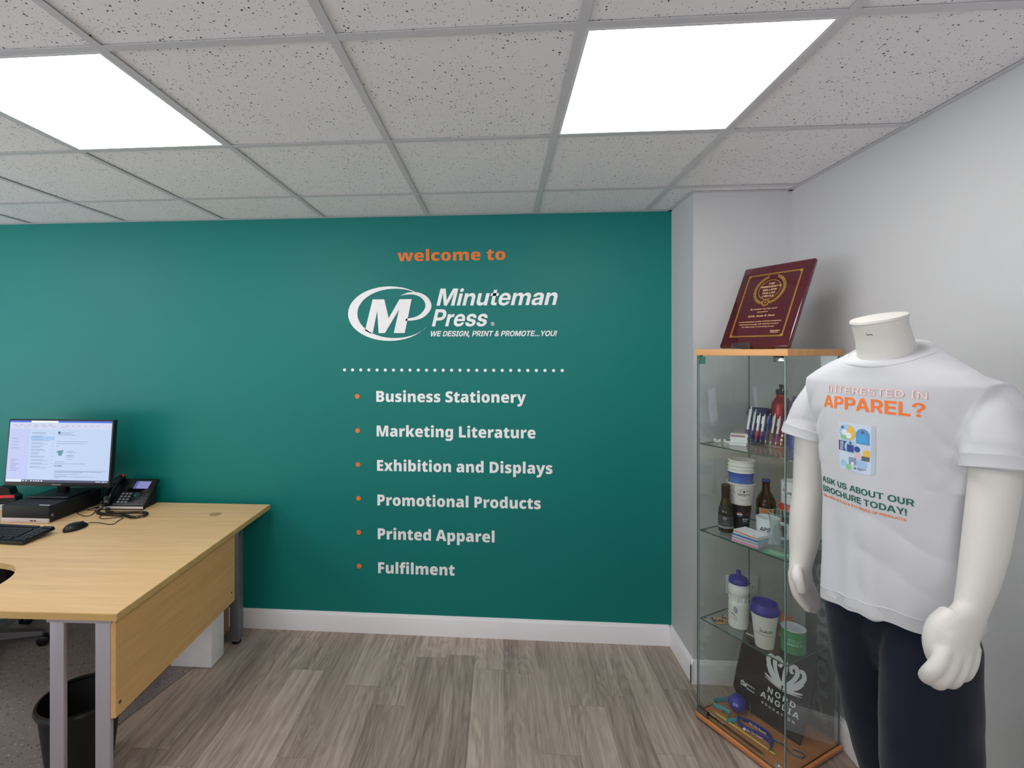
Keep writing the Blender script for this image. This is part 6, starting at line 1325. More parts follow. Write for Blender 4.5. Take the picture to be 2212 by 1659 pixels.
# the leaflet lies between the cup stack and the beer bottle
ob.location = cab(.180, .205, S2)
ob.scale = (.62, .62, 1)
tag(ob, 'small red and white leaflet lying at the foot of the beer bottle', 'leaflet')
MB().box(-.042, .01, -.006, .030, .0021, .0024).build('printed_panel', M_PRINT_W, ob, angle=0)
MB().box(-.03, .0, .004, .016, .0024, .0027).build('printed_picture', M_INK, ob, angle=0)
def mug(name, label, r, h, a, b, z, mo, mi_, hdl, rot):
    t = thing(name, label, 'mug', cab(a, b, z), rot)
    MB().lathe([(r * .9, 0), (r, .003), (r, h - .001)], n=44, cap1=False).build('body', mo, t)
    MB().lathe([(r, h - .001), (r - .0006, h), (r - .003, h), (r - .0035, h - .001), (r - .0035, .006), (0, .006)], n=44, cap0=False, cap1=False).build('inside', mi_, t)
    if hdl:
        MB().tube(bez([(r - .002, 0, h * .84), (r + .020, 0, h * .80), (r + .027, 0, h * .55), (r + .020, 0, h * .28), (r - .002, 0, h * .20)], 6), .0058, 12, flat=1.25, side=(0, 1, 0)).build('handle', mo, t)
    return t
t = mug('mug', 'white mug with handle standing on the middle shelf behind the clear glass', .0440, .099, .232, .150, S2, M_CERAM, M_CERAM, True, math.radians(-38))
rm_ = lambda z: .0442
cyl_text('APS', 'inter', .017, .042, rm_, .050, math.radians(-136 + 38), .22).build('lettering', M_INK, t)
cyl_text('PRODUCTS', 'inter', .0045, .040, rm_, .041, math.radians(-136 + 38)).build('small_lettering', M_PRINT_G, t)
art([[(-.022, 0), (.022, 0), (.022, .0008), (-.022, .0008)], [(-.022, -.012), (.022, -.012), (.022, -.0114), (-.022, -.0114)]], rm_, .034, math.radians(-136 + 38)).build('print_lines', M_PRINT_G, t)
t = put([('wall', MB().lathe([(.0305, .0), (.044, .142), (.0425, .142), (.0292, .010), (0, .010)], n=40, cap0=True, cap1=False), M_GLASS)],
        'drinking_glass', 'clear drinking glass with frosted decoration in front of the white handled mug', 'glass', .308, .108, S2 + .003)
art([circle(0, .0, .024, .040, 30)], lambda z: .0306 + .0135 * z / .142, .068, math.radians(-128), .005).build('frosted_print', glass_mat('frosted_print', (.84, .85, .88), 1.3, .5, .12), t)
MB().tube([(.0433 * math.cos(q), .0433 * math.sin(q), .142) for q in [i * math.pi / 20 for i in range(40)]], .0010, 6, closed=True, side=(0, 0, 1)).build('rim', M_GEDGE_L, t)
t = put([('body', MB().lathe([(0, 0), (.031, 0), (.033, .003), (.0435, .128)], n=40, cap0=False), mat('dark_brown_plastic', (40, 26, 26), .4)),
         ('lid', MB().lathe([(.0440, .124), (.0490, .126), (.0500, .132), (.0485, .137), (.0440, .141), (.0425, .150), (0, .150)], n=40, cap0=False, cap1=False), mat('red_lid', (212, 40, 46), .35)),
         ('sleeve', MB().lathe([(.0362, .035), (.0405, .085)], n=40, cap0=False, cap1=False), mat('maroon_sleeve', (116, 28, 44), .5))],
        'travel_cup', 'dark travel cup with bright red lid on the middle shelf', 'cup', .268, .252, S2)
t = mug('mug', 'white mug without handle standing on the red lidded cup', .0405, .094, .268, .252, S2 + .1503, M_CERAM, M_CERAM, False, 0)
cyl_text('apps', 'inter', .012, .046, lambda z: .0408, .045, math.radians(-114)).build('lettering', M_INK, t)
art([[(-.006, -.008), (-.002, -.002), (.004, -.008), (.004, .008), (0, .004), (-.006, .010)]], lambda z: .0408, .058, math.radians(-160)).build('red_motif', M_PRINT_R, t)
art([[(-.036, 0), (.036, 0), (.036, .0009), (-.036, .0009)]], lambda z: .0408, .032, math.radians(-120)).build('print_line', M_PRINT_G, t)
for k, (e, cc, lab) in enumerate((((226, 130, 152), (214, 206, 222), 'pink edged card pad at the bottom of the pile on the middle shelf'), ((150, 156, 170), (206, 210, 220), 'grey edged card pad, second from the bottom of the pile on the middle shelf'),
                                  ((48, 92, 150), (176, 214, 232), 'blue edged card pad, second from the top of the pile on the middle shelf'), ((224, 136, 88), (232, 234, 240), 'orange edged white topped card pad, topmost of the pile on the middle shelf'))):
    o = MB().rbox(-.052, .052, -.036, .036, 0, .0112, .0006, 1).build('card_pad', mat('pad_side_%d' % k, cc, .6), loc=cab(.208 + .002 * k, .064 + .001 * k, S2 + .0116 * k), rot=(0, 0, CA + math.radians((6, 4, 2, -3)[k])))
    tag(o, lab, 'card pad', 'card pads piled on the middle shelf')
    MB().box(-.0524, .0522, -.0366, -.0359, .003, .0085).build('coloured_edge', mat('pad_edge_%d' % k, e, .5), o, angle=0)
    if k == 3:
        MB().box(-.040, -.034, .026, .030, .0112, .0114).box(.030, .040, -.030, -.027, .0112, .0114).build('printed_mark', M_INK, o, angle=0)
ob = slab(rounded(-.045, .045, -.027, .027, .006), 0, .0028, .0006).build('card_coaster', mat('green_card', (96, 172, 132), .5), loc=cab(.328, .052, S2), rot=(0, 0, CA + math.radians(14)))
tag(ob, 'flat green card coaster with grey print at the front corner of the middle shelf', 'coaster')
gp = MB()
for k in range(4):
    gp.tube(bez([(-.030, -.014 + .008 * k, .0031), (-.010, -.008 + .008 * k, .0031), (.010, -.015 + .008 * k, .0031), (.032, -.008 + .008 * k, .0031)], 5), .0022, 6, flat=.12, side=(0, 1, 0))
gp.build('wavy_print', mat('light_grey_ink', (190, 196, 198), .5), ob)

# --- lower shelf
t = put([('body', MB().lathe([(0, 0), (.034, 0), (.0385, .004), (.0385, .098), (.0375, .106), (.0350, .110), (.0340, .118), (.0345, .128), (.0360, .140), (.0362, .142)], n=44, cap0=False), mat('white_squeeze_plastic', (226, 227, 222), .45)),
         ('collar', MB().lathe([(.0362, .140), (.0385, .143), (.0390, .148), (.0390, .168), (.0378, .172), (.0372, .176), (.0380, .178), (.0376, .183)], n=44), M_WHITE),
         ('lid', MB().lathe([(.0372, .183), (.0378, .186), (.0374, .196), (.0330, .206), (.0200, .213), (.0105, .216), (.0090, .219), (.0086, .226), (.0100, .228), (.0098, .233), (.0070, .236), (0, .2365)], n=44, cap1=False), M_NAVY_L)],
        'sports_bottle', 'white sports bottle with dark blue lid on the lower shelf', 'bottle', .132, .108, S1)
for k in range(9):
    q = math.radians(40 * k - 120)
    MB().sphere((.0352 * math.cos(q), .0352 * math.sin(q), .122), .004, 10, 8, sc=(.8, .8, 2.6)).build('grip_rib', mat('white_squeeze_plastic', (226, 227, 222), .45), t)
rs = lambda z: .0387
th = math.radians(-146)
arcs = MB()
for k in range(4):
    r_ = .004 + .0042 * k
    arcs.prism(circle(0, 0, r_ + .0011, n=14, a0=-65 + 6 * k, a1=75) + circle(.0, 0, r_ - .0008, n=14, a0=-65 + 6 * k, a1=75)[::-1], 0, 0)
arcs.prism([(-.012, -.022), (-.004, -.016), (.004, -.022), (.014, -.026), (.004, -.018), (-.003, -.012)], 0, 0)
arcs.grid_split(.003, (0,)).fn(wrapper(rs, .078, th)).build('swirl_print', M_INK, t)
art([[(-.012, 0), (.014, 0), (.014, .0012), (-.012, .0012)], [(-.010, -.005), (.016, -.005), (.016, -.0038), (-.010, -.0038)], [(-.004, -.010), (.016, -.010), (.016, -.009), (-.004, -.009)]], rs, .048, th).build('print_lines', M_PRINT_G, t)
for k, (a, b, r_, lab) in enumerate(((.070, .062, .15, 'black and yellow printed card keyring at the left end of the lower shelf'), (.078, .112, -.35, 'black printed card keyring beside the white sports bottle'))):
    o = MB().rbox(-.020, .020, -.024, .024, 0, .002, .0005, 1).build('keyring_card', M_INK, loc=cab(a, b, S1), rot=(0, 0, CA + .9 + r_))
    tag(o, lab, 'keyring')
    MB().box(-.0195, .0195, -.0235, -.014, .002, .0023).build('yellow_band', mat('amber_ink', (232, 172, 60), .5), o, angle=0)
    MB().box(-.015, .015, -.010, .000, .002, .0022).build('grey_print', M_PRINT_G, o, angle=0)
    MB().tube(bez([(-.016, .006, .003), (-.008, .012, .006), (0, .006, .004), (.008, .013, .006), (.017, .008, .003)], 5), .003, 8).build('keyring_strap', mat('salmon_strap', (214, 160, 142), .6), o)
t = put([('body', MB().lathe([(.0, 0), (.0315, 0), (.0330, .003), (.0470, .138)], n=44, cap0=False), mat('cream_plastic', (226, 224, 216), .4)),
         ('lid', MB().lathe([(.0478, .132), (.0520, .136), (.0530, .142), (.0520, .150), (.0480, .156), (.0460, .168), (.0440, .171), (.0410, .170), (.0390, .161), (0, .160)], n=44, cap0=False, cap1=False), M_NAVY_L)],
        'travel_cup', 'cream travel cup with dark blue lid and gold swoosh on the lower shelf', 'cup', .268, .068, S1)
rsc = lambda z: .0330 + .0140 * z / .138 + .0002
cyl_text('SCALES', 'inter', .0095, .046, rsc, .068, math.radians(-109)).build('lettering', M_INK, t)
cyl_text('THE', 'inter', .0035, .012, rsc, .082, math.radians(-138)).build('small_lettering', M_INK, t)
art([[(-.036, .002), (-.01, -.0005), (.028, -.001), (.028, .001), (-.01, .0018), (-.036, .0045)]], rsc, .056, math.radians(-112)).build('gold_swoosh', mat('bronze_ink', (166, 122, 70), .4), t)
art([[(-.034, .0), (.01, 0), (.01, .0009), (-.034, .0009)]], rsc, .064, math.radians(-116)).build('grey_line', M_PRINT_G, t)
def book(name, label, a, b, z, w_, h_, d_, cover, rotz, lean):
    t = thing(name, label, 'notebook', cab(a, b, z), CA + rotz)
    M = Matrix.Rotation(-lean, 4, 'X')
    MB().rbox(0, w_, 0, .0015, 0, h_, .0006, 1).rbox(0, w_, d_ - .0015, d_, 0, h_, .0006, 1).rbox(-.0012, .0008, 0, d_, 0, h_, .0006, 1).xf(M).build('cover', cover, t)
    MB().box(.001, w_ - .002, .0016, d_ - .0016, .0015, h_ - .002).xf(M).build('pages', M_PAPER, t, angle=0)
    return t
bk = book('notebook', 'black notebook leaning behind the cream travel cup on the lower shelf', .186, .078, S1 + .0065, .046, .118, .012, M_INK, math.radians(8), math.radians(38))
MB().rbox(-.001, .047, -.0012, .0128, -.0030, -.0002, .0004, 1).xf(Matrix.Rotation(-math.radians(38), 4, 'X')).build('page_block_edge', mat('cream_pages', (226, 218, 196), .6), bk)
book('notebook', 'small orange notebook leaning between the cream travel cup and the green mug', .258, .176, S1 + .0050, .036, .088, .010, mat('orange_cover', (222, 110, 52), .5), math.radians(10), math.radians(24))
t = mug('mug', 'green mug with white inside on the lower shelf beside the cabinet glass', .0430, .090, .337, .137, S1, mat('green_glaze', (42, 140, 76), .25), M_CERAM, False, 0)
cyl_text('MAKES IT', 'inter', .0085, .052, lambda z: .0432, .036, math.radians(-110)).build('lettering', mat('pale_green_ink', (178, 226, 190), .5), t)
cyl_text('HELPING YOU TO', 'inter', .0036, .046, lambda z: .0432, .056, math.radians(-112)).build('small_lettering', mat('pale_green_ink', (178, 226, 190), .5), t)
cyl_text('STAND OUT', 'inter', .0036, .040, lambda z: .0432, .050, math.radians(-112)).build('small_lettering', mat('pale_green_ink', (178, 226, 190), .5), t)
cyl_text('EASY', 'inter', .013, .044, lambda z: .0432, .016, math.radians(-106)).build('brown_lettering', mat('olive_brown_ink', (112, 122, 58), .5), t)

# --- things on the base board
BL = Vector((0, math.sin(math.atan2(.130, .390)), math.cos(math.atan2(.130, .390))))
bag = thing('tote_bag', 'black fabric bag with large white crown emblem leaning inside the cabinet base', 'bag', cab(0, .205, S0 + .001), CA)
M_BAG = mat('black_fabric_bag', (17, 18, 23), .85, bump=.3, vscale=400)
BM = Matrix(((1, 0, 0, 0), (0, BL.z, BL.y, 0), (0, -BL.y, BL.z, 0), (0, 0, 0, 1)))
ob_ = [(.022, .060), (.060, .020), (.105, .001), (.318, .001), (.324, .05), (.322, .385), (.300, .398), (.060, .398), (.024, .385)]
bb = MB().prism(ob_, 0, .012)
bb.fn(lambda p: (p[0], p[2], p[1]))
bb.grid_split(.02, (0, 2))
bb.fn(lambda p: (p[0], p[1] + .004 * noise.noise(Vector((p[0] * 14, p[2] * 9, 3))) * min(1, p[2] / .04) + .004, p[2]))
bb.xf(BM).build('fabric', M_BAG, bag, angle=60)
def bag_art(mb, name, m):
    mb.grid_split(.01, (0, 1))
    mb.fn(lambda p: (p[0], .004 * noise.noise(Vector((p[0] * 14, p[1] * 9, 3))) * min(1, max(0, p[1]) / .04) + .004 - .0008, p[1])).xf(BM)
    return mb.build(name, m, bag, angle=0)
mb = MB()
text('NORD', 'inter', .0215, .114, 'l', gap=220, mb=mb, at=(.168, .117))
text('ANGLIA', 'inter', .0215, .158, 'l', gap=160, mb=mb, at=(.143, .086))
text('EDUCATION', 'inter', .0090, .136, 'l', gap=420, mb=mb, at=(.153, .062))
bag_art(mb, 'lettering', M_PRINT_W)
# plume and open book emblem
em = MB()
EC = (.222, .160)
def strip(pts, w0, w1):
    P = bez([(x, y, 0) for x, y in pts], 8)
    n_ = len(P)
    Lf, Rt = [], []
    for i, p in enumerate(P):
        d = (P[min(i + 1, n_ - 1)] - P[max(i - 1, 0)]); d.normalize()
        q = Vector((-d.y, d.x, 0))
        u_ = i / (n_ - 1)
        w_ = (w0 + (w1 - w0) * u_) * (.35 + .65 * math.sin(math.pi * min(1, max(0, u_ * .95 + .03))))
        Lf.append((EC[0] + p.x + q.x * w_, EC[1] + p.y + q.y * w_)); Rt.append((EC[0] + p.x - q.x * w_, EC[1] + p.y - q.y * w_))
    em.prism(Lf + Rt[::-1], 0, 0)
for sd in (-1, 1):
    f_ = lambda L: [(sd * x, y) for x, y in L]
    strip(f_([(.004, .012), (.030, .026), (.058, .052), (.073, .080), (.066, .102), (.050, .096), (.052, .078)]), .0095, .0085)
    strip(f_([(.004, .016), (.022, .034), (.040, .062), (.046, .090), (.036, .106), (.020, .098), (.022, .080), (.032, .082)]), .0095, .0085)
    strip(f_([(.004, .006), (.030, .016), (.056, .034), (.076, .060)]), .0075, .0055)
    strip(f_([(.002, .000), (.028, .006), (.056, .014), (.078, .022)]), .0050, .0046)
    strip(f_([(.002, -.007), (.026, -.002), (.052, .004), (.076, .010)]), .0022, .002)
strip([(0, .014), (0, .045), (0, .078), (0, .108)], .0075, .009)
bag_art(em, 'emblem', M_PRINT_W)
mb = MB()
text('NORD A', 'inter', .006, .034, 'l', mb=mb, at=(.082, .094))
text('Dubai', 'inter', .007, .034, 'l', .2, mb=mb, at=(.084, .079))
for k in range(5):
    mb.prism(circle(.056 + .006 * k, .096 + .004 * math.sin(k * 1.57), .0030, .006, 10), 0, 0)
mb.prism([(.052, .084), (.084, .084), (.080, .089), (.056, .089)], 0, 0)
bag_art(mb, 'small_print', M_PRINT_W)

ball = thing('stress_ball', 'shiny dark blue stress ball resting on the turquoise lanyard in the cabinet base', 'ball', cab(.090, .160, S0 + .0035), CA)
MB().sphere((0, 0, .036), .0358, 32, 18).build('body', mat('blue_foam', (46, 44, 160), .3), ball, angle=80)
mb = MB()
for k in range(5):
    mb.prism([(-.009 + .004 * k, .0), (-.006 + .004 * k, 0), (-.007 + .004 * k, .010 + .002 * (k % 2)), (-.0095 + .004 * k, .009)], 0, 0)
mb.grid_split(.003, (0, 1))
def on_ball(p):
    th_ = math.radians(-68) + p[0] / .034; ph_ = math.radians(8) + p[1] / .034
    return (.0362 * math.cos(ph_) * math.cos(th_), .0362 * math.cos(ph_) * math.sin(th_), .036 + .0362 * math.sin(ph_))
mb.fn(on_ball).build('crest_print', mat('pale_blue_ink', (166, 170, 220), .5), ball)
def ribbon(name, label, pts, w_, m, cat='lanyard', th_=.0012, side=(0, 0, 1), parts=None):
    o = MB().tube(bez(pts, 8), w_, 8, flat=th_ / w_, side=side).build(name, m, angle=50)
    tag(o, label, cat)
    return o
B = lambda a, b, z: cab(a, b, S0 + z)
tl = ribbon('lanyard', 'turquoise ribbon lanyard looped on the cabinet base around the blue ball', [B(.132, .178, .012), B(.112, .215, .016), B(.075, .212, .017), B(.035, .172, .017), B(.014, .118, .016), B(.030, .092, .015), B(.060, .105, .013), B(.092, .108, .012), B(.100, .086, .011), B(.112, .060, .0115), B(.120, .074, .0115), B(.130, .096, .0115), B(.120, .118, .012)], .0100, mat('turquoise_ribbon', (72, 176, 196), .5))
MB().rbox(-.006, .006, -.004, .004, 0, .012, .002).build('metal_clip', M_CHROME, tl, loc=B(.068, .096, .003), rot=(0, 0, CA))
nl = [[B(.128, .128, .009), B(.160, .142, .010), B(.205, .148, .010), B(.245, .140, .010), B(.272, .118, .009), B(.270, .100, .008)],
      [B(.130, .112, .009), B(.150, .092, .010), B(.185, .096, .010), B(.225, .112, .010), B(.262, .112, .009), B(.280, .090, .009), B(.286, .070, .009)]]
M_NRIB = mat('navy_ribbon', (40, 50, 140), .5)
lan = thing('lanyard', 'navy ribbon lanyard with white printing lying on the cabinet base', 'lanyard', (0, 0, 0))
for L in nl:
    MB().tube(bez(L, 8), .0090, 8, flat=.14, side=(.35, -.25, .9)).build('ribbon', M_NRIB, lan, angle=50)
MB().tube(bez([B(.128, .128, .009), B(.116, .120, .009), B(.130, .112, .009)], 6), .0090, 8, flat=.14, side=(.35, -.25, .9)).build('ribbon_loop', M_NRIB, lan, angle=50)
MB().tube(bez([B(.130, .120, .012), B(.140, .116, .016), B(.138, .106, .012), B(.130, .104, .008)], 6), .0018, 8).build('hook', M_CHROME, lan)
def rib_text(s_, a, b, z, w_, cap, ang):
    M = Matrix.Translation(B(a, b, z)) @ Matrix.Rotation(CA + ang, 4, 'Z') @ Matrix.Rotation(math.radians(38), 4, 'X')
    text(s_, 'inter', cap, w_, 'l').xf(M).build('printed_words', M_PRINT_W, lan, angle=0)
rib_text('Go To Town', .162, .1285, .0085, .070, .0075, .08)
rib_text('Go To Town', .182, .0840, .0085, .060, .0075, .22)
MB().prism(circle(0, 0, .0058, n=16), 0, 0).xf(Matrix.Translation(B(.176, .081, .0115)) @ Matrix.Rotation(CA, 4, 'Z') @ Matrix.Rotation(math.radians(38), 4, 'X')).build('printed_badge', M_PRINT_W, lan, angle=0)
MB().tube(bez([B(.262, .140, .006), B(.290, .150, .005), B(.330, .135, .005), B(.362, .150, .005), B(.355, .175, .005), B(.320, .165, .005)], 8), .0042, 8, flat=.5, side=(0, 0, 1)).build('clear_tag_cord', mat('slate_blue_plastic', (62, 92, 122), .2), lan)
pn = thing('black_pen', 'long black printed pen lying along the front edge of the cabinet base', 'pen', B(.040, .0335, .0052), CA)
MB().tube([(0, 0, 0), (.004, 0, 0), (.06, 0, 0)], [.003, .005, .005], 12).build('cap', M_BLACK_G, pn)
MB().tube([(.06, 0, 0), (.235, 0, 0), (.250, 0, 0)], [.0042, .0042, .001], 12).build('barrel', mat('dark_brown_barrel', (46, 38, 34), .4), pn)
MB().box(.012, .042, -.002, .002, .0050, .0053).box(.046, .078, -.0008, .0008, .0045, .0054).build('white_print', M_PRINT_W, pn, angle=0)
yp = thing('pencil', 'flat yellow pencil lying on the cabinet base beside the black pen', 'pencil', B(.066, .066, .0042), CA + math.radians(2))
MB().tube([(0, 0, 0), (.240, 0, 0)], .0040, 6, flat=.8, side=(0, 1, 0)).build('barrel', mat('yellow_paint', (222, 204, 84), .45), yp, angle=20)
MB().tube([(-.016, 0, 0), (0, 0, 0)], [.0008, .0038], 6, flat=.8, side=(0, 1, 0)).build('sharpened_tip', mat('raw_wood', (226, 196, 150), .6), yp)

# double wall socket behind the cabinet
sock = thing('wall_socket', 'white double wall socket on the corner wall, seen through the cabinet glass', 'socket', (1.158, Y_PIER - .0003, .482))
MB().rbox(-.073, .073, -.0085, 0, -.043, .043, .002).build('plate', M_WHITE, sock)
for sx in (-1, 1):
    MB().box(sx * .036 - .003, sx * .036 + .003, -.0088, -.0084, .004, .013).box(sx * .036 - .014, sx * .036 - .008, -.0088, -.0084, -.012, -.008).box(sx * .036 + .008, sx * .036 + .014, -.0088, -.0084, -.012, -.008).build('pin_holes', M_INK, sock, angle=0)
    MB().rbox(sx * .014 - .005, sx * .014 + .005, -.0105, -.0083, .012, .028, .001, 1).build('switch', M_WHITE, sock)

# narrow dark strip with lettering, standing between cabinet and wall
bn = thing('upright_strip', 'narrow dark upright strip with grey vertical lettering between cabinet and white wall', 'upright_strip', (1.327, 2.252, .0008), math.radians(-70.5))
MB().rbox(0, .125, 0, .006, 0, .76, .002).build('panel', mat('charcoal_strip', (64, 66, 72), .7), bn)
mb = text('Promote', 'inter', .066, .66, 'l')
mb.fn(lambda p: (.100 - p[1], -.0006, .045 + p[0])).build('lettering', mat('strip_grey_ink', (132, 138, 140), .6), bn, angle=0)
# ------------------------------------------------------------------ headless shop mannequin in a printed T-shirt
MC = Vector((.945, 1.247, 0))
MF = Vector((-.944, -.330, 0)).normalized()      # the way it faces
ML = Vector((-MF.y, MF.x, 0))                    # its left side
MA = math.atan2(ML.y, ML.x)
man = thing('mannequin', 'headless white shop mannequin wearing a printed white T-shirt and navy trousers', 'mannequin', MC, MA)
# local frame of the mannequin: x = its left, y = backwards, z = up
CAMR = Vector((math.cos(.0740), math.sin(.0740), 0)); CAMF = Vector((-math.sin(.0740), math.cos(.0740), 0))
def W3(px, py, F):
    """survey point: sight line through a photo pixel taken at distance F, in the mannequin's frame"""
    p = CAMR * ((px - 1000.47) / 1065.1 * F) + CAMF * F + Vector((0, 0, 1.60 - (py - 759.15) / 1065.1 * F)) - MC
    return Vector((p.dot(ML), -p.dot(MF), p.z))
def WR(px, py, F):
    return W3(px, py, F * 1.0)
def WL(px, py, F):
    return W3(px, py, F * 1.0)
def sc_(L, k=1.0):
    return [v * k for v in L]
s = NT('mannequin_matt_white')
f = s.noise(s.coords(), 8, 3)
s.set(Base_Color=s.mix(f, rgb(208, 205, 198), rgb(216, 213, 207)), Roughness=.45)
M_MAN = s.m
def ellip(c, hx, hy, z, n=40, e=2.2, tilt=0.0, ty=0.0):
    out = []
    for i in range(n):
        t = 2 * math.pi * i / n
        cx, sy = math.cos(t), math.sin(t)
        x = math.copysign(abs(cx) ** (2 / e), cx) * hx
        y = math.copysign(abs(sy) ** (2 / e), sy) * hy
        out.append(Vector((c[0] + x, c[1] + y, z + x * tilt + y * ty)))
    return out

# ---- body: torso, neck, arms, hands in one skin
bd = MB()
TORSO = [(.88, .110, .068, .01), (1.02, .122, .076, .0), (1.12, .128, .078, 0), (1.25, .132, .078, 0), (1.35, .142, .080, 0), (1.43, .158, .078, -.004), (1.49, .166, .064, -.018), (1.53, .136, .052, -.030), (1.56, .096, .052, -.030), (1.585, .068, .056, -.028)]
bd.loft([ellip((0, cy), hx - .006, hy - .006, z) for z, hx, hy, cy in TORSO])
NK = [(1.50, .066, .064, -.018, 0), (1.56, .062, .063, -.024, .02), (1.60, .0570, .058, -.034, .06), (1.632, .0530, .0520, -.046, .13), (1.658, .0525, .0500, -.056, .21), (1.679, .0535, .0505, -.061, .25)]
bd.loft([ellip((0, cy), hx, hy, z, 36, 2.0, 0, ty) for z, hx, hy, cy, ty in NK])
def limb(pts, radii, n=20, flat=1.0, side=(1, 0, 0)):
    bd.tube(pts, radii, n, flat=flat, side=side)
# its right arm (far side, hanging straight)
RS = [(1.768, 0)]
ra = [WR(1788, 852, 1.355), WR(1772, 885, 1.380), WR(1757, 960, 1.395), WR(1750, 1050, 1.40), WR(1740, 1115, 1.40), WR(1737, 1160, 1.40), WR(1733, 1195, 1.398), WR(1730, 1215, 1.396), WR(1728, 1235, 1.395)]
limb(ra, sc_([.040, .050, .046, .0415, .0385, .037, .0325, .031, .030]), 24, flat=[1, 1, 1, 1, 1, 1, .92, .85, .75], side=(0, 1, 0))
# palm seen edge to three-quarter, fingers together pointing down and back
pl = [WR(1730, 1222, 1.395), WR(1728, 1240, 1.393), WR(1730, 1256, 1.392), WR(1736, 1272, 1.392)]
bd.tube(pl, sc_([.031, .037, .0385, .034]), 20, flat=[.70, .56, .52, .5], side=(0, 1, 0))
for q0, q1, q2, q3, r in (((1716, 1262, 1.385), (1722, 1283, 1.383), (1737, 1303, 1.383), (1750, 1319, 1.385), .0128),
                          ((1729, 1266, 1.392), (1738, 1286, 1.392), (1750, 1306, 1.392), (1761, 1322, 1.393), .0122),
                          ((1741, 1266, 1.400), (1750, 1285, 1.402), (1759, 1303, 1.402), (1766, 1317, 1.402), .0115),
                          ((1750, 1260, 1.408), (1757, 1277, 1.412), (1763, 1291, 1.412), (1767, 1303, 1.412), .0105)):
    bd.tube(bez([WR(*q0), WR(*q1), WR(*q2), WR(*q3)], 4), sc_([r] * 9 + [r * .97, r * .92, r * .82, r * .5]), 12)
bd.tube(bez([WR(1722, 1226, 1.380), WR(1722, 1246, 1.366), WR(1728, 1264, 1.360), WR(1733, 1281, 1.360)], 4), sc_([.010, .0125, .0140, .0150, .0150, .015, .0145, .014, .0135, .0132, .0128, .0115, .007]), 14)
# its left arm (near side, a little bent, hand curled)
la = [WL(2120, 862, 1.030), WL(2150, 890, 1.000), WL(2156, 960, .985), WL(2146, 1060, .975), WL(2136, 1130, .972), WL(2127, 1190, .97), WL(2115, 1250, .968), WL(2103, 1296, .966), WL(2094, 1325, .964), WL(2082, 1352, .962)]
limb(la, sc_([.038, .043, .0400, .0375, .0360, .0345, .0315, .0290, .0285, .034]), 24, flat=[1, 1, 1, 1, 1, 1, .97, .9, .82, .62], side=(0, 1, 0))
bd.tube([WL(2096, 1322, .962), WL(2078, 1350, .956), WL(2066, 1382, .950), WL(2064, 1410, .948), WL(2066, 1434, .952)], [.030, .040, .0455, .0455, .040], 22, flat=[.80, .62, .56, .54, .52], side=(0, 1, 0))
for q, r in (([(2040, 1404, .938), (2028, 1432, .932), (2010, 1452, .938), (2003, 1462, .960), (2014, 1456, .985)], .0140),
             ([(2062, 1406, .936), (2052, 1440, .931), (2034, 1466, .937), (2024, 1473, .960), (2032, 1463, .985)], .0145),
             ([(2083, 1402, .938), (2076, 1438, .933), (2060, 1465, .939), (2050, 1471, .962), (2054, 1460, .985)], .0140),
             ([(2101, 1394, .944), (2097, 1426, .940), (2085, 1452, .945), (2075, 1458, .965), (2077, 1448, .985)], .0128)):
    P = bez([WL(*k) for k in q], 4)
    bd.tube(P, [r] * (len(P) - 2) + [r * .85, r * .5], 12)
bd.tube(bez([WL(2062, 1336, .958), WL(2034, 1358, .956), WL(2023, 1388, .956), WL(2023, 1416, .958), WL(2026, 1428, .962)], 4), [.026, .0255, .025, .0245, .024, .0235, .023, .0225, .022, .021, .020, .019, .018, .017, .016, .014, .010], 14)
BODY = remesh(bd, .0032, 3, .5)
# small surface folds between the knuckles stay soft; finish the neck with a crisp sloping cap
body = BODY.build('body', M_MAN, man, angle=0)
body.data.polygons.foreach_set('use_smooth', [True] * len(body.data.polygons))
capm = MB()
zc_, hx_, hy_, cy_, ty_ = NK[-1]
capm.loft([ellip((0, cy_), hx_ + d, hy_ + d, zc_ + o, 48, 2.0, 0, ty_) for d, o in ((-.004, -.008), (.0016, -.005), (.0022, -.001), (.0010, .0018), (-.002, .0026))])
capm.build('neck_cap', M_MAN, man, angle=40)
mk = MB().tube(bez([(0, 0, 0), (.004, .0022, 0), (.008, .0002, 0), (.012, .0016, 0)], 5), .0009, 6)
bv = BVHTree.FromPolygons([tuple(v) for v in BODY.v], BODY.f)
def on_body(p):
    o = W3(1872, 722, 1.0) ; 
    return p
cpos = W3(0, 0, 0)   # camera in the mannequin frame
def cast(px, py, tree):
    d = (W3(px, py, 1.0) - cpos).normalized()
    h = tree.ray_cast(cpos, d)
    return h
h = cast(1878, 723, bv)
if h[0]:
    nrm = h[1].normalized(); xd = Vector((0, 0, 1)).cross(nrm).normalized(); yd = nrm.cross(xd)
    mk.fn(lambda p: h[0] + xd * (p[0] - .006) + yd * (.002 - p[1] - p[0] * .15) + nrm * (p[2] + .0004))
    mk.build('black_mark', M_INK, man)

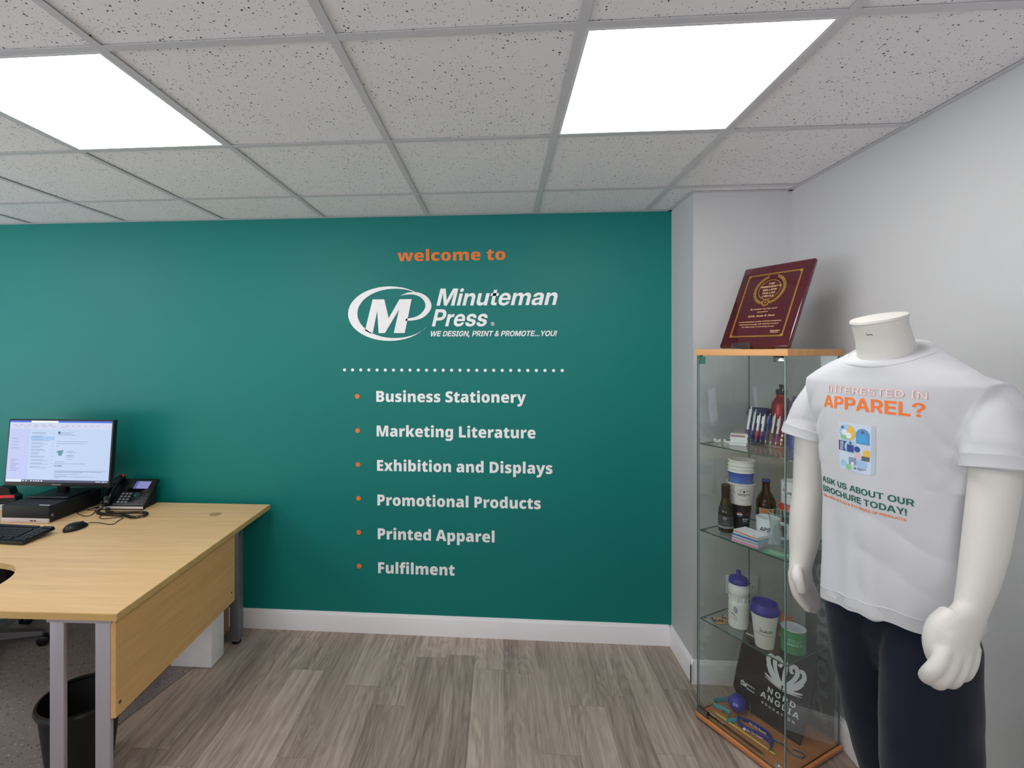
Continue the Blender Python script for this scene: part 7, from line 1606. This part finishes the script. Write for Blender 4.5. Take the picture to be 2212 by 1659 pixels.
# ---- T-shirt
def cloth(name, col, warm=0.0):
    s = NT(name)
    c = s.coords()
    w1 = s.n('ShaderNodeTexWave', {'Vector': c, 'Scale': 420.0, 'Distortion': 1.5}).outputs['Fac']
    n1 = s.noise(c, 14.0, 4)
    c0 = rgb(*col)
    s.set(Base_Color=s.mix(n1, tuple(x * .96 for x in c0[:3]) + (1,), tuple(min(1, x * 1.02) for x in c0[:3]) + (1,)), Roughness=.88)
    s.b.inputs['Specular IOR Level'].default_value = .15
    s.b.inputs['Sheen Weight'].default_value = .15
    s.bump(s.math('MULTIPLY_ADD', w1, .25, s.noise(c, 160.0, 3)), .12, .0008)
    return s.m
M_SHIRT = cloth('white_cotton', (200, 201, 204))
M_NAVYT = cloth('navy_twill', (20, 25, 40))
sh = MB()
SH = [(.985, .154, .112, .000, 0), (1.01, .155, .111, 0, 0), (1.06, .155, .108, .000, 0), (1.13, .157, .105, .000, 0), (1.22, .156, .104, .000, 0), (1.33, .166, .105, 0, 0), (1.41, .182, .103, -.002, 0), (1.46, .199, .094, -.010, .02), (1.503, .206, .081, -.022, .05), (1.532, .198, .071, -.031, .10), (1.554, .170, .066, -.034, .18), (1.576, .130, .066, -.034, .28), (1.594, .097, .068, -.032, .36), (1.602, .082, .0690, -.030, .40)]
sh.loft([ellip((0, cy), hx, hy, z, 56, 2.25 if z < 1.5 else 2.1, 0, ty) for z, hx, hy, cy, ty in SH])
def sleeve(pts, radii, flat, side=(0, 1, 0)):
    sh.tube(pts, radii, 28, flat=flat, side=side)
SL_R = [WR(1806, 850, 1.33), WR(1782, 858, 1.365), WR(1768, 885, 1.385), WR(1759, 918, 1.398), WR(1752, 945, 1.402)]
SL_L = [WL(2092, 850, 1.050), WL(2128, 866, 1.015), WL(2150, 905, .995), WL(2162, 960, .978), WL(2167, 1014, .970)]
sleeve(SL_R, [.052, .060, .066, .070, .072], [.9, .95, .95, .95, .92])
sleeve(SL_L, [.050, .056, .061, .065, .067], [.9, .95, .95, .95, .95])
SHM = remesh(sh, .0042, 6, .5)
def sst(a, b, x):
    t = max(0.0, min(1.0, (x - a) / (b - a)))
    return t * t * (3 - 2 * t)
def crease(x, sharp=2.2):
    """rounded ridges with narrow valleys"""
    return 1 - 2 * abs(math.sin(x)) ** (1 / sharp)
def fold(p):
    """drape of the cloth: displacement along the surface"""
    x, y, z = p
    wob = noise.noise(Vector((x * 6, y * 6, z * 5))) * 1.2
    d = .0026 * noise.noise(Vector((x * 10, y * 10, z * 4)))
    d += .0016 * noise.noise(Vector((x * 26, y * 26, z * 12 + 4)))
    ax = abs(x)
    seam = .200 - .42 * max(0.0, 1.535 - z) ** 1.15 - .10 * max(0.0, -.03 - y)
    on = sst(seam - .004, seam + .004, ax) * sst(1.34, 1.38, z)
    d -= .0022 * on                                    # sleeve set in below the shoulder seam
    d += .0010 * math.exp(-((ax - seam + .004) / .0035) ** 2) * sst(1.36, 1.40, z)
    if ax > seam - .01 and z > 1.30:                   # folds falling from the shoulder point
        a = math.atan2(y + .03, ax - seam + .03)
        k = sst(seam, seam + .03, ax) * sst(1.545, 1.47, z)
        d -= .0036 * k * crease(a * 2.4 + wob * .6 + z * 4, 1.2)
        k2 = sst(1.44, 1.38, z) * sst(seam - .02, seam + .01, ax)
        d -= .0022 * k2 * crease(z * 52 + y * 22 + wob, 1.2)
    if z < 1.42:                                       # vertical drape towards the hem
        k = sst(1.42, 1.02, z)
        a = math.atan2(y, x)
        d += .0060 * k * math.sin(a * 5 + 1.1 + z * 1.5) + .0026 * k * math.sin(a * 11 + z * 4 + wob)
    if y < 0:                                          # pulls running down from the armpits
        k = math.exp(-((ax - .150) / .045) ** 2) * math.exp(-((z - 1.40) / .085) ** 2)
        d -= .0020 * k * crease((z * .75 + ax * 1.0) * 50 + wob * 1.5, 1.2)
        k = math.exp(-((z - 1.17) / .17) ** 2) * (1 if x > -.02 else .3)
        d -= .0013 * k * crease((z + x * .55) * 30 + wob * 2.2, 1.2)
        k = math.exp(-((x - .055 - (1.30 - z) * .18) / .012) ** 2) * sst(1.14, 1.20, z) * sst(1.36, 1.31, z)
        d -= .0035 * k
    return d
tmpm = SHM.mesh('tmp', [], 0)
nrm = [v.normal.copy() for v in tmpm.vertices]
SHM.v = [p + n_ * fold(p) for p, n_ in zip(SHM.v, nrm)]
bpy.data.meshes.remove(tmpm)
# the hem dips front and back and lifts at the sides
def hemz(x, y):
    a = math.atan2(y, x)
    return .020 * x / .19 + .009 * math.exp(-((x + .015) / .035) ** 2) + .004 * math.sin(a * 5 + .6)
for i, p in enumerate(SHM.v):
    if p.z < 1.10:
        k = (1.10 - p.z) / .12
        SHM.v[i] = p + Vector((0, 0, hemz(p.x, p.y) * min(1, k)))
shirt = SHM.build('t_shirt', M_SHIRT, man, angle=0)
shirt.data.polygons.foreach_set('use_smooth', [True] * len(shirt.data.polygons))
stree = BVHTree.FromPolygons([tuple(v) for v in SHM.v], SHM.f)
def ring_on(tree, centre, axis, n, r0):
    """closed ring of surface points around an axis, r0 = expected radius"""
    axis = axis.normalized(); a = axis.orthogonal().normalized(); b = axis.cross(a)
    out = []
    for i in range(n):
        t = 2 * math.pi * i / n
        d = a * math.cos(t) + b * math.sin(t)
        h = tree.ray_cast(centre + d * r0 * 1.35, -d, r0 * .75)
        out.append((h[0] if h[0] else centre + d * r0 * .92, d))
    # keep the ring smooth where the sleeve meets the side of the body
    R = [(p - centre).length for p, d in out]
    for _ in range(3):
        R = [(R[i - 1] + R[i] * 2 + R[(i + 1) % n]) / 4 for i in range(n)]
    return [(centre + d * r, d) for r, (p, d) in zip(R, out)]
for SL, r0 in ((SL_R, .070), (SL_L, .066)):
    ax = (SL[-1] - SL[-2]).normalized()
    e = SL[-1]
    rows = []
    for o, lift in ((.0265, -.0002), (.0255, .0010), (.0240, .0003), (.0040, .0006), (.0005, .0002), (.0, -.0012), (.004, -.006)):
        base = ring_on(stree, e - ax * .014, ax, 64, r0)
        k = (.0265 - o) / .0265 * .0015
        rows.append([p - ax * (o - .014) + d * (lift + k) for p, d in base])
    MB().loft(rows, False, False).build('sleeve_hem', M_SHIRT, shirt, angle=60)
# bottom hem follows the drape
rows = []
N_ = 120
base = []
for i in range(N_):
    t = 2 * math.pi * i / N_
    d = Vector((math.cos(t), math.sin(t), 0))
    h = stree.ray_cast(Vector((0, 0, 1.022 + hemz(d.x * .19, d.y * .118))) + d * .34, -d)
    base.append((h[0] if h[0] else d * .19, d))
for dz, o in ((-.006, .0002), (-.0075, .0014), (-.0092, .0006), (-.034, .0010), (-.0375, .0006), (-.0380, -.0008), (-.035, -.006)):
    rows.append([Vector((p.x, p.y, p.z + dz)) + d * o for p, d in base])
MB().loft(rows, False, False).build('bottom_hem', M_SHIRT, shirt, angle=60)
# ribbed collar following the neckline
def sh_ring(z, out, up, n=64):
    for A, B in zip(SH, SH[1:]):
        if A[0] <= z <= B[0]:
            t = (z - A[0]) / (B[0] - A[0])
            _, hx, hy, cy, ty = [u_ + (w_ - u_) * t for u_, w_ in zip(A, B)]
            break
    return [p + Vector((0, 0, up)) for p in ellip((0, cy), hx + out, hy + out, z, n, 2.1, 0, ty)]
def march(P0, steps, step=.0035):
    """walk from the neck edge outwards over the cloth"""
    n_ = len(P0)
    rows = [P0]
    cur = P0
    for k in range(steps):
        nx = []
        for p in cur:
            rad = Vector((p.x, p.y + .030, 0)).normalized()
            q = stree.find_nearest(p)
            nr = q[1] if q[1] is not None else Vector((0, 0, 1))
            if nr.dot(rad + Vector((0, 0, 1))) < 0:
                nr = -nr
            d = rad * .6 - Vector((0, 0, .8))
            d = d - nr * d.dot(nr)
            if d.length < 1e-5:
                d = rad
            w_ = p + d.normalized() * step
            h = stree.find_nearest(w_)
            nx.append(h[0] if h[0] is not None else w_)
        nx = [(nx[i - 1] + nx[i] * 2 + nx[(i + 1) % n_]) / 4 for i in range(n_)]
        rows.append(nx)
        cur = nx
    return rows
base = march(sh_ring(1.6019, -.004, .0005), 6, .0028)
def lifted(row, o):
    out = []
    for p in row:
        rad = Vector((p.x, p.y + .030, 0)).normalized()
        out.append(p + (rad * .75 + Vector((0, 0, .65))) * o)
    return out
rim = [Vector((p.x * .93, (p.y + .030) * .93 - .030, p.z - .005)) for p in base[0]]
MB().loft([lifted(base[6], -.0003), lifted(base[6], .0010), lifted(base[5], .0012), lifted(base[4], .0010), lifted(base[2], .0012), lifted(base[0], .0016), lifted(base[0], .0002), rim], False, False).build('collar', M_SHIRT, shirt, angle=60)

# ---- print on the chest
def on_shirt(mb, name, m, lift=.0008):
    mb.grid_split(.008, (0, 1))
    def f(p):
        o = Vector((p[0], -.5, p[1]))
        h = stree.ray_cast(o, Vector((0, 1, 0)))
        if h[0] is None:
            return (p[0], -.12, p[1])
        return h[0] + Vector((0, -(lift + p[2]), 0))
    mb.fn(f)
    return mb.build(name, m, shirt, angle=60)
M_OR = mat('orange_shirt_ink', (240, 120, 48), .7)
M_GR = mat('green_shirt_ink', (14, 98, 72), .7)
M_PINK = mat('pale_pink_shirt_ink', (238, 218, 214), .7)
M_LINE = mat('dusky_pink_outline', (206, 150, 142), .7)
PX, PZ0 = -.004, 1.498
on_shirt(text('INTERESTED IN', 'inter', .0172, .2145, 'c', 0, at=(.010, 1.4985)), 'print_outline', M_LINE, .0006)
def thin(s_, cap, width, at):
    """letter centres inside the outline"""
    F = FONT['inter']
    k = cap / CAP['inter']; pen = 0; G = []
    for ch in s_:
        adv, loops = F[ch]
        outs = [L for L in loops if area(L) < 0]; hols = [L for L in loops if area(L) > 0]
        for O in outs:
            G.append([[(x + pen, y) for x, y in L] for L in [O] + [H for H in hols if inside(H[0], O)]])
        pen += adv
    xs_ = [p[0] for g in G for L in g for p in L]; x0, x1 = min(xs_), max(xs_)
    kx = width / (x1 - x0)
    mb = MB()
    for g in G:
        LL = []
        for L in g:
            n_ = len(L); Q = []
            for i in range(n_):
                a = Vector(L[i - 1]); b = Vector(L[i]); c = Vector(L[(i + 1) % n_])
                e1 = (b - a).normalized(); e2 = (c - b).normalized()
                n1 = Vector((e1.y, -e1.x)); n2 = Vector((e2.y, -e2.x))
                bi = n1 + n2
                if bi.length < .2: bi = n1
                bi.normalize()
                q = b + bi * (26 / max(.45, bi.dot(n1)))
                Q.append((at[0] + (q.x - (x0 + x1) / 2) * kx, at[1] + q.y * k))
            LL.append(Q)
        glyph(mb, LL, 0)
    return mb
on_shirt(thin('INTERESTED IN', .0172, .2145, (.010, 1.4985)), 'print_letters', M_PINK, .0011)
on_shirt(text('APPAREL?', 'inter', .0300, .221, 'c', 0, at=(.003, 1.460)), 'print_letters', M_OR)
on_shirt(text('ASK US ABOUT OUR', 'inter', .0145, .216, 'c', 0, at=(-.016, 1.266)), 'print_letters', M_GR)
on_shirt(text('BROCHURE TODAY!', 'inter', .0148, .203, 'c', 0, at=(-.0215, 1.2425)), 'print_letters', M_GR)
on_shirt(text('200+NEW STYLES & 511 PAGES OF PRODUCTS', 'inter', .0060, .201, 'c', 0, at=(-.022, 1.2290)), 'print_letters', M_OR)
# picture of a brochure
BX, BZ, BW, BH = -.062, 1.315, .077, .113
def rect(x, y, w_, h_):
    return [(BX + x * BW, BZ + y * BH), (BX + (x + w_) * BW, BZ + y * BH), (BX + (x + w_) * BW, BZ + (y + h_) * BH), (BX + x * BW, BZ + (y + h_) * BH)]
def pc_(polys, name, col, lift):
    mb = MB()
    for P in polys:
        mb.prism(P, 0, 0)
    on_shirt(mb, name, mat('shirt_print_' + name, col, .7), lift)
el = lambda x, y, r, n=20, a0=0, a1=360, ry=None: circle(BX + x * BW, BZ + y * BH, r * BW, (ry or r) * BW, n, a0, a1)
pc_([rect(0, 0, 1, 1)], 'brochure_cover', (196, 210, 226), .0006)
pc_([[(BX + BW, BZ), (BX + BW * 1.12, BZ + .05 * BH), (BX + BW * 1.12, BZ + 1.01 * BH), (BX + BW, BZ + BH)]], 'brochure_page_edge', (176, 190, 202), .0007)
pc_([el(.27, .80, .25), el(.16, .14, .10)], 'picture_sky', (150, 196, 222), .0009)
pc_([el(.30, .80, .25, 12, -80, 80) + [(BX + .30 * BW, BZ + .80 * BH)], rect(.78, .36, .20, .13)], 'picture_yellow', (222, 184, 84), .0011)
pc_([el(.76, .78, .21), rect(.56, .60, .40, .16)], 'picture_blue', (96, 140, 190), .0009)
pc_([rect(.60, .62, .32, .12), el(.76, .72, .14, 14, 0, 180)], 'picture_polo', (74, 160, 214), .0012)
pc_([rect(0, .40, .28, .21)], 'navy_strip', (44, 68, 132), .0008)
pc_([el(.40, .50, .20)], 'picture_ice', (160, 196, 220), .0010)
pc_([rect(.28, .40, .22, .15), el(.60, .48, .09)], 'picture_hoodie', (50, 76, 140), .0013)
pc_([rect(.52, .30, .20, .12)], 'picture_pink', (214, 188, 186), .0010)
pc_([rect(.74, .27, .22, .09), el(.39, .585, .045), el(.76, .85, .045), el(.14, .90, .045)], 'picture_dark', (92, 96, 104), .0014)
pc_([el(.16, .69, .08), el(.33, .075, .085)], 'picture_green', (140, 196, 130), .0012)
pc_([rect(.34, .14, .24, .15)], 'picture_grey', (132, 152, 176), .0010)
pc_([el(.74, .18, .16)], 'picture_pale_blue', (160, 190, 226), .0011)
pc_([el(.46, .165, .05), el(.20, .80, .09), el(.34, .74, .09)], 'picture_white', (228, 228, 226), .0014)
mb = text('TOP STYLES', 'inter', .0085, .021, 'l')
mb.fn(lambda p: (BX + .115 * BW - p[1] + .004, BZ + .408 * BH + p[0], 0))
on_shirt(mb, 'brochure_title', M_PRINT_W, .0012)
mb = text('M', 'inter', .005, None, 'l', .2, at=(BX + .50 * BW, BZ + .055 * BH))
text('Minuteman', 'inter', .0026, .020, 'l', .2, mb=mb, at=(BX + .62 * BW, BZ + .078 * BH))
text('Press', 'inter', .0026, .010, 'l', .2, mb=mb, at=(BX + .62 * BW, BZ + .050 * BH))
on_shirt(mb, 'brochure_logo', mat('slate_ink', (70, 84, 104), .6), .0012)

# ---- trousers, feet, stand
tr = MB()
TW = [(1.05, .118, .078, .002), (.99, .134, .088, .004), (.93, .142, .088, .012), (.87, .142, .080, .024), (.84, .134, .070, .030)]
tr.loft([ellip((0, cy), hx, hy, z, 48, 2.3) for z, hx, hy, cy in TW])
legs = {1: [(1.05, .056, -.002, .066, .076), (1.0, .064, -.002, .072, .084), (.95, .070, -.002, .076, .096), (.90, .073, -.010, .078, .102), (.78, .080, -.026, .080, .100), (.68, .087, -.036, .080, .096), (.50, .102, -.028, .076, .084), (.28, .104, .000, .068, .076), (.07, .106, .018, .070, .082)],
        -1: [(1.05, -.056, -.002, .066, .076), (1.0, -.064, .0, .072, .084), (.95, -.070, .004, .078, .096), (.90, -.075, .018, .082, .100), (.78, -.084, .050, .084, .096), (.60, -.091, .104, .080, .092), (.45, -.094, .138, .070, .080), (.28, -.096, .166, .066, .076), (.07, -.098, .186, .070, .082)]}
for sd, L in legs.items():
    tr.loft([ellip((x, y), hx, hy, z, 36, 2.1) for z, x, y, hx, hy in L])
TRM = remesh(tr, .006, 5, .5)
tmpm = TRM.mesh('tmp', [], 0)
nn_ = [v.normal.copy() for v in tmpm.vertices]
bpy.data.meshes.remove(tmpm)
TRM.v = [p + n_ * (.004 * noise.noise(Vector((p.x * 7, p.y * 7, p.z * 4))) + .002 * noise.noise(Vector((p.x * 20, p.y * 20, p.z * 14)))) for p, n_ in zip(TRM.v, nn_)]
o = TRM.build('trousers', M_NAVYT, man, angle=0)
o.data.polygons.foreach_set('use_smooth', [True] * len(o.data.polygons))
for sd, L in legs.items():
    z, x, y, hx, hy = L[-1]
    MB().tube([(x, y + .03, .045), (x, y + .01, .05), (x, y - .06, .038), (x, y - .13, .028), (x, y - .17, .022)], [.024, .034, .034, .032, .016], 16, flat=[1, 1, .85, .62, .6], side=(1, 0, 0)).build('foot', M_MAN, man)
MB().lathe([(0, .0008), (.21, .0008), (.212, .004), (.21, .008), (0, .008)], (0, .06, 0), 48, cap0=False, cap1=False).build('base_plate', mat('brushed_steel_plate', (176, 178, 180), .3, .8), man)
MB().tube([(.10, .09, .008), (.10, .09, .22)], .008, 12).build('support_rod', M_CHROME, man)
